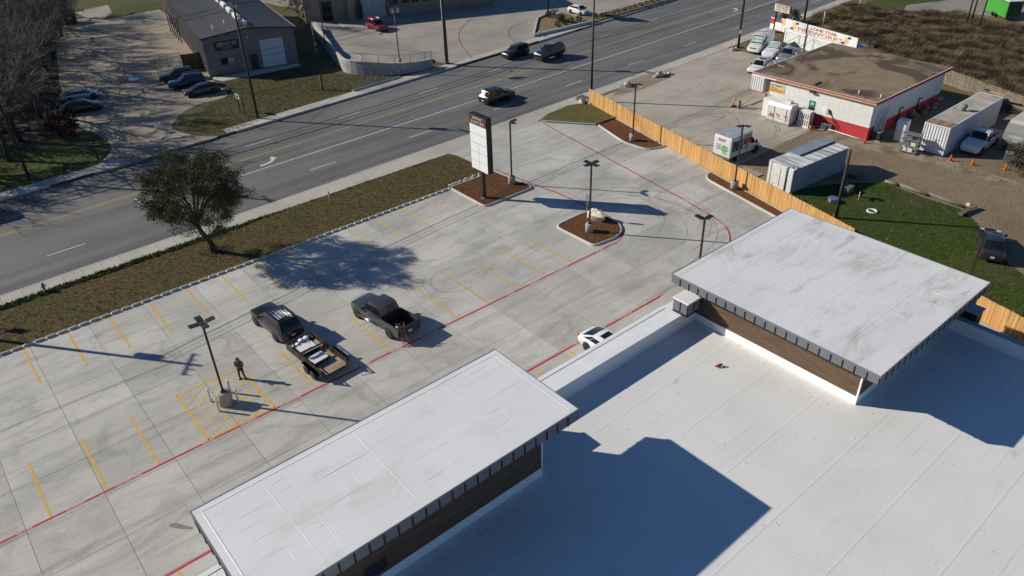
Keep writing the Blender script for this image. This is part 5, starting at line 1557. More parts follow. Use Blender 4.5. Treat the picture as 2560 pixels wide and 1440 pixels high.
p0, p1 = at(1932.5, 398, 2.6), at(1989, 421, 2.6)
smc = thing('shipping_container', 'small white container with ribbed end and corrugated patched metal roof behind the cedar fence', 'container', (23.72, -2.2, 0), -.077, 'shipping containers')
CG = M('shaded_graffiti_side', (.30, .30, .315), .7, var=.12, vs=.7)  # white container: shade of the long side is put into this grey
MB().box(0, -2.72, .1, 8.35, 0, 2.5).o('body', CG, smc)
MB().box(-.03, -2.72, .05, 0, -.3, 2.5).o('end_wall', WHITEOLD, smc)
es = MB()
for k in range(11): es.box(-.06, -2.68, .12+k*.215, -.03, -.34, .12+k*.215+.185)
es.o('end_slat', WHITEOLD, smc)
MB().box(-.08, -1.35, .3, -.06, -1.31, 2.2).o('latch_bar', STEEL, smc)
MB().box(-.1, -.28, .05, 0, 0, 2.55).o('corner_post', WHITEOLD, smc)
cr = MB()
for k in range(31):
    x = -.05+k*.275
    cr.add([(x, -2.8, 2.5), (x+.1, -2.8, 2.57), (x+.2, -2.8, 2.5), (x+.275, -2.8, 2.5), (x, .08, 2.56), (x+.1, .08, 2.63), (x+.2, .08, 2.56), (x+.275, .08, 2.56)], [(0, 1, 5, 4), (1, 2, 6, 5), (2, 3, 7, 6)])
cr.o('corrugated_roof', M('rust_streaked_roof', (.40, .42, .44), .45, .3, .5, .9, stretch=(3.2, .25, 1)), smc)
MB().add([(2.9, -1.15, 2.66), (8.35, -1.15, 2.66), (8.35, .15, 2.70), (2.9, .15, 2.70), (2.9, -1.15, 2.6), (8.35, -1.15, 2.6), (8.35, .15, 2.64), (2.9, .15, 2.64)], [(0, 1, 2, 3), (4, 5, 1, 0), (7, 4, 0, 3), (5, 6, 2, 1), (6, 7, 3, 2)]).o('roof_patch', M('blue_grey_sheet', (.27, .32, .37), .5, .2, .1, .8), smc)
MB().box(2.9, -1.22, 2.6, 8.3, -1.15, 2.69).o('patch_edge', BLACKP, smc)
gf = MB()
def scr(pts): gf.tube([(x, -2.735, z) for x, z in smooth(pts, 2)], .02, 4)
for k, x in enumerate((2.2, 2.75, 3.3, 3.85, 4.4)):
    scr([(x, .7), (x-.1, 1.3), (x+.1, 1.75), (x+.5, 1.7), (x+.45, 1.2), (x+.1, 1.1), (x+.5, .9), (x+.3, .6), (x, .7)])
scr([(5.2, 1.2), (5.4, 1.9), (5.6, 1.2), (5.9, 1.9), (6.1, 1.3), (6.4, 1.8)])
gf.o('graffiti', M('faint_graffiti', (.44, .46, .5), .8), smc)

# ---------------------------------------------------------------- yard things
def crate_rack():
    p = at(2293, 383); t = thing('shelf_rack', 'grey metal shelf rack with boxes beside the long container', 'rack', (p.x, p.y, 0), R_(90+5))
    for x in (0, 1.6):
        for y in (0, .8): MB().box(x-.03, y-.03, 0, x+.03, y+.03, 2.3).o('upright', STEEL, t)
    for z in (.15, .8, 1.4, 2.0): MB().box(-.03, -.03, z, 1.63, .83, z+.06).o('shelf', STEEL, t)
    for x, z, m_ in ((.3, .86, WHITEOLD), (.9, .86, FASC), (.5, .21, WHITE), (1.1, .21, WHITE), (.8, 1.46, FASC)): MB().cbox((x+.15, .4, z+.18), (.45, .5, .36), .1).o('box', m_, t)
crate_rack()
p = at(2240, 365); t = thing('locker', 'tall white sheet metal locker standing between air conditioner and shelf rack', 'locker', (43.2, -5.0, 0), .06)
MB().box(-.35, -1.0, .05, .6, 0, 2.35).o('body', WHITE, t); MB().box(-.37, -.97, .1, -.35, -.03, 2.3).o('door', CW, t); MB().box(-.4, -.2, 1.0, -.37, -.15, 1.4).o('handle', STEEL, t)
JK = [M('junk_%d' % i, c, .8, var=.3, vs=3) for i, c in enumerate(((.12, .12, .12), (.25, .22, .18), (.05, .07, .09), (.28, .06, .05), (.20, .22, .24)))]
for k, (u, v, l) in enumerate(((2275, 300, 'heap of tarpaulin covered goods against the red wall'), (2330, 268, 'dark and red machinery beside the red south wall'), (2240, 315, 'low pile of dark scrap by the market corner'), (2300, 285, 'grey bin with blue lid among the scrap'))):
    p = at(u, v); t = thing('scrap_pile', l, 'scrap pile', p, k, 'scrap along the market wall')
    for i in range(7): MB().cbox((random.uniform(-.6, .6), random.uniform(-.6, .6), .25+.1*i), (random.uniform(.3, .9), random.uniform(.3, .9), random.uniform(.2, .6)), random.uniform(0, 3)).o('piece', JK[(i+k) % 5], t, bevel=.03)
# weathered fence behind the containers
fa, fb_ = at(2352, 205), at(2562, 285)
wf = thing('grey_board_fence', 'weathered grey board fence behind the long container', 'fence', fa, math.atan2((fb_-fa).y, (fb_-fa).x))
L = (fb_-fa).length; bmx = MB().box(0, -.012, 0, .14, .012, 1.8).mesh('board'); bmx.materials.append(OLDWOOD)
for k in range(min(300, int(L/.15))): 
    o = inst('board', bmx, wf, (k*.15, 0, random.uniform(-.05, .03))); o.rotation_euler = (random.uniform(-.03, .03), 0, 0)
for z in (.4, 1.4): MB().box(0, -.07, z, L, -.02, z+.1).o('rail', OLDWOOD, wf)
p, q = at(2462, 224, 1.9), at(2514, 239, 1.9)
MB().beam(p, q, .3, .06).o('timber', WOODR, None, label='fresh pale board lying on top of the grey fence behind the container', cat='timber')
for a, b, l in (((2212, 456), (2245, 466), 'short squared timber at the container end of the timber row'), ((2248, 465), (2316, 490), 'middle grey timber in the row along the green grass'), ((2322, 488), (2408, 520), 'longest rotting round timber in the row along the grass')):
    p, q = at(*a), at(*b); lz = Vector((0, 0, .14))
    MB().tube([p+lz, p.lerp(q, .5)+lz, q+lz], [.15, .16, .14], 8).o('timber', OLDWOOD, None, label=l, cat='timber', group='timbers along the grass')
p, q = at(2399, 541), at(2437, 521)
MB().beam(p+Vector((0, 0, .2)), q+Vector((0, 0, .3)), .4, .16).o('timber', OLDWOOD, None, label='tilted wooden sleeper lying across the dirt at the end of the timbers', cat='timber')
def rock_mesh(r, seed, flat=.7, det=1):
    rnd = random.Random(seed); m = MB(); n1, n2 = 9, 5; vs = []
    for i in range(n2+1):
        ph = math.pi*i/n2
        for j in range(n1):
            th = math.tau*j/n1; k = r*rnd.uniform(.75, 1.15)
            vs.append((k*math.sin(ph)*math.cos(th), k*math.sin(ph)*math.sin(th)*.8, k*math.cos(ph)*flat))
    m.add(vs, [(i*n1+j, i*n1+(j+1) % n1, (i+1)*n1+(j+1) % n1, (i+1)*n1+j) for i in range(n2) for j in range(n1)])
    return m
def rock(u, v, r, label, mat=LIME, group=None, flat=.7, sc_=(1, 1, 1), z=0.0):
    p = at(u, v, z); o = rock_mesh(r, int(u*7+v), flat).o('rock', mat, None, (p.x, p.y, z+r*flat*.55), random.uniform(0, 6), fix=True, ang=35, label=label, cat='rock', group=group)
    o.scale = sc_; return o
rock(2421, 515, .28, 'round pale rock at the end of the rotting timber')
rock(1490, 548, .85, 'big cream limestone boulder in the mulch island behind the lamp', LIMEW, None, .75, (1.25, .8, 1), .1)
for u, v, r, l in ((1568, 216, .62, 'large pale boulder lying in the gravel by the far lamp head'), (1648, 192, .68, 'upright brown boulder at the end of the gravel bed'), (1660, 188, .4, 'small boulder right of the upright brown boulder'), (1672, 186, .35, 'pale stone at the tip of the gravel bed'), (1637, 194, .35, 'low stone left of the upright brown boulder'), (1455, 258, .5, 'flat pale boulder on the corner lawn by the pole'), (1468, 256, .35, 'small rock left of the brown pole foot'), (1474, 260, .28, 'little rock in front of the brown pole foot'), (1832, 127, .45, 'stone beside the small roadside sign'), (1840, 125, .38, 'stone at the foot of the pole by the van')):
    rock(u, v, r, l)
sg = thing('stone_border', 'row of pale stones along the back of the monument sign bed', 'stone border', (3.8, 18.8, 0))
for k in range(34):
    x = -2.4+k*.145; y = random.uniform(-.1, .12)+(.15 if k > 10 else 0)*math.sin(k)
    o = rock_mesh(random.uniform(.10, .2), 100+k, .6).o('stone', LIMEW, sg, (x, y, .1), random.uniform(0, 6), fix=True)
p = at(2180, 529)
MB().lathe([(.28, 0), (.34, .10), (.42, .12), (.48, .06), (.48, 0)], 20).o('concrete_ring', WHITEOLD, None, (p.x, p.y, .01), label='white concrete ring lying on the green grass', cat='ring', fix=True)
p = at(2081, 505); t = thing('tub', 'blue-rimmed white tub on the grass beside the short pole', 'tub', p)
MB().lathe([(.36, 0), (.42, .38), (.45, .40), (.40, .41), (.36, .12), (.02, .1)], 18).o('tub_body', WHITE, t); MB().lathe([(.44, .38), (.46, .42), (.42, .43)], 18).o('rim', M('blue_rim', (.08, .16, .32), .5), t)
p = at(2118, 480); t = thing('tub', 'grey box tub in the container shadow', 'tub', p); MB().box(-.45, -.35, 0, .45, .35, .55).o('tub_body', JK[4], t, bevel=.05); MB().box(-.47, -.37, .55, .47, .37, .6).o('lid', JK[0], t)
p = at(2135, 440); t = thing('pallet', 'stack of dark wooden pallets in the container shadow', 'pallet', p, .2)
for z in range(3):
    for k in range(7): MB().box(-.6+k*.18, -.5, .15*z+.1, -.6+k*.18+.12, .5, .15*z+.13).o('slat', OLDWOOD, t)
    for y in (-.48, 0, .42): MB().box(-.6, y, .15*z, .62, y+.08, .15*z+.1).o('bearer', OLDWOOD, t)
q = P2((1845, 427), (1862, 418), (1908, 437), (1893, 443)); p = q[0]
MB().prism([(a-p[0], b-p[1]) for a, b in q], .02, .06).o('plywood_sheet', M('grey_plywood', (.33, .27, .2), .85, var=.15), None, (p[0], p[1], .02), label='plywood sheet lying on the ground behind the cedar fence', cat='sheet')
p = at(2145, 502); MB().tube([(0, 0, 0), (.03, 0, .9)], .03, 6).o('stake', WHITEOLD, None, (p.x, p.y, 0), label='white stake standing in the green grass', cat='stake')
tr_ = MB()
for _ in range(35):
    u, v = random.uniform(1990, 2480), random.uniform(470, 700); p = at(u, v)
    if not inside((p.x, p.y), GRASSY): continue
    r = random.uniform(.02, .06); tr_.add([(p.x-r, p.y-r, .06), (p.x+r, p.y-r*.5, .07), (p.x+r*.6, p.y+r, .06), (p.x-r*.6, p.y+r*.7, .08)], [(0, 1, 2, 3)])
tr_.o('scattered_litter', WHITE, None, kind='stuff')
# ---------------------------------------------------------------- vehicles
def paint(name, c=None, metal=.3, rough=.28): return M(name, c, rough, metal, .04, .5, .5, coat=.6)
WM = {}
def wheel(par, x, y, r, wd, side, spokes=5, rimm=None):
    key = (r, wd)
    if key not in WM:
        Y = Matrix.Rotation(R_(90), 4, 'X')
        t = MB().lathe([(r*.62, -wd/2), (r*.93, -wd/2), (r, -wd*.36), (r, wd*.36), (r*.93, wd/2), (r*.62, wd/2)], 22, Y).mesh('tyre'); t.materials.append(BLACK)
        m = MB(); m.lathe([(r*.64, -wd*.38), (r*.62, wd*.44), (r*.66, wd*.49), (r*.63, wd*.505), (r*.57, wd*.43), (r*.14, wd*.42), (r*.11, wd*.46), (.005, wd*.47)], 20, Y)
        rm = m.mesh('rim'); rm.materials.append(RIM)
        sp = MB()
        for k in range(spokes):
            a = k*math.tau/spokes+.3; pass
            Mt = Y @ Matrix.Rotation(a, 4, 'Z'); sp.add([Mt @ Vector(q) for q in ((r*.2, -r*.05, wd*.435), (r*.53, -r*.16, wd*.445), (r*.56, 0, wd*.445), (r*.53, r*.16, wd*.445), (r*.2, r*.05, wd*.435))], [(0, 1, 2, 3, 4)])
        spm = sp.mesh('spoke_gap'); spm.materials.append(BLACKP)
        WM[key] = (t, rm, spm)
    t, rm, spm = WM[key]
    w_ = inst('wheel', t, par, (x, y, r))
    if side > 0: w_.rotation_euler = (0, 0, math.pi)
    a = inst('rim', rm, w_); b = inst('spoke_gap', spm, w_)
    return w_

PROFS = {
 # x/L, top z/H-belt factor, half width factor, bottom z
 'suv':   [(-.5, .80, .86, .42), (-.49, .93, .94, .34), (-.46, 1.0, .985, .30), (-.30, 1.02, 1.0, .28), (.05, 1.0, 1.0, .27), (.20, .985, .995, .27), (.30, .955, .99, .27), (.42, .90, .96, .28), (.475, .83, .90, .30), (.495, .70, .84, .34), (.5, .62, .80, .38)],
 'sedan': [(-.5, .72, .82, .36), (-.49, .90, .90, .28), (-.45, 1.0, .95, .25), (-.34, 1.04, .99, .22), (-.2, 1.02, 1.0, .2), (.05, .98, 1.0, .2), (.19, .94, 1.0, .2), (.33, .87, .97, .21), (.43, .76, .91, .23), (.485, .62, .82, .26), (.5, .52, .74, .30)],
 'van':   [(-.5, 1.0, .95, .40), (-.49, 1.0, .985, .34), (-.3, 1.0, 1.0, .32), (.1, 1.0, 1.0, .32), (.27, .98, .995, .32), (.38, .90, .98, .33), (.46, .78, .93, .35), (.49, .66, .88, .38), (.5, .58, .84, .42)],
}
def vehicle(name, label, cat, p, rz, L, W, H, kind, pm, belt, gh, group=None, z=0.0, wr=.36, wb=None, splits=(.33, .66), wins='all', open_bed=None, rails=False, rear_glass=True, glass=GLASS, grille=BLACKP, lift=0.0, plate=True, sun=False):
    """kind: body profile; gh = (rear base, rear top, front top, front base) of the cabin in x/L"""
    t = thing(name, label, cat, (p.x, p.y, z), rz, group)
    hw = W/2
    pf = PROFS[kind]
    x_back = -.5
    st = pf
    if open_bed is not None:   # pickup: the lower body stops behind the cab
        i0 = [q for q in pf if q[0] > open_bed+.01]
        st = [(open_bed, 1.0, 1.0, .3)]+i0
    rings = []
    for x, zt, wf, zb in st:
        zt = zt*belt+lift; zb = zb+lift*.9; w_ = wf*hw; X = x*L; zm = (zt+zb)/2
        rings.append([(X, -w_*.80, zb), (X, -w_*.95, zb+.07), (X, -w_, zm-.05), (X, -w_*.985, zt-.13), (X, -w_*.93, zt-.025), (X, -w_*.80, zt+.008), (X, 0, zt+.035), (X, w_*.80, zt+.008), (X, w_*.93, zt-.025), (X, w_*.985, zt-.13), (X, w_, zm-.05), (X, w_*.95, zb+.07), (X, w_*.80, zb)])
    body = MB().loft(rings).o('body', pm, t, fix=True, ang=38)
    # cabin
    b0 = belt+lift-.03; h1 = H+lift
    xr0, xr1, xf1, xf0 = [q*L for q in gh]
    wb_, wt_ = hw*.93, hw*(.78 if kind != 'van' else .86)
    def ring(X, zt, wt): 
        return [(X, -wb_, b0), (X, -wt, zt-.05), (X, -wt+.09, zt), (X, 0, zt+.03), (X, wt-.09, zt), (X, wt, zt-.05), (X, wb_, b0)]
    def flat(X, wk): return [(X, -wb_*wk, b0), (X, -wb_*wk*.97, b0+.015), (X, -wb_*.8*wk, b0+.03), (X, 0, b0+.04), (X, wb_*.8*wk, b0+.03), (X, wb_*wk*.97, b0+.015), (X, wb_*wk, b0)]
    rs = [flat(xr0, .94), ring(xr1, h1-.03, wt_*.97), ring((xr1*.75+xf1*.25), h1, wt_), ring((xr1+xf1)/2, h1+.0, wt_), ring(xf1, h1-.045, wt_*.97), flat(xf0, .95)]
    MB().loft(rs).o('cabin', pm, t, fix=True, ang=32)
    # glass
    def lp(a, b, k): return tuple(a[i]+(b[i]-a[i])*k for i in range(3))
    def pane(nm, q, off, mat=None):
        q = [Vector(a) for a in q]; n_ = (q[1]-q[0]).cross(q[2]-q[0]).normalized()
        if n_.dot(Vector(off)) < 0: n_ = -n_
        g = MB(); a = [v+n_*.012 for v in q]; b = [v-n_*.03 for v in q]; k = len(q)
        g.add(a+b, [tuple(range(k))]+[(i, (i+1) % k, k+(i+1) % k, k+i) for i in range(k)])
        return g.o(nm, mat or glass, t, fix=True)
    A, B = rs[4], rs[5]
    def screen(nm, lo, hi, k0, k1, off):
        g = MB(); a, b = [], []
        ids = (1, 2, 3, 4, 5)
        for t_ in (k0, (k0+k1)/2, k1):
            row = [Vector(lp(lo[i_], hi[i_], t_)) for i_ in ids]
            row[0] = row[0].lerp(row[2], .07); row[4] = row[4].lerp(row[2], .07)
            row[1] = row[1].lerp(row[2], .06); row[3] = row[3].lerp(row[2], .06)
            a.append(row)
        n_ = (a[0][4]-a[0][0]).cross(a[2][2]-a[0][2]).normalized()
        if n_.dot(Vector(off)) < 0: n_ = -n_
        vs = [p_+n_*.014 for r_ in a for p_ in r_]+[p_-n_*.05 for r_ in a for p_ in r_]
        fs = [(5*r_+c_, 5*r_+c_+1, 5*r_+c_+6, 5*r_+c_+5) for r_ in (0, 1) for c_ in range(4)]
        rim_ = [0, 1, 2, 3, 4, 9, 14, 13, 12, 11, 10, 5]
        fs += [(rim_[q], rim_[(q+1) % 12], rim_[(q+1) % 12]+15, rim_[q]+15) for q in range(12)]
        g.add(vs, fs)
        return g.o(nm, glass, t, fix=True, ang=40)
    screen('windshield', B, A, .10, .93, (1, 0, .8))
    if rear_glass: screen('rear_window', rs[0], rs[1], .22 if kind != 'sedan' else .12, .92, (-1, 0, .4))
    for s in (-1, 1):
        def sp(f, k):
            X0_ = xr0+(xr1-xr0)*k; X1_ = xf0+(xf1-xf0)*k; y0_, y1_ = wb_, wt_*.985
            return (X0_+(X1_-X0_)*f, s*(y0_+(y1_-y0_)*k), b0+(h1-.05-b0)*k)
        fs = [0.05]+list(splits)+[.955]
        pr_ = list(zip(fs, fs[1:]))
        if wins == 'front': pr_ = pr_[-1:]
        for a, b in pr_:
            a_, b_ = a+.012, b-.012
            ta = .86
            pane('side_window', [sp(a_, .16), sp(b_, .16), sp(b_, ta), sp(a_, ta)], (0, s, .3))
        # mirror
        MB().box(-.09, -.05 if s < 0 else -.16, -.02, .09, .16 if s < 0 else .05, .17).o('mirror', BLACKP, t, (xf0-.32, s*(hw+.09), b0+.03), bevel=.03)
    # wheels, arches
    wb = wb or .57*L
    xs_ = (wb/2*1.02+.02*L, -wb/2*.98-.0*L)
    for x in xs_:
        for s in (-1, 1):
            Y = Matrix.Rotation(R_(90), 4, 'X')
            MB().lathe([(wr*1.16, -.16), (wr*1.16, .16), (.02, .161)], 22, Y).o('wheel_arch', BLACK, t, (x, s*(hw-.155), wr+lift*.3+.03), fix=True)
            wheel(t, x, s*(hw-.075), wr, .235, s)
    # lamps, grille, plates
    zf = .70*belt+lift; xfz = .487*L
    for s in (-1, 1):
        MB().box(-.10, -.17, -.075, .035, .17, .075).o('headlight', HEADL, t, (xfz-.05, s*hw*.66, zf), -s*.25 if False else 0, bevel=.02)
        MB().box(-.04, -.085, -.13, .08, .085, .13).o('taillight', TAILL, t, (-.488*L, s*hw*.80, .80*belt+lift), bevel=.015)
    MB().box(-.04, -hw*.42, -.10, .03, hw*.42, .10).o('grille', grille, t, (.490*L, 0, zf-.04))
    MB().box(-.10, -hw*.80, -.09, .06, hw*.80, .09).o('front_bumper', BLACKP if grille is BLACKP else CHROME, t, (.488*L, 0, .42+lift*.8), bevel=.03)
    MB().box(-.06, -hw*.82, -.08, .10, hw*.82, .08).o('rear_bumper', BLACKP if grille is BLACKP else CHROME, t, (-.488*L, 0, .46+lift*.8), bevel=.03)
    if plate: MB().box(-.012, -.15, -.075, .012, .15, .075).o('number_plate', PLATE, t, (-.505*L if not open_bed else -.507*L, 0, .62*belt+lift))
    for s in (-1, 1):
        for f in (.1, -.12): MB().box(-.09, -.02, -.02, .09, .02, .02).o('door_handle', pm if grille is BLACKP else CHROME, t, (f*L, s*(hw*.992), belt*.90+lift))
    if rails:
        for s in (-1, 1): MB().tube([(xr1*.9, s*wt_*.82, h1+.01), (xr1*.8, s*wt_*.82, h1+.085), (xf1*.4+xr1*.0, s*wt_*.82, h1+.085), (xf1*.75, s*wt_*.82, h1+.0)], .025, 6).o('roof_rail', rails if not isinstance(rails, bool) else BLACKP, t)
    if sun: MB().box(-.35, -.42, 0, .35, .42, .012).o('sunroof', GLASS, t, (xf1-.6, 0, h1+.022))
    if open_bed is not None:
        xb = open_bed*L; zt = belt+lift; zf_ = .62+lift
        MB().box(-.495*L, -hw+.06, zf_-.06, xb, hw-.06, zf_).o('bed_floor', BLACK, t)
        for s in (-1, 1):
            q = MB(); y0_, y1_ = (s*hw*.99, s*(hw-.13)) if s > 0 else (s*(hw-.13), s*hw*.99)
            a, b = min(s*hw*.995, s*(hw-.13)), max(s*hw*.995, s*(hw-.13))
            q.box(-.495*L, a, .42+lift, xb+.02, b, zt)
            q.o('bed_side', pm, t, bevel=.04, ang=38)
            MB().box(-.49*L, a+.015, zt, xb, b-.015, zt+.02).o('bed_rail', BLACKP, t)
        MB().box(-.5*L, -hw+.10, .48+lift, -.487*L, hw-.10, zt-.01).o('tailgate', pm, t, bevel=.01)
        MB().box(xb-.03, -hw+.13, zf_, xb, hw-.13, zt).o('bed_front', pm, t)
    return t
def by_wheels(fw, rw, W, z=0.0, L=4.7):
    """centre and heading from the ground contacts of the two wheels that face the camera"""
    a, b = at(*fw, z), at(*rw, z)
    h = math.atan2(a.y-b.y, a.x-b.x); m = (a+b)/2
    n_ = Vector((-math.sin(h), math.cos(h), 0)); s = 1 if (CAM-m).dot(n_) > 0 else -1
    return m-n_*s*(W/2-.1), h
DKGREY = paint('gunmetal_paint', (.055, .055, .06)); DKBLUE = paint('blue_black_paint', (.02, .026, .036)); BLK = paint('black_paint', (.010, .010, .012)); DKGRN = paint('green_black_paint', (.010, .018, .018))
WHP = paint('white_car_paint', (.68, .68, .68), .0, .3); REDP = paint('red_car_paint', (.22, .012, .016)); NAVYP = paint('navy_paint', (.012, .018, .035)); SILV = paint('silver_paint', (.42, .44, .47), .6); TEAL = paint('dark_teal_paint', (.012, .025, .032)); DRED = paint('dark_red_paint', (.10, .012, .014))

# --- on the parking lot
c, h = by_wheels((645.8, 813.5), (692.7, 852), 1.86)
su = vehicle('parked_suv', 'dark blue-grey suv with a slatted roof rack towing the flatbed trailer', 'suv', c, h, 4.85, 1.86, 1.76, 'suv', DKBLUE, 1.08, (-.485, -.40, .02, .20), wr=.37, splits=(.30, .62))
rk = MB()
for k in range(6): rk.box(-1.75, -.56+k*.2, 1.83, -.35, -.535+k*.2, 1.855)
rk.o('roof_slat', CHROME, su)
for x in (-1.7, -.4): MB().box(x-.03, -.68, 1.80, x+.03, .68, 1.84).o('rack_bar', BLACKP, su)
for s in (-1, 1): MB().box(-1.85, s*.67-.02, 1.78, -.3, s*.67+.02, 1.86).o('rack_rail', BLACKP, su)
MB().box(-2.6, -.05, .42, -2.3, .05, .52).o('tow_hitch', BLACKP, su)
SUVP, SUVH = c, h
c, h = by_wheels((900, 796), (976.7, 844.5), 2.03)
pk_ = vehicle('pickup_truck', 'gunmetal crew cab pickup with an orange ladder leaning on its tailgate', 'pickup', c, h, 5.9, 2.0, 1.93, 'suv', DKGREY, 1.20, (-.145, -.105, .115, .245), wr=.40, wb=3.68, splits=(.48,), open_bed=-.145, grille=CHROME)
ribs = MB()
for k in range(5):
    for j in range(3): ribs.box(-.35+j*.42, -.5+k*.25, 1.955, -.05+j*.42, -.48+k*.25, 1.966)
ribs.o('roof_rib', BLACKP, pk_)
for s in (-1, 1): MB().tube([(-.55, s*1.02, .46), (1.75, s*1.02, .46)], .06, 8).o('side_step', CHROME, pk_)
MB().box(-.36, -.06, -.03, -.34, .06, .03).o('brake_light', CHROME, pk_, (-.32, 0, 1.84))
MB().box(-.85, -.78, 1.0, -.70, .78, 1.26).o('tool_box', BLACKP, pk_)
MB().tube([(-1.8, .3, .7), (-1.6, .1, .95), (-2.1, -.2, .9), (-1.9, .4, .8)], .08, 6).o('hose_coil', BLACK, None, (c.x, c.y, 0), h, label='coil of dark hose lying in the bed of the gunmetal pickup', cat='hose')
bkt = MB().lathe([(.13, 0), (.15, .34), (.02, .345)], 14); bkt.o('bucket', WHITE, None, tuple(c+Matrix.Rotation(h, 3, 'Z') @ Vector((-2.3, .62, .64))), label='white bucket in the rear corner of the pickup bed', cat='bucket')
# ladder leaning on the tailgate
Rm = Matrix.Rotation(h, 3, 'Z')
top = Vector((c.x, c.y, 0))+Rm @ Vector((-2.8, .52, 1.42)); foot = at(1013, 864)
dirx = Rm @ Vector((0, 1, 0)); ld = thing('ladder', 'orange fibreglass ladder leaning against the tailgate of the gunmetal pickup', 'ladder', foot)
up_ = (top-foot)*1.06; OR2 = M('orange_fibreglass', (.52, .10, .03), .5, var=.1)
for s in (-.22, .22): MB().beam(dirx*s*1.0, up_+dirx*s*.8, .03, .09).o('rail', OR2, ld)
for k in range(1, 8): q = up_*(k/8); MB().tube([q-dirx*.2, q+dirx*.2], .02, 6).o('rung', STEEL, ld)
for s in (-.2, .2): MB().beam(dirx*s*1.1+Vector((.25, .05, 0)), dirx*s*.9+up_*.45, .03, .06).o('spreader_leg', OR2, ld)
c = at(1466, 876); c = Vector((c.x+.82, c.y-1.38, 0))
vehicle('parked_sedan', 'white sedan with black sunroof parked nose-in behind the white canopy', 'car', c, R_(-91), 4.65, 1.82, 1.42, 'sedan', WHP, .94, (-.44, -.20, .08, .26), wr=.34, splits=(.22, .58), sun=True)
# --- flatbed trailer with its load
fr_ = at(749, 843, .45)
th = SUVH; Rm = Matrix.Rotation(th, 3, 'Z')
tc = SUVP+Rm @ Vector((-2.45-1.05-2.1, .10, 0)); tc.z = 0
rl_ = at(778, 968, 0); rr_ = at(855, 937, .35)
tr = thing('flatbed_trailer', 'rusty black utility trailer with a plank deck and low rails behind the suv', 'trailer', tc, th)
DKS = M('rusty_black_steel', (.04, .03, .026), .75, .2, .4, 3)
TL, TW, TZ = 4.5, 1.95, .52
dk = MB(); npl = 12
for k in range(npl): MB().box(-TL/2, -TW/2+k*TW/npl+.006, TZ-.04, TL/2, -TW/2+(k+1)*TW/npl-.006, TZ+random.uniform(-.004, .004)).o('plank', DECK, tr)
MB().box(-TL/2, -TW/2, TZ-.14, TL/2, TW/2, TZ-.045).o('chassis', DKS, tr)
for s in (-1, 1):
    y = s*TW/2
    MB().box(-TL/2, y-.03, TZ+.40, TL/2, y+.03, TZ+.46).o('side_rail', DKS, tr)
    MB().box(-TL/2, y-.012, TZ-.1, TL/2, y+.012, TZ+.30).o('side_board', DKS, tr)
    for k in range(6): MB().box(-TL/2+.02+k*(TL-.08)/5, y-.03, TZ-.1, -TL/2+.08+k*(TL-.08)/5, y+.03, TZ+.42).o('stake', DKS, tr)
    for x in (-.55, -1.4): wheel(tr, x, s*(TW/2+.16), .33, .2, s)
    MB().loft([[(-2.0, y+s*.05, .55), (-2.0, y+s*.30, .55)], [(-1.8, y+s*.05, .76), (-1.8, y+s*.30, .76)], [(-.15, y+s*.05, .76), (-.15, y+s*.30, .76)], [(.05, y+s*.05, .55), (.05, y+s*.30, .55)]], False, False).o('fender', DKS, tr)
    MB().beam((-TL/2, y, TZ+.42), (-TL/2-.25, y-s*.3, TZ+.02), .05).o('ramp_bracket', DKS, tr)
MB().box(TL/2-.03, -TW/2, TZ+.40, TL/2+.03, TW/2, TZ+.46).o('front_rail', DKS, tr)
MB().box(-TL/2-.04, -TW/2, TZ-.16, -TL/2, TW/2, TZ).o('rear_sill', DKS, tr)
MB().beam((TL/2, .45, .45), (TL/2+1.1, 0, .47), .09).o('drawbar', DKS, tr); MB().beam((TL/2, -.45, .45), (TL/2+1.1, 0, .47), .09).o('drawbar', DKS, tr)
def ont(x, y, z): return tuple(tc+Rm @ Vector((x, y, z)))
rkk = thing('steel_rack', 'dark red and black steel cross frame standing across the flatbed trailer', 'frame', ont(.15, 0, TZ), th)
RST = M('red_oxide_steel', (.16, .03, .025), .7, .2, .2)
MB().box(-.05, -TW/2-.05, .62, .05, TW/2+.05, .72).o('crossbar', DKS, rkk); MB().box(-.04, .1, .72, .04, TW/2, .77).o('red_bar', RST, rkk)
for s in (-.9, .9):
    MB().box(-.04, s-.04, 0, .04, s+.04, .62).o('upright', DKS, rkk); MB().beam((-.7, s, .05), (0, s*.8, .6), .05).o('brace', DKS, rkk)
for (x, w1_, l, nm) in ((1.05, 1.25, 1.25, 'forward'), (-.55, 1.15, .95, 'rear')):
    cr_ = thing('panel_crate', nm+' stack of white faced boards on dark skids on the flatbed trailer', 'crate', ont(x, .12 if nm == 'forward' else .2, TZ+.01), th+(.05 if nm == 'rear' else .0), 'board stacks on the trailer')
    for k in (-.4, 0, .4): MB().box(-l/2, k-.05, 0, l/2, k+.05, .1).o('skid', DKS, cr_)
    MB().box(-l/2, -w1_/2, .1, l/2, w1_/2, .28).o('stack', BLACKP, cr_)
    MB().box(-l/2+.03, -w1_/2+.03, .28, l/2-.03, w1_/2-.03, .30).o('white_sheet', WHITE, cr_)
    for k in range(7): MB().box(l/2-.38+.045*k, -w1_/2+.08, .3005, l/2-.36+.045*k, -w1_/2+.28+.04*(k % 3), .302).o('print_line', FASCD, cr_)
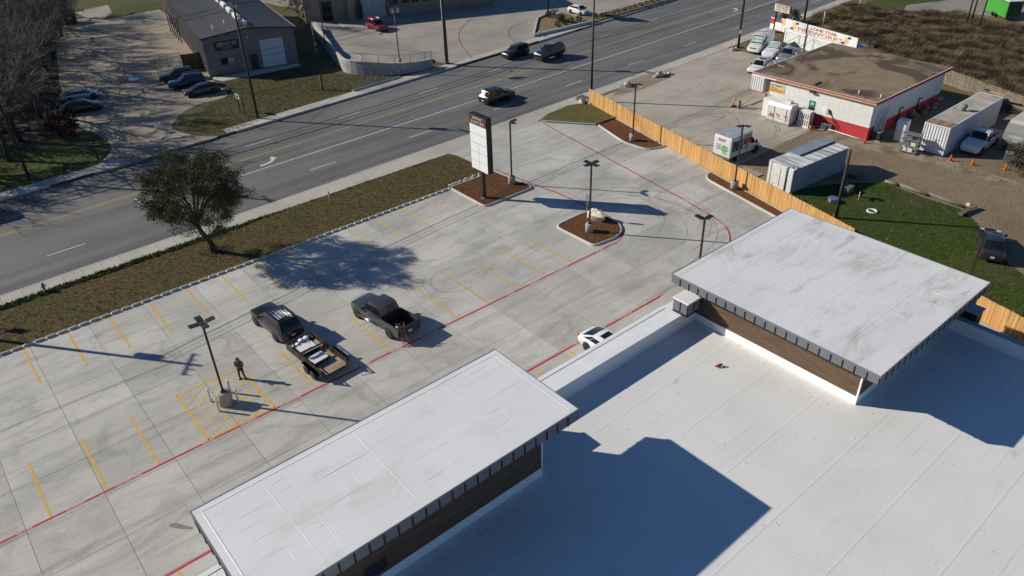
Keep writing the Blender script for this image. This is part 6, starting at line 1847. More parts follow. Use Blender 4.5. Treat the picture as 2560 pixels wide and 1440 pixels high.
for k, (y, r, hh, m_, l) in enumerate(((.72, .14, .36, M('green_lid', (.25, .30, .18), .6), 'green-lidded bucket at the front left of the trailer'), (.40, .15, .36, WHITE, 'small white paint bucket beside the green-lidded one'), (.05, .19, .42, WHITE, 'large white paint bucket in the middle of the row'), (-.35, .19, .42, WHITE, 'large white paint bucket nearest the black hose heap'))):
    b = thing('paint_bucket', l, 'bucket', ont(1.85-(.15 if k < 2 else 0), y, TZ), 0, 'buckets at the front of the trailer')
    MB().lathe([(r*.9, 0), (r, hh), (r, hh)], 16).o('pail', M('grey_pail', (.22, .22, .23), .6) if k < 3 else WHITE, b); MB().lathe([(r*1.04, hh-.03), (r*1.04, hh+.02), (.02, hh+.025)], 16).o('lid', m_, b)
hp = MB()
for k in range(9): hp.tube([(random.uniform(-.3, .3), random.uniform(-.25, .25), .1+.05*i) for i in range(5)], .05, 6)
hp.o('hose_heap', BLACK, None, ont(1.8, -.72, TZ), th, label='heap of black hoses in the front right corner of the trailer', cat='hose')
MB().box(-.5, -.16, 0, .5, .16, .22).o('long_box', M('tan_box', (.36, .29, .2), .8), None, ont(1.0, -.72, TZ+.005), th, bevel=.01, label='long tan carton along the right side of the trailer', cat='box')

# --- on the road
RZ_ = -.13
c, h = by_wheels((1278.9, 247), (1231.7, 264), 1.98, RZ_); vehicle('moving_suv', 'black suv with chrome window trim driving right on the near lanes', 'suv', c, h, 4.95, 1.98, 1.74, 'suv', BLK, 1.05, (-.49, -.40, .05, .22), z=RZ_, wr=.38, splits=(.28, .62), rails=CHROME)
c, h = by_wheels((1280, 150), (1315.8, 139), 1.82, RZ_); vehicle('moving_suv', 'small boxy black suv driving left just ahead of the green-black one', 'suv', c, h, 4.4, 1.82, 1.70, 'suv', BLK, 1.05, (-.49, -.455, .05, .19), z=RZ_, wr=.36, splits=(.30, .62), rails=True)
c, h = by_wheels((1365, 155.8), (1404, 143.2), 2.0, RZ_); vehicle('moving_suv', 'lifted green-black suv with bright grille driving left behind the small black one', 'suv', c, h, 5.05, 2.0, 1.82, 'suv', DKGRN, 1.15, (-.49, -.43, .02, .19), z=RZ_, wr=.42, lift=.24, splits=(.34, .66), grille=CHROME, sun=True)
p = at(-30, 556, RZ_); vehicle('moving_car', 'dark car on the road just outside the left edge', 'car', Vector((p.x-1.2, p.y+1.8, 0)), math.pi+.03, 4.8, 1.85, 1.75, 'suv', BLK, 1.05, (-.49, -.42, .05, .21), z=RZ_)
# --- across the road
z7 = FZ+.03
c, h = by_wheels((1452.5, 39.5), (1424.7, 32.5), 1.75, z7); vehicle('parked_sedan', 'white sedan parked beside the agave across the road', 'car', c, h, 4.4, 1.74, 1.45, 'sedan', WHP, .95, (-.43, -.22, .10, .28), z=z7, wr=.33)
z8 = FZ
c, h = by_wheels((947.5, 82), (917.5, 71.7), 1.95, z8); vehicle('parked_suv', 'bright red suv parked in front of the white stone wall', 'suv', c, h, 4.7, 1.9, 1.75, 'suv', REDP, 1.05, (-.49, -.42, .05, .22), z=z8, rails=CHROME)
c = atf(776, 45); zq = c.z; vehicle('parked_suv', 'dark red car half hidden by bare branches at the stone building corner', 'suv', c, h+.0, 4.5, 1.85, 1.65, 'suv', DRED, 1.02, (-.48, -.40, .05, .22), z=zq)
c, h = by_wheels((483, 243), (535, 234), 1.9, FZ); vehicle('parked_car', 'dark grey coupe nearest the road in the row before the gym', 'car', c, h, 4.7, 1.88, 1.38, 'sedan', paint('dark_slate_paint', (.035, .042, .05)), .95, (-.46, -.22, .06, .27), z=FZ, wr=.36, splits=(.3,))
hg = h
p = at(446, 226, FZ); vehicle('parked_suv', 'navy blue suv in the middle of the row before the gym', 'suv', Vector((p.x+1.6, p.y+.75, 0)), hg-.05, 4.9, 1.95, 1.72, 'suv', NAVYP, 1.05, (-.49, -.42, .05, .22), z=FZ, rails=CHROME)
p = at(424, 208, FZ); vehicle('parked_suv', 'dark teal suv farthest from the road in the row before the gym', 'suv', Vector((p.x+1.5, p.y+.75, 0)), hg-.08, 4.8, 1.9, 1.66, 'suv', TEAL, 1.02, (-.48, -.40, .05, .22), z=FZ)
c, h = by_wheels((239, 277), (180, 288), 1.88, FZ); vehicle('parked_car', 'black car in the tree shade nearest the road', 'car', c, h, 4.85, 1.88, 1.48, 'sedan', BLK, 1.0, (-.42, -.22, .08, .27), z=FZ, wr=.35)
c, h2 = by_wheels((236, 247), (176, 258), 1.88, FZ); vehicle('parked_car', 'silver coupe in the tree shade behind the black car', 'car', c, h2, 4.7, 1.88, 1.38, 'sedan', SILV, .95, (-.46, -.22, .06, .27), z=FZ, wr=.36, splits=(.3,))
# --- at the market
p, q = at(1893, 141), at(1944, 112); hv = math.atan2(p.y-q.y, p.x-q.x)
def price(t, x, z0, dx, s='$19.95', M_=None, w_=.95): text(s, .4, M_, M('dark_price_print', (.03, .06, .04), .6), 'lettering', t, w=w_)
MINT = M('mint_sunshade', (.42, .55, .46), .5)
c, h = by_wheels((1893, 141), (1935, 114), 2.05)
van = vehicle('cargo_van', 'white high-roof cargo van with a price on its mint windshield sunshade', 'van', c, h, 5.8, 2.05, 2.45, 'van', WHP, 1.32, (-.497, -.485, .17, .36), wr=.36, wb=3.4, splits=(.74,), wins='front', rear_glass=False, glass=GLASS)
def shade(t, xf0, xf1, b0, h1, w_, s):
    a, b = Vector((xf0, 0, b0)), Vector((xf1, 0, h1)); n_ = Vector((-(b-a).z, 0, (b-a).x)); n_ = n_.normalized()
    if n_.x < 0: n_ = -n_
    o = a.lerp(b, .52)+n_*.06; upv = (b-a).normalized()
    hh = (b-a).length*.30
    vs = [o+upv*k*hh+Vector((0, j*w_/2, 0)) for k, j in ((-1, -1), (-1, 1), (1, .86), (1, -.86))]
    MB().add(vs, [(0, 1, 2, 3)]).o('sunshade', MINT, t)
    text(s, .36, frame(o+n_*.012, (0, 1, 0), upv), M('dark_price_print', (.03, .06, .04), .6), 'lettering', t, w=w_*.72)
shade(van, .36*5.8, .17*5.8, 1.29, 2.40, 1.5, '$19.95')
for s in (-1, 1): text('$19.95', .5, frame((.35, s*1.03, 1.85), (-s, 0, 0), (0, 0, 1)), M('green_price_print', (.10, .42, .12), .6), 'lettering', van, w=1.5)
swm = M('red_orange_swoosh', (.45, .06, .03), .5)
for s in (-1, 1): MB().add([(1.5, s*1.04, .75), (.2, s*1.04, .95), (-.3, s*1.04, 1.3), (.9, s*1.04, 1.05)], [(0, 1, 2, 3)]).o('red_swoosh', swm, van)
nrm = Vector((math.cos(h), math.sin(h), 0)); sid = Vector((math.sin(h), -math.cos(h), 0))
a, b = at(1931.5, 152), at(1966, 128)
c, h = by_wheels((1931.5, 152), (1972, 127), 2.03)
p2 = vehicle('rental_pickup', 'white regular cab pickup with red swoosh and mint sunshade beside the cargo van', 'pickup', c, h, 5.8, 2.0, 1.88, 'suv', WHP, 1.18, (-.02, .0, .11, .235), wr=.39, wb=3.6, splits=(), open_bed=-.02, grille=CHROME)
shade(p2, .235*5.8, .11*5.8, 1.15, 1.84, 1.35, '$19.95')
for s in (-1, 1): MB().add([(1.1, s*1.008, .7), (-.2, s*1.008, .75), (-.3, s*1.008, 1.05), (.8, s*1.008, .95)], [(0, 1, 2, 3)]).o('red_swoosh', swm, p2)
MB().box(-1.6, -.9, 1.19, -.2, .9, 1.25).o('bed_cover', BLACKP, p2)
n3 = Vector((math.sin(h), -math.cos(h), 0))
if n3.x < 0 and n3.y > 0: n3 = -n3
c3 = at(1960, 152, .4)
vehicle('rental_pickup', 'silver-white pickup mostly hidden behind the brown market roof', 'pickup', Vector((c3.x+1.9, c3.y+.5, 0)), h, 5.5, 1.95, 1.8, 'suv', SILV, 1.12, (-.115, -.075, .10, .235), wr=.38, splits=(.5,), open_bed=-.115)
c4 = at(1888, 178, .4)
vehicle('parked_suv', 'white car with roof rails half hidden behind the market roof corner', 'suv', Vector((c4.x+1.5, c4.y+.3, 0)), h-.02, 4.7, 1.86, 1.62, 'suv', WHP, 1.0, (-.48, -.38, .04, .22), rails=True, sun=True)

# --- rental box truck
c, h = by_wheels((1890.8, 379.5), (1830.8, 405), 2.05)
bt = thing('box_truck', 'white rental box truck with red lettering band and green price stickers', 'truck', (c.x, c.y, 0), h)
rings = []
for x, zt, wf, zb in ((.55, 1.25, .96, .4), (1.2, 1.2, 1.0, .38), (1.75, 1.12, .99, .38), (2.25, 1.03, .95, .4), (2.5, .9, .9, .42), (2.58, .74, .85, .46)):
    w_ = wf*1.0; rings.append([(x, -w_*.8, zb), (x, -w_, zb+.1), (x, -w_, zt-.15), (x, -w_*.9, zt), (x, 0, zt+.03), (x, w_*.9, zt), (x, w_, zt-.15), (x, w_, zb+.1), (x, w_*.8, zb)])
MB().loft(rings).o('cab_body', WHP, bt, fix=True, ang=38)
MB().loft([[(.55, -.92, 1.2), (.55, -.85, 2.0), (.55, .85, 2.0), (.55, .92, 1.2)], [(1.05, -.9, 1.2), (.95, -.8, 2.0), (.95, .8, 2.0), (1.05, .9, 1.2)], [(1.75, -.88, 1.13), (1.1, -.76, 1.93), (1.1, .76, 1.93), (1.75, .88, 1.13)]], False).o('cab_roof', WHP, bt, fix=True)
MB().add([(1.71, -.76, 1.22), (1.71, .76, 1.22), (1.17, .66, 1.9), (1.17, -.66, 1.9)], [(0, 1, 2, 3)]).o('windshield', GLASS, bt)
for s in (-1, 1):
    MB().add([(.7, s*.925, 1.28), (1.55, s*.925, 1.22), (1.12, s*.83, 1.86), (.7, s*.86, 1.9)], [(0, 1, 2, 3)]).o('side_window', GLASS, bt)
    MB().box(-.06, -.1, 0, .06, .1, .4).o('mirror', BLACKP, bt, (1.45, s*1.12, 1.2), bevel=.03)
    MB().box(-.1, -.16, -.09, .05, .16, .09).o('headlight', HEADL, bt, (2.5, s*.7, .82), bevel=.02)
    for x in (1.72, -1.35):
        Y = Matrix.Rotation(R_(90), 4, 'X'); MB().lathe([(.43, -.14), (.43, .14), (.02, .141)], 20, Y).o('wheel_arch', BLACK, bt, (x, s*.87, .42), fix=True)
        wheel(bt, x, s*.96, .37, .24, s)
MB().box(-.05, -.5, -.12, .05, .5, .12).o('grille', BLACKP, bt, (2.56, 0, .78)); MB().box(-.08, -.95, -.1, .08, .95, .1).o('front_bumper', BLACKP, bt, (2.6, 0, .48), bevel=.03)
BXW = 1.08
MB().box(-2.75, -BXW, .62, .58, BXW, 2.72).o('cargo_box', WHITE, bt, bevel=.03)
MB().box(-2.72, -BXW+.03, 2.721, .55, BXW-.03, 2.735).o('box_roof', M('grey_box_roof', (.33, .35, .38), .5), bt)
MB().box(-2.8, -BXW+.02, .42, -2.55, BXW-.02, .62).o('rear_bumper', FASC, bt)
rdoor = MB(); 
for k in range(7): rdoor.box(-2.775, -BXW+.12, .72+k*.265, -2.75, BXW-.12, .72+k*.265+.25)
rdoor.o('rear_door', WHITE, bt)
GRB = M('green_price_burst', (.12, .45, .13), .5)
def burst(y, z, r, x, par, ax):
    vs = [(r*(1 if i % 2 else .84)*math.cos(i*math.tau/28)*1.25, r*(1 if i % 2 else .84)*math.sin(i*math.tau/28)) for i in range(28)]
    MB().add([(x, y+a, z+b) if ax == 'x' else (y+a, x, z+b) for a, b in vs], [tuple(range(28))]).o('price_burst', GRB, par)
burst(-.35, 1.45, .40, -2.782, bt, 'x')
text('$19.95', .34, frame((-2.79, -.35, 1.45), (0, -1, 0), (0, 0, 1)), M('pale_print', (.6, .68, .6), .6), 'lettering', bt, w=.8)
text('MOVING & STORAGE', .2, frame((-2.785, .1, 2.35), (0, -1, 0), (0, 0, 1)), M('maroon_print'), 'lettering', bt, w=.95)
text('RENTALS', .2, frame((-2.785, .1, 2.18), (0, -1, 0), (0, 0, 1)), M('maroon_print'), 'lettering', bt, w=.8)
for k in range(5): MB().box(-2.784, .15, 1.75-.13*k, -2.777, .75-.08*(k % 2), 1.80-.13*k).o('print_line', FASCD, bt)
MB().box(-2.784, -.75, .92, -2.777, -.1, 1.02).o('print_line', FASC, bt)
for s in (-1, 1):
    y = s*(BXW+.004)
    MB().box(-.75, min(y, y-s*.003), 1.55, .56, max(y, y-s*.003), 2.2).o('red_band', M('red_band', (.42, .03, .03), .5), bt)
    text('U-HAUL', .42, frame((-.1, s*(BXW+.012), 2.42), (-s, 0, 0), (0, 0, 1)), BLACKP, 'lettering', bt, w=1.35)
    text('MOVING', .2, frame((-.1, s*(BXW+.014), 1.86), (-s, 0, 0), (0, 0, 1)), WHITE, 'lettering', bt, w=.9)
    burst(-.15, 1.22, .27, s*(BXW+.012), bt, 'y'); text('$19.95', .2, frame((-.15, s*(BXW+.02), 1.22), (-s, 0, 0), (0, 0, 1)), M('pale_print'), 'lettering', bt, w=.5)
    pcn = NT('side_picture'); pcc = pcn.mix(pcn.ramp(pcn.noise(2.5, 4), .42, .55), (.10, .22, .24), (.025, .02, .02)); pcn.out(pcn.mix(pcn.ramp(pcn.noise(3.3, 3, pcn.map((1, 1, 1), 2)), .58, .62), pcc, (.50, .48, .46)), .5)
    MB().box(-2.55, min(y, y-s*.003), 1.2, -.85, max(y, y-s*.003), 2.3).o('side_picture', pcn.m, bt)
    for k in range(4): MB().add([(.8, s*1.012, 1.05-.1*k), (2.1-.15*k, s*1.0, .95-.09*k), (2.1-.15*k, s*1.0, .91-.09*k), (.95, s*1.012, .99-.1*k)], [(0, 1, 2, 3)]).o('red_flame', M('red_band'), bt)
# --- white pickup, camper, green trailer, dark sedan
c = at(2421, 388); 
vehicle('pickup_truck', 'white crew cab pickup parked between the long container and the camper', 'pickup', Vector((c.x+2.9, c.y+.2, 0)), math.pi+.03, 5.9, 2.0, 1.9, 'suv', WHP, 1.2, (-.115, -.075, .09, .225), wr=.40, wb=3.7, splits=(.48,), open_bed=-.115, grille=CHROME)
cp_ = at(2497, 372)
cm = thing('travel_trailer', 'grey and beige travel trailer cut off by the right edge behind the white pickup', 'camper', (cp_.x, cp_.y, 0), .03)
BEI = M('beige_camper', (.50, .47, .41), .5, var=.04); CGR = M('grey_camper_front', (.20, .20, .195), .45, var=.05)
pr_ = [(0, .5), (-.22, 1.2), (-.05, 2.0), (.45, 2.75), (1.0, 2.95)]
sh = MB(); sh.loft([[(x, y, z) for x, z in pr_]+[(8.2, y, 2.95), (8.3, y, .5)] for y in (0, -2.45)], False); sh.o('shell', BEI, cm, fix=True)
nf = MB()
for (x0_, z0_), (x1_, z1_) in zip(pr_[:3], pr_[1:4]): nf.add([(x0_-.012, .012, z0_), (x0_-.012, -2.462, z0_), (x1_-.012, -2.462, z1_+.01), (x1_-.012, .012, z1_+.01)], [(3, 2, 1, 0)])
nf.o('front_cap', CGR, cm)
for y in (.012, -2.462): MB().add([(-.01, y, .5), (-.22, y, 1.2), (-.05, y, 2.0), (8.2, y, 1.5), (8.3, y, .5)], [(0, 1, 2, 3, 4)]).o('side_stripe', CGR, cm)
MB().add([(-.185, -.55, 1.45), (-.185, -1.9, 1.45), (-.075, -1.9, 1.93), (-.075, -.55, 1.93)], [(0, 1, 2, 3)]).o('front_window', M('camper_window', (.28, .33, .35), .15), cm)
cwf = Vector((.17, 0, .8)).normalized()
text('HIDEOUT', .3, frame((.14, -1.35, 2.28), (0, -1, 0), (.5, 0, .75)), WHITE, 'lettering', cm, w=1.3)
for k in range(3): MB().add([(-.225, -.95-.22*k, 1.12), (-.225, -1.1-.22*k, 1.12), (-.215, -1.25-.22*k, 1.32), (-.215, -1.1-.22*k, 1.32)], [(0, 1, 2, 3)]).o('chevron', WHITE, cm)
for s in (-.3, -2.15): MB().add([(-.16, s, 1.3), (-.16, s-.08, 1.3), (.2, s-.3*(-1 if s > -1 else 1)*.3, 2.3), (.2, s+.0, 2.3)], [(0, 1, 2, 3)]).o('white_swoosh', WHITE, cm)
MB().beam((0, -.5, .5), (-1.4, -1.2, .5), .1).o('drawbar', BLACKP, cm); MB().beam((0, -1.9, .5), (-1.4, -1.2, .5), .1).o('drawbar', BLACKP, cm)
MB().box(-.95, -1.5, .5, -.45, -.9, 1.0).o('gas_bottle_cover', BLACKP, cm, bevel=.05)
for y in (0, -2.45):
    for x in (4.2, 5.1): wheel(cm, x, y+(.0 if y else -.1), .35, .22, 1 if y == 0 else -1)
p = at(2517, 404); t = thing('storage_bin', 'grey plastic bin in front of the camper', 'bin', (p.x, p.y, 0), .3); MB().box(-.35, -.35, 0, .35, .35, .95).o('body', JK[0], t, bevel=.03); MB().box(-.37, -.37, .95, .37, .37, 1.0).o('lid', JK[4], t)
c0_ = at(2510, 52); 
gt = thing('enclosed_trailer', 'bright green enclosed cargo trailer with a white roof in the far field corner', 'trailer', (c0_.x, c0_.y, 0), 0)
q = at(2546, 51); gdv = Vector((q.x-c0_.x, q.y-c0_.y, 0)); gt.rotation_euler = (0, 0, math.atan2(gdv.y, gdv.x)); wl = max(2.2, min(2.9, gdv.length))
GRNP = paint('bright_green_paint', (.05, .30, .035), .0); GRD = M('dark_green_door', (.015, .06, .018), .5)
MB().box(0, .02, .4, wl, 6.2, 2.9).o('body', GRNP, gt, bevel=.03); MB().box(.06, -.03, .5, wl-.06, .02, 2.8).o('rear_door', GRD, gt)
MB().box(-.04, -.05, 2.9, wl+.04, 6.2, 2.97).o('roof', WHITE, gt)
for x in (0, wl):
    for y in (2.6, 3.5): wheel(gt, x+(-.05 if x else .05), y, .34, .2, 1)
MB().beam((wl/2, 6.2, .5), (wl/2, 7.4, .5), .12).o('drawbar', BLACKP, gt)
for s in (.12, wl-.12): MB().box(s-.06, -.05, .5, s+.06, -.03, .8).o('taillight', TAILL, gt)
a, b = at(2450, 655), at(2500, 664); m = (a+b)/2
hd = math.atan2((b-a).y, (b-a).x)+math.pi/2
cs = m+Vector((math.cos(hd), math.sin(hd), 0))*2.35
vehicle('parked_sedan', 'dark slate sedan parked on the grass at the right edge', 'car', Vector((cs.x, cs.y, 0)), hd, 4.85, 1.85, 1.45, 'sedan', paint('dark_slate_paint'), .98, (-.42, -.20, .08, .27), wr=.35, sun=False)
# ---------------------------------------------------------------- plants
NPR = np.random.default_rng(5)
def soup(name, tri, mat, parent=None, **kw):
    """tri: (n,3,3) array of loose triangles"""
    n = len(tri)
    me = bpy.data.meshes.new(name)
    me.vertices.add(n*3); me.vertices.foreach_set('co', tri.astype(np.float32).ravel())
    me.loops.add(n*3); me.loops.foreach_set('vertex_index', np.arange(n*3, dtype=np.int32))
    me.polygons.add(n); me.polygons.foreach_set('loop_start', np.arange(0, n*3, 3, dtype=np.int32)); me.polygons.foreach_set('loop_total', np.full(n, 3, dtype=np.int32))
    me.update(calc_edges=True)
    me.materials.append(mat)
    return inst(name, me, parent, **kw)
def pts_in(poly, n):
    P = np.array(poly); lo, hi = P.min(0), P.max(0)
    out = np.empty((0, 2))
    while len(out) < n:
        q = NPR.uniform(lo, hi, (n*2, 2)); c = np.zeros(len(q), bool)
        for i in range(len(P)):
            a, b = P[i], P[i-1]
            if a[1] == b[1]: continue
            c ^= ((a[1] > q[:, 1]) != (b[1] > q[:, 1])) & (q[:, 0] < (b[0]-a[0])*(q[:, 1]-a[1])/(b[1]-a[1])+a[0])
        out = np.vstack([out, q[c]])
    return out[:n]
def tufts(name, poly, n, h, wd, blades, spread, mat, z=0.0, parent=None, clump=None, **kw):
    c = pts_in(poly, n)
    if clump is not None:
        k = NPR.uniform(0, 1, n); f = np.sin(c[:, 0]*clump)*np.sin(c[:, 1]*clump*1.3+1.0)+.5*np.sin(c[:, 0]*clump*2.3+2); c = c[f*.5+.5 > k*1.1]; n = len(c)
    hh = NPR.uniform(h[0], h[1], (n, 1, 1))
    a = NPR.uniform(0, 2*np.pi, (n, blades)); ln = NPR.uniform(.1, 1, (n, blades))*spread
    base = np.zeros((n, blades, 3)); base[..., :2] = c[:, None]+NPR.normal(0, .25, (n, blades, 2))*hh*.6; base[..., 2] = z
    tip = base.copy(); tip[..., 0] += np.cos(a)*ln*hh[..., 0]; tip[..., 1] += np.sin(a)*ln*hh[..., 0]; tip[..., 2] += hh[..., 0]*NPR.uniform(.5, 1, (n, blades))
    sd_ = np.stack([-np.sin(a), np.cos(a), np.zeros_like(a)], -1)*wd*(.5+hh)
    tri = np.stack([base-sd_, base+sd_, tip], 2).reshape(-1, 3, 3)
    return soup(name, tri, mat, parent, kind='stuff', **kw)
def leafmat(name, a, b, sc_=1.5, tr=.0):
    n = NT(name)
    col = n.mix(n.ramp(n.noise(sc_, 4, None, .7), .3, .7), a, b)
    col = n.mix(n.ramp(n.noise(7, 3), .3, .7), sc_col(n, col, .7), sc_col(n, col, 1.3))
    return n.out(col, .8, spec=.2)
STRAW = leafmat('straw_blade', (.16, .12, .05), (.10, .085, .03), 1.2)
LAWNB = leafmat('green_blade', (.06, .085, .02), (.10, .12, .03))
WEEDG = leafmat('green_weed', (.05, .09, .018), (.085, .13, .03))
tufts('lawn_blades', [(-42, 18.7), (1, 18.7), (6.4, 18.8), (6.4, 24.4), (5.6, 25.4), (-42, 25.4)], 26000, (.04, .10), .010, 4, 1.4, STRAW, .005)
tufts('lawn_blades', [(-42, 18.7), (1, 18.7), (6.4, 18.8), (6.4, 24.4), (5.6, 25.4), (-42, 25.4)], 7000, (.04, .09), .010, 4, 1.4, LAWNB, .005, clump=.55)
tufts('lawn_clumps', [(-42, 18.8), (1, 18.8), (6.3, 18.9), (6.3, 24.2), (5.4, 25.2), (-42, 25.2)], 2600, (.07, .16), .018, 9, 1.3, leafmat('rough_clump', (.085, .062, .025), (.15, .12, .055), 1.5), .0)
tufts('border_weeds', [(-42, 24.75), (-42, 25.6), (-14, 25.62), (-18, 25.0)], 1500, (.10, .28), .035, 9, 1.0, WEEDG)
tufts('border_weeds', [(-18, 25.2), (-18, 25.6), (5.6, 25.6), (5.2, 25.3)], 420, (.06, .18), .03, 8, 1.0, WEEDG, clump=.8)
tufts('lawn_blades', [tuple(p) for p in CORNER], 6000, (.05, .11), .010, 4, 1.2, leafmat('pale_straw_blade', (.20, .17, .075), (.14, .13, .05)), .02)
tufts('yard_blades', GRASSY, 30000, (.05, .14), .014, 4, 1.2, WEEDG, .01)
tufts('yard_blades', GRASSY, 5000, (.06, .2), .02, 6, 1.2, leafmat('bright_weed', (.07, .13, .02), (.10, .16, .03)), .01, clump=.4)
MEADOW = [(at(u, v).x, at(u, v).y) for u, v in ((1990, 62), (2050, 40), (2120, 8), (2230, 28), (2400, 36), (2560, 72), (2620, 330), (2560, 300), (2370, 190), (2190, 118), (2150, 100), (2060, 60))]
def clumps(name, poly, n, rad, per, h, wd, mat, z, **kw):
    c = pts_in(poly, n); T = []
    for q in c:
        r = NPR.uniform(*rad); m = int(per*r*r*NPR.uniform(.6, 1.3)); hh = NPR.uniform(*h)*r
        a = NPR.uniform(0, 2*np.pi, m); d = r*np.sqrt(NPR.uniform(0, 1, m)); f = 1-.7*(d/r)**2
        base = np.stack([q[0]+np.cos(a)*d, q[1]+np.sin(a)*d, np.full(m, z)+f*hh*NPR.uniform(0, .55, m)], 1)
        a2 = a+NPR.normal(0, .9, m); L = hh*NPR.uniform(.4, 1.0, m)
        tip = base+np.stack([np.cos(a2)*L*.8, np.sin(a2)*L*.8, f*L*NPR.uniform(.2, 1, m)], 1)
        s_ = np.stack([-np.sin(a2), np.cos(a2), np.zeros(m)], 1)*wd
        T.append(np.stack([base-s_, base+s_, tip], 1))
    return soup(name, np.concatenate(T), mat, kind='stuff', **kw)
tufts('dry_weeds', MEADOW, 3600, (.12, .5), .02, 10, 1.4, leafmat('dry_weed', (.25, .19, .11), (.16, .12, .065), .5), -.03)
clumps('dry_brush', MEADOW, 330, (.5, 1.4), 230, (.5, .95), .022, leafmat('dry_brush_leaf', (.22, .165, .10), (.12, .09, .055), .35), -.03)
clumps('brown_brush', MEADOW, 260, (.6, 1.7), 230, (.5, .9), .022, leafmat('brown_brush_leaf', (.09, .065, .042), (.155, .115, .07), .4), -.03)
clumps('olive_brush', MEADOW, 150, (.4, 1.2), 200, (.4, .8), .025, leafmat('olive_brush_leaf', (.11, .115, .045), (.15, .135, .06), .5), -.03)
FLAWN = [(at(u, v, FZ).x, at(u, v, FZ).y) for u, v in ((455, 330), (520, 262), (575, 238), (560, 205), (745, 170), (860, 186), (940, 190), (1000, 190), (880, 225), (700, 285), (560, 332))]
tufts('verge_blades', FLAWN, 9000, (.06, .16), .02, 5, 1.2, leafmat('dull_blade', (.10, .085, .035), (.075, .085, .025), .4), FZ-.03)
tufts('verge_blades', FLAWN, 2600, (.06, .2), .025, 6, 1.2, WEEDG, FZ-.03, clump=.35)
VERGE = VG[3:]
tufts('verge_blades', VERGE, 7000, (.06, .2), .022, 6, 1.2, WEEDG, FZ-.01)

def oak(p, label):
    t = thing('oak_tree', label, 'tree', p)
    rnd = random.Random(3)
    trk = [(0, 0, -.1), (-.12, .12, .9), (-.5, .35, 1.9), (-.75, .5, 2.8)]
    tb = MB().tube(trk, [.34, .25, .21, .19], 10)
    tb.o('trunk', BARKD, t)
    C0 = Vector((-.3, .2, 5.35)); RX, RY, RZ2 = 4.45, 4.45, 3.75
    lim = MB(); ends = []
    for k in range(13):
        a = k*2.4+rnd.uniform(-.3, .3); e = rnd.uniform(-.1, 1.2); r = rnd.uniform(.55, .95)
        end = C0+Vector((math.cos(a)*math.cos(e)*RX*r, math.sin(a)*math.cos(e)*RY*r, math.sin(e)*RZ2*r))
        st = Vector(trk[-1])-Vector((0, 0, rnd.uniform(0, .9)*0+.05))
        m = st.lerp(end, .45)+Vector((rnd.uniform(-.4, .4), rnd.uniform(-.4, .4), .35))
        lim.tube([st, m, end], [.11, .075, .025], 6); ends.append((m, end))
        for j in range(6):
            f = rnd.uniform(.3, 1); q = m.lerp(end, f); d = Vector((rnd.uniform(-1, 1), rnd.uniform(-1, 1), rnd.uniform(-.4, .9)))*rnd.uniform(.7, 1.7)
            lim.tube([q, q+d*.5+Vector((0, 0, .1)), q+d], [.035, .022, .01], 4)
    lim.tube([(-.25, .2, 1.3), (.5, -.1, 2.0), (.9, -.4, 2.9)], [.06, .04, .015], 5)
    lim.o('limb', BARKD, t)
    # foliage: sprigs of leaf-sized faces in clumps with gaps between
    cl = []
    while len(cl) < 290:
        d = NPR.normal(0, 1, 3); d /= np.linalg.norm(d); r = NPR.uniform(.25, 1)**.45
        if d[2] < -.62: continue
        lump = 1+.13*math.sin(3*math.atan2(d[1], d[0])+1)+.10*math.sin(5*d[2]*2+d[0]*4)
        c = np.array(C0)+d*np.array([RX, RY, RZ2])*r*lump*.90
        if all(np.linalg.norm(c-q) > .40 for q in cl): cl.append(c)
    cl += [np.array([.9, -.4, 2.7])+NPR.normal(0, .3, 3) for _ in range(4)]
    T = []
    for c in cl:
        n = int(NPR.uniform(110, 210)); rr = NPR.uniform(.42, .78)
        d = NPR.normal(0, 1, (n, 3)); d /= np.linalg.norm(d, axis=1)[:, None]
        p_ = c+d*(NPR.uniform(.1, 1, (n, 1))**.6)*rr*np.array([1, 1, .75])
        out = p_-np.array(C0); out /= np.linalg.norm(out, axis=1)[:, None]+1e-6
        dr = out*.9+NPR.normal(0, .6, (n, 3)); dr /= np.linalg.norm(dr, axis=1)[:, None]
        sd_ = np.cross(dr, NPR.normal(0, 1, (n, 3))); sd_ /= np.linalg.norm(sd_, axis=1)[:, None]+1e-6
        L = NPR.uniform(.10, .26, (n, 1)); w_ = NPR.uniform(.018, .04, (n, 1))
        T.append(np.stack([p_-sd_*w_, p_+sd_*w_, p_+dr*L], 1))
    soup('foliage', np.concatenate(T), leafmat('oak_leaf', (.050, .054, .020), (.11, .105, .042), .9), t)
oak(at(538, 630), 'leaning evergreen oak with an olive crown on the lawn by the sidewalk')
lf = MB()
p0_ = at(538, 632)
for _ in range(260):
    a = random.uniform(0, 6.3); r = abs(random.gauss(0, .7)); x, y = p0_.x+.3+r*math.cos(a), p0_.y+r*math.sin(a); s = random.uniform(.04, .12)
    lf.add([(x-s, y, .02), (x, y-s, .03), (x+s, y, .02), (x, y+s, .05+s*.8)], [(0, 1, 3), (1, 2, 3)])
lf.o('leaf_litter', M('dark_leaf_litter', (.05, .04, .028), .95, var=.3), None, kind='stuff')

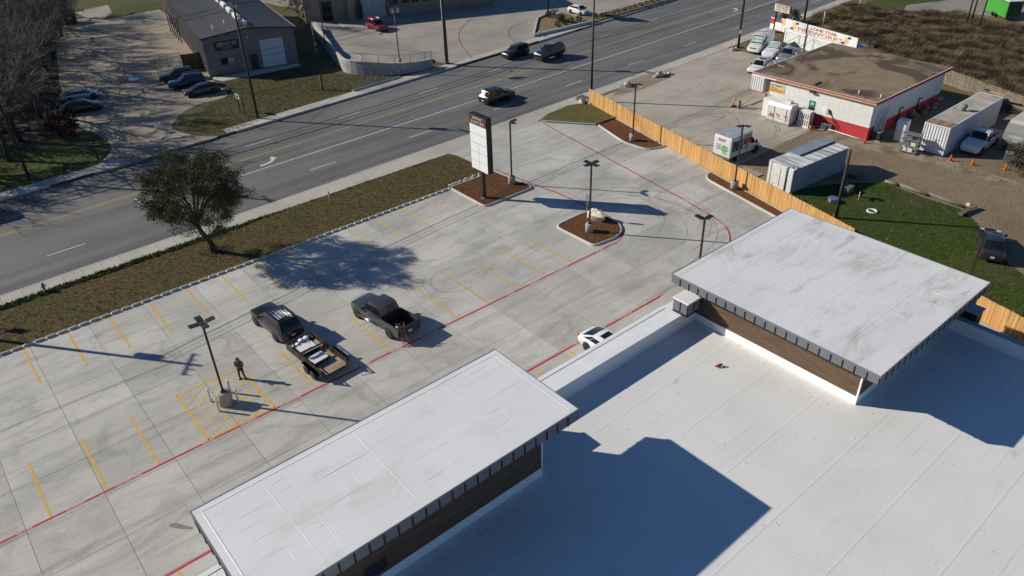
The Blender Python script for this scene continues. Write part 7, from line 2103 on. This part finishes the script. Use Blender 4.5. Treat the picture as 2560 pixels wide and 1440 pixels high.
BARE = []
def bare_mesh(seed, h):
    rnd = random.Random(seed); trunk = MB(); br = MB()
    tp = [Vector((0, 0, -.1)), Vector((rnd.uniform(-.2, .2), rnd.uniform(-.2, .2), h*.18)), Vector((rnd.uniform(-.4, .4), rnd.uniform(-.4, .4), h*.36))]
    trunk.tube(tp, [.24, .19, .15], 8)
    def grow(p, d, L, r, lev):
        d = d.normalized(); e1 = p+d*L*.5+Vector((rnd.uniform(-1, 1), rnd.uniform(-1, 1), rnd.uniform(-.3, .6)))*L*.10; e2 = p+d*L+Vector((rnd.uniform(-1, 1), rnd.uniform(-1, 1), rnd.uniform(0, 1)))*L*.10
        br.tube([p, e1, e2], [r, r*.75, r*.45], 5 if lev == 0 else 3, False)
        if lev >= 3: return
        for k in range((7, 6, 6)[lev]):
            f = rnd.uniform(.25, 1.0); q = p.lerp(e1, f*2) if f < .5 else e1.lerp(e2, f*2-1)
            nd = d*.9+Vector((rnd.gauss(0, .7), rnd.gauss(0, .7), rnd.gauss(.15, .5)))
            grow(q, nd, L*rnd.uniform(.42, .68), r*.53, lev+1)
    for k in range(7):
        a = k*2.4+rnd.uniform(-.4, .4); s = rnd.uniform(.5, 1.0); grow(tp[1].lerp(tp[2], s), Vector((math.cos(a)*.9, math.sin(a)*.9, rnd.uniform(.5, 1.4))), h*rnd.uniform(.34, .46), .10, 0)
    grow(tp[2], Vector((0, 0, 1)), h*.4, .11, 0)
    a, b = trunk.mesh('trunk'), br.mesh('crown'); a.materials.append(BARKD); b.materials.append(TWIG)
    return a, b
for s in range(4): BARE.append(bare_mesh(20+s, 9.5))
def bare_tree(x, y, z, k, sc_, label, group='bare winter trees'):
    t = thing('bare_tree', label, 'tree', (x, y, z), random.uniform(0, 6.3), group); t.scale = (sc_, sc_, sc_*random.uniform(.9, 1.1))
    a, b = BARE[k % 4]; inst('trunk', a, t); inst('crown', b, t)
where = ['nearest the verge pole', 'beside the black shaded car', 'behind the silver shaded car', 'left of the leaning chain link fence', 'in the middle of the thicket', 'at the edge of the gym lot', 'below the dumpster', 'next to the dumpster', 'in the top left corner', 'beyond the dumpster']
k = 0
for row, (dx, dy) in enumerate(((0, 0), (-6.5, 1.5), (-13, 3))):
    for i in range(11):
        f = i/10
        x, y = -29.5+f*21.5+dx+random.uniform(-1, 1), 57+f*72+dy+random.uniform(-1.5, 1.5)
        l = 'grey leafless tree ' + where[min(9, i)] + ('', ', second row back', ', third row back')[row]
        if i == 10: l = 'farthest grey leafless tree of the ' + ('front', 'second', 'third')[row] + ' row at the top edge'
        bare_tree(x, y, FZ, k, random.uniform(.95, 1.2)+(.18 if i < 6 and row == 0 else 0), l); k += 1
WFLOOR = [(at(u, v, FZ).x, at(u, v, FZ).y) for u, v in ((-200, 420), (60, 372), (140, 330), (175, 300), (150, 220), (140, 130), (165, 40), (150, -40), (-300, -40))]
MB().prism(WFLOOR, -.1, FZ-.006).o('wood_floor', M('leaf_mould', (.075, .06, .043), .95, var=.35, vs=.8), kind='structure')
tufts('undergrowth', WFLOOR, 4200, (.3, 1.3), .02, 14, .8, leafmat('grey_brush', (.075, .062, .048), (.105, .088, .066), .5), FZ)
for u, v, s, l in ((768, 34, .72, 'small bare tree in front of the stone pier'), (738, 12, .8, 'bare tree between gym and stone building'), (752, 60, .55, 'low bare bush behind the gym corner')):
    q = atf(u, v); bare_tree(q.x, q.y, q.z, k, s, l); k += 1
def shrub(p, r, h, mat, label, n=420, group=None, parent=None, name='shrub', leaf=.09):
    t = thing(name, label, 'shrub', p, 0, group)
    d = NPR.normal(0, 1, (n, 3)); d /= np.linalg.norm(d, axis=1)[:, None]
    c = d*NPR.uniform(.45, 1, (n, 1))*np.array([r, r, h*.5])+np.array([0, 0, h*.52])
    a = NPR.normal(0, 1, (n, 3)); b = NPR.normal(0, 1, (n, 3))
    T = np.stack([c-a*leaf*.5, c+b*leaf*.5, c+d*leaf*1.3], 1); T[..., 2] = np.maximum(T[..., 2], .01)
    soup('foliage', T, mat, t); MB().tube([(0, 0, 0), (0, 0, h*.5)], .04, 5).o('stem', BARKD, t)
    return t
p = at(165, 338, FZ); shrub(p, 1.7, 2.6, leafmat('red_twig', (.075, .026, .020), (.11, .045, .032)), 'reddish leafless shrub at the edge of the gym driveway', 1500, None, None, 'shrub', .2)
DKL = leafmat('dark_green_leaf', (.025, .035, .015), (.05, .06, .025))
p = at(2556, 445); shrub(Vector((p.x+.6, p.y-.2, 0)), 2.3, 3.6, leafmat('grey_green_leaf', (.05, .05, .025), (.085, .08, .045)), 'grey-green bush at the right edge below the camper', 3600, None, None, 'bush', .13)
p = at(1975, 60); shrub(p, 1.6, 2.2, leafmat('dark_brush', (.035, .028, .02), (.06, .05, .032)), 'dark brush beside the fireworks stand', 900, None, None, 'bush', .2)
# planter across the road with agave
PL = [tuple(at(u, v, FZ).xy) for u, v in ((1334, 92), (1344, 50), (1370, 38), (1412, 36), (1440, 45), (1470, 47), (1660, -6), (1690, -4), (1488, 56))]
plt = thing('planter', None, None, kind='structure')
MB().prism(PL, -.1, FZ+.18).o('gravel_mulch', gravel('tan_mulch', (.16, .11, .06), (.30, .22, .14), (.20, .15, .09)), plt)
pw_ = MB()
for a, b in (((1334, 92), (1344, 50)), ((1344, 50), (1370, 38)), ((1334, 92), (1488, 56))):
    A_, B_ = at(*a, FZ), at(*b, FZ); pw_.beam(A_+Vector((0, 0, .2)), B_+Vector((0, 0, .2)), .28, .46)
pw_.o('planter_wall', KERB, plt)
p = at(1405, 54, FZ+.18); ag = thing('agave', 'large spiky agave in the planter across the road', 'agave', p)
for k in range(34):
    a = k*2.4; e = .25+1.15*(k/34); L = 1.5+.4*random.random(); d = Vector((math.cos(a)*math.cos(e), math.sin(a)*math.cos(e), math.sin(e))); s = Vector((-math.sin(a), math.cos(a), 0)); n_ = d.cross(s)
    q = [d*L*f for f in (.05, .45, 1)]
    MB().add([q[0]-s*.07, q[0]+s*.07, q[1]+s*.10+n_*.03, q[1]-s*.10+n_*.03, q[1]-n_*.04, q[2]], [(0, 1, 4), (0, 4, 3), (1, 2, 4), (3, 4, 5), (4, 2, 5), (3, 5, 2), (0, 3, 2, 1)]).o('leaf', leafmat('agave_leaf', (.035, .05, .03), (.07, .09, .06)) if k == 0 else bpy.data.materials['agave_leaf'], ag)
p = at(1392, 30, FZ+.2); y2 = thing('agave', 'smaller pale yucca behind the large agave', 'agave', p)
for k in range(22):
    a = k*2.4; e = .3+1.1*(k/22); L = .9; d = Vector((math.cos(a)*math.cos(e), math.sin(a)*math.cos(e), math.sin(e))); s = Vector((-math.sin(a), math.cos(a), 0))*.04
    MB().add([d*.1-s, d*.1+s, d*L, d*.5+Vector((0, 0, .03))], [(0, 1, 3), (1, 2, 3), (2, 0, 3), (0, 2, 1)]).o('leaf', bpy.data.materials['agave_leaf'], y2)
for i, (u, v, l) in enumerate(((1395, 68, 'round clipped shrub nearest the hydrant in the planter strip'), (1413, 63, 'second clipped shrub from the hydrant in the planter strip'), (1427, 58, 'third clipped shrub from the hydrant in the planter strip'), (1447, 53, 'fourth clipped shrub from the hydrant, by the white sedan nose'), (1382, 38, 'dark round shrub left of the yucca'), (1371, 43, 'small tawny shrub at the foot of the sign pole'))):
    shrub(at(u, v, FZ+.15), .55, .95, DKL, l, 420, 'clipped shrubs in the planter', None, 'shrub', .1)
for i in range(12):
    u = 1490+i*14; v = 47-i*3.9; shrub(at(u, v, FZ+.1), .5, .7, DKL, 'low shrub in the planter strip, '+('nearest the brown pole', 'second past the brown pole', 'third past the brown pole', 'fourth past the brown pole', 'fifth past the brown pole', 'sixth past the brown pole', 'level with the first wheel stop', 'just beyond the first wheel stop', 'level with the third wheel stop', 'level with the fourth wheel stop', 'second from its far end', 'at its far end')[i], 200, 'low shrubs along the strip', None, 'shrub', .1)
for k in range(6):
    a, b = at(1500+k*30, 36-k*7.6, FZ), at(1519+k*30, 31-k*7.4, FZ); MB().beam(a+Vector((0, 0, .12)), b+Vector((0, 0, .12)), .2, .2).o('wheel_stop', WALK, fl)
# tall pole sign with its panel above the picture
q = at(1370, 41, FZ); sh_ = at(1560, 53, -.13); hgt_ = (sh_-q).xy.length*math.tan(SUN_EL)
ps = thing('pole_sign', 'dark pole of a tall roadside sign beside the agave planter', 'sign', (q.x, q.y, FZ), 0)
MB().tube([(0, 0, 0), (0, 0, hgt_)], .16, 10).o('pole', BRONZE, ps); MB().box(-.2, -2.2, hgt_-1.2, .2, 2.2, hgt_+1.2).o('panel', STEEL, ps)

# ---------------------------------------------------------------- street furniture and small things
def hydrant(p, label, z=0.0):
    t = thing('fire_hydrant', label, 'fire hydrant', (p.x, p.y, z), .4, 'fire hydrants'); m = M('silver_hydrant', (.36, .36, .36), .5, .5)
    MB().lathe([(.17, 0), (.17, .05), (.11, .07), (.11, .55), (.15, .57), (.15, .62)], 12).o('body', m, t); MB().lathe([(.14, .62), (.12, .72), (.05, .78), (.05, .83), (.01, .84)], 12).o('bonnet', m, t)
    for a in (0, math.pi, math.pi/2): MB().cyl((0, 0, .45), (.23*math.cos(a), .23*math.sin(a), .45), .06, 8).o('nozzle', m, t)
hydrant(at(113, 728), 'silver fire hydrant among the weeds at the near sidewalk'); hydrant(at(1349, 90, FZ), 'pale fire hydrant in front of the planter wall across the road', FZ)
p = at(826, 509); t = thing('marker_post', 'yellow gas marker post standing on the near lawn', 'post', p); MB().tube([(0, 0, 0), (0, 0, 1.0)], .05, 8).o('post', M('yellow_marker', (.60, .38, .03), .5), t); MB().tube([(0, 0, 1.0), (0, 0, 1.25)], .055, 8).o('cap', BLACKP, t)
p = at(806, 224, FZ); t = thing('timber_post', 'reddish brown wooden post on the far lawn', 'post', p); MB().box(-.12, -.12, 0, .12, .12, 2.0).o('post', M('red_brown_post', (.13, .04, .022), .8, var=.2), t)
for z in (.1, .0):
    cable((PX2.x, PX2.y, 3.2+z), (p.x, p.y, 1.9+z), .2, ('upper' if z else 'lower')+' guy wire from the gym pole to the reddish post', .014); cable((p.x, p.y, 1.9+z), tuple(at(843, 176, FZ))[:2]+(2.0+z,), .05, ('upper' if z else 'lower')+' wire from the reddish post to the retaining wall', .014)
a, b = at(600.5, 279, FZ), at(614.5, 289, FZ); t = thing('lawn_sign', 'two-post lawn sign with pale panel beside the gym utility pole', 'sign', a, math.atan2((b-a).y, (b-a).x)); L = (b-a).length
for x in (0, L): MB().box(x-.05, -.05, 0, x+.05, .05, 2.4).o('post', FASCD, t)
MB().box(-.25, -.08, 1.75, L*.55, .0, 2.35).o('panel', M('pale_sign_panel', (.42, .42, .42), .6), t); MB().box(.0, -.09, 1.85, L*.4, -.08, 2.25).o('print', BLACKP, t)
p = at(398, 330, FZ); t = thing('small_sign', 'small white sign on a short post at the gym driveway', 'sign', p); MB().box(-.03, -.03, 0, .03, .03, .9).o('post', STEEL, t); MB().box(-.35, -.05, .6, .35, 0, 1.05).o('panel', SCREEN, t)
p = at(178, 58, FZ); t = thing('dumpster', 'dark green dumpster at the top of the gym lot', 'dumpster', (p.x, p.y, FZ), -.2); MB().loft([[(-1.0, -.8, .15), (1.0, -.8, .15), (1.0, .8, .15), (-1.0, .8, .15)], [(-1.1, -.95, 1.6), (1.1, -.95, 1.6), (1.1, .95, 2.0), (-1.1, .95, 2.0)]], False).o('bin', M('dark_green_bin', (.018, .024, .02), .6), t, fix=True)
MB().add([(-1.12, -.97, 1.61), (1.12, -.97, 1.61), (1.12, .97, 2.01), (-1.12, .97, 2.01), (-1.12, -.97, 1.66), (1.12, -.97, 1.66), (1.12, .97, 2.06), (-1.12, .97, 2.06)], [(4, 5, 6, 7), (0, 1, 5, 4), (1, 2, 6, 5), (2, 3, 7, 6), (3, 0, 4, 7)]).o('lid', BLACKP, t); MB().box(-.3, -.97, .9, .3, -.93, 1.25).o('label_plate', WHITE, t)
p = at(462, 178, FZ); t = thing('bin_enclosure', 'brown board bin enclosure against the gym side wall', 'enclosure', (p.x, p.y, FZ), math.atan2(gd.y, gd.x)-.05)
BRB = wood('brown_board', (.055, .035, .02), (.11, .075, .045), 'v', .15)
for k in range(17): MB().box(k*.2, 0, .05, k*.2+.197, .03, 2.35+random.uniform(-.04, .04)).o('board', BRB, t)
for k in range(15): MB().box(-.03, .05+k*.2, .05, 0, .247+k*.2, 2.35).o('board', BRB, t)
MB().box(-.05, -.05, 0, .08, .08, 2.5).o('corner_post', BRB, t); MB().box(3.4, -.05, 0, 3.5, .08, 2.5).o('corner_post', BRB, t)
q = P2((316, 192), (345, 190), (350, 199), (325, 203), z=FZ); MB().sheet(smooth(q, 2, True), FZ-.003).o('puddle', M('shallow_puddle', (.18, .19, .2), .05, var=.1), kind='structure')
p0_, p1_ = at(1467, 548, .1), at(1471, 474); t = thing('small_sign', 'thin grey signpost with a narrow plate behind the island lamp', 'sign', (p0_.x, p0_.y, .08))
MB().box(-.025, -.025, 0, .025, .025, 2.5).o('post', STEEL, t); MB().box(-.03, -.22, 1.85, .0, .22, 2.45).o('plate', STEEL, t)
p = at(44, 828); b_ = Vector((p.x+math.cos(SUN_AZ+math.pi)*4.3, p.y+math.sin(SUN_AZ+math.pi)*4.3, 0)); t = thing('street_sign', 'street sign just outside the left edge above the lawn', 'sign', b_); MB().box(-.03, -.03, 0, .03, .03, 2.5).o('post', STEEL, t); MB().box(-.35, -.03, 1.8, .35, .0, 2.6).o('plate', STEEL, t)
# lamp of the far parking lot
q = atf(1000, 162); t = thing('far_lamp_post', 'slim lamp post with two pale floodlights on a yellow base behind the retaining wall', 'lamp post', q)
q_h = hz((q.x, q.y), 988, 33)-q.z
MB().lathe([(.3, 0), (.3, .75), (.22, .9), (.02, .91)], 8).o('pedestal', M('ochre_pedestal', (.40, .25, .07), .8), t); MB().tube([(0, 0, .8), (0, 0, q_h)], [.08, .06], 8).o('pole', BRONZE, t)
MB().box(-.4, -.05, q_h-.05, .4, .05, q_h+.05).o('bracket', BRONZE, t)
for s in (-.42, .42): MB().box(s-.2, -.28, q_h, s+.2, .22, q_h+.75).o('floodlight', BRONZE, t, bevel=.03); MB().box(s-.16, -.30, q_h+.06, s+.16, -.28, q_h+.68).o('lens', M('lamp_lens', (.5, .52, .52), .3), t)

# ---------------------------------------------------------------- the person
def skin(name, verts, edges, radii, mat, parent, sub=1, ang=None):
    me = bpy.data.meshes.new(name); me.from_pydata([Vector(v) for v in verts], edges, [])
    o = bpy.data.objects.new(name, me); COL.objects.link(o)
    o.modifiers.new('skin', 'SKIN')
    for i, r in enumerate(radii): me.skin_vertices[0].data[i].radius = (r, r) if not isinstance(r, tuple) else r
    me.skin_vertices[0].data[0].use_root = True
    sb = o.modifiers.new('sub', 'SUBSURF'); sb.levels = sub; sb.render_levels = sub
    dg = bpy.context.evaluated_depsgraph_get(); dg.update()
    m2 = bpy.data.meshes.new_from_object(o.evaluated_get(dg)); bpy.data.objects.remove(o)
    m2.name = name; m2.materials.clear(); m2.materials.append(mat); m2.polygons.foreach_set('use_smooth', [True]*len(m2.polygons))
    return inst(name, m2, parent)
fL_, fR_ = at(612, 943), at(602, 950)
pc = (fL_+fR_)/2; face = R_(-128)
man = thing('person', 'standing person in a grey hooded top and dark trousers looking down at the hands', 'person', (pc.x, pc.y, 0), face)
SKN = M('skin', (.30, .17, .11), .6, var=.05); HOOD = M('grey_hoodie', (.075, .075, .072), .9, var=.15, vs=6); TROU = M('dark_trousers', (.02, .022, .028), .9, var=.2, vs=5); HAIR = M('dark_hair', (.018, .013, .01), .7); SHOE = M('grey_shoes', (.12, .12, .13), .7)
# local axes: x forward, y left, z up
body_v = [(0, 0, .95), (0, 0, 1.15), (0, 0, 1.36), (.01, 0, 1.47), (.045, 0, 1.56), (.06, 0, 1.66),
          (0, .19, 1.40), (-.02, .27, 1.13), (.2, .10, 1.08), (.27, .05, 1.10),
          (0, -.19, 1.40), (-.02, -.27, 1.13), (.2, -.10, 1.08), (.27, -.05, 1.10),
          (.01, .10, .88), (.03, .14, .48), (-.01, .17, .09), (.01, -.10, .88), (.02, -.15, .48), (-.02, -.18, .09)]
body_e = [(0, 1), (1, 2), (2, 3), (3, 4), (4, 5), (2, 6), (6, 7), (7, 8), (8, 9), (2, 10), (10, 11), (11, 12), (12, 13), (0, 14), (14, 15), (15, 16), (0, 17), (17, 18), (18, 19)]
body_r = [.13, .125, .12, .055, .082, .088, .06, .045, .035, .033, .06, .045, .035, .033, .08, .058, .04, .08, .058, .04]
bdy = skin('body', body_v, body_e, body_r, SKN, man, 2)
hv_ = body_v[:3]+[body_v[3]]+body_v[6:8]+[(.17, .12, 1.085)]+body_v[10:12]+[(.17, -.12, 1.085)]
skin('hooded_top', [(0, 0, .90)]+hv_[1:], [(0, 1), (1, 2), (2, 3), (2, 4), (4, 5), (5, 6), (2, 7), (7, 8), (8, 9)], [(.165, .15), (.17, .15), (.165, .14), .085, .085, .066, .056, .085, .066, .056], HOOD, man, 2)
skin('trousers', [(0, 0, .93), (.01, .10, .86), (.03, .14, .48), (-.01, .17, .10), (.01, -.10, .86), (.02, -.15, .48), (-.02, -.18, .10)], [(0, 1), (1, 2), (2, 3), (0, 4), (4, 5), (5, 6)], [.145, .098, .072, .062, .098, .072, .062], TROU, man, 2)
for s, (x, y) in ((1, (-.01, .17)), (-1, (-.02, -.18))): MB().loft([[(x-.09, y-.045, 0), (x-.09, y+.045, 0), (x-.09, y+.04, .09), (x-.09, y-.04, .09)], [(x+.05, y-.05, 0), (x+.05, y+.05, 0), (x+.05, y+.045, .10), (x+.05, y-.045, .10)], [(x+.17, y-.04, 0), (x+.17, y+.04, 0), (x+.17, y+.035, .05), (x+.17, y-.035, .05)]]).o('shoe', SHOE, man)
hd_c = Vector((.06, 0, 1.645))
MB().lathe([(.02, .125), (.075, .105), (.103, .05), (.105, -.005), (.09, -.05)], 14, Matrix.Translation(hd_c+Vector((-.015, 0, .01))) @ Matrix.Rotation(R_(-22), 4, 'Y')).o('hair', HAIR, man)
MB().loft([[(hd_c.x+.085, -.015, 1.62), (hd_c.x+.085, .015, 1.62), (hd_c.x+.085, 0, 1.655)], [(hd_c.x+.115, -.012, 1.615), (hd_c.x+.115, .012, 1.615), (hd_c.x+.10, 0, 1.645)]]).o('nose', SKN, man)
for s in (-1, 1):
    MB().lathe([(.002, -.012), (.012, 0), (.002, .012)], 8, Matrix.Translation(hd_c+Vector((.082, s*.034, .005)))).o('eye', BLACKP, man); MB().lathe([(.004, -.03), (.018, 0), (.004, .03)], 8, Matrix.Translation(hd_c+Vector((-.005, s*.098, -.01)))).o('ear', SKN, man)
    for k in range(4):
        b0_ = Vector((.285, s*.055-s*.012*0+(.012*(k-1.5)), 1.105)); skin('finger', [b0_-Vector((.03, 0, 0)), b0_+Vector((.03, -s*.005, .005)), b0_+Vector((.055-.004*abs(k-1.5), -s*.012, -.008))], [(0, 1), (1, 2)], [.010, .009, .008], SKN, man, 1)
    skin('thumb', [Vector((.26, s*.045, 1.115)), Vector((.285, s*.02, 1.135)), Vector((.305, s*.012, 1.14))], [(0, 1), (1, 2)], [.012, .010, .009], SKN, man, 1)
MB().box(hd_c.x+.086, -.022, 1.593, hd_c.x+.092, .022, 1.598).o('mouth', M('lips', (.22, .09, .07), .6), man)
ph = Matrix.Rotation(face, 3, 'Z') @ Vector((.31, 0, 1.13)); MB().box(-.005, -.035, -.07, .005, .035, .07).o('phone', BLACKP, None, (pc.x+ph.x, pc.y+ph.y, ph.z), face, label='small dark phone held in the hands of the standing person', cat='phone')
MB().loft([[(-.17, -.09, 1.40), (-.17, .09, 1.40), (-.10, .1, 1.44), (-.10, -.1, 1.44)], [(-.14, -.10, 1.50), (-.14, .10, 1.50), (-.06, .10, 1.50), (-.06, -.10, 1.50)]]).o('hood', HOOD, man, fix=True, ang=80)
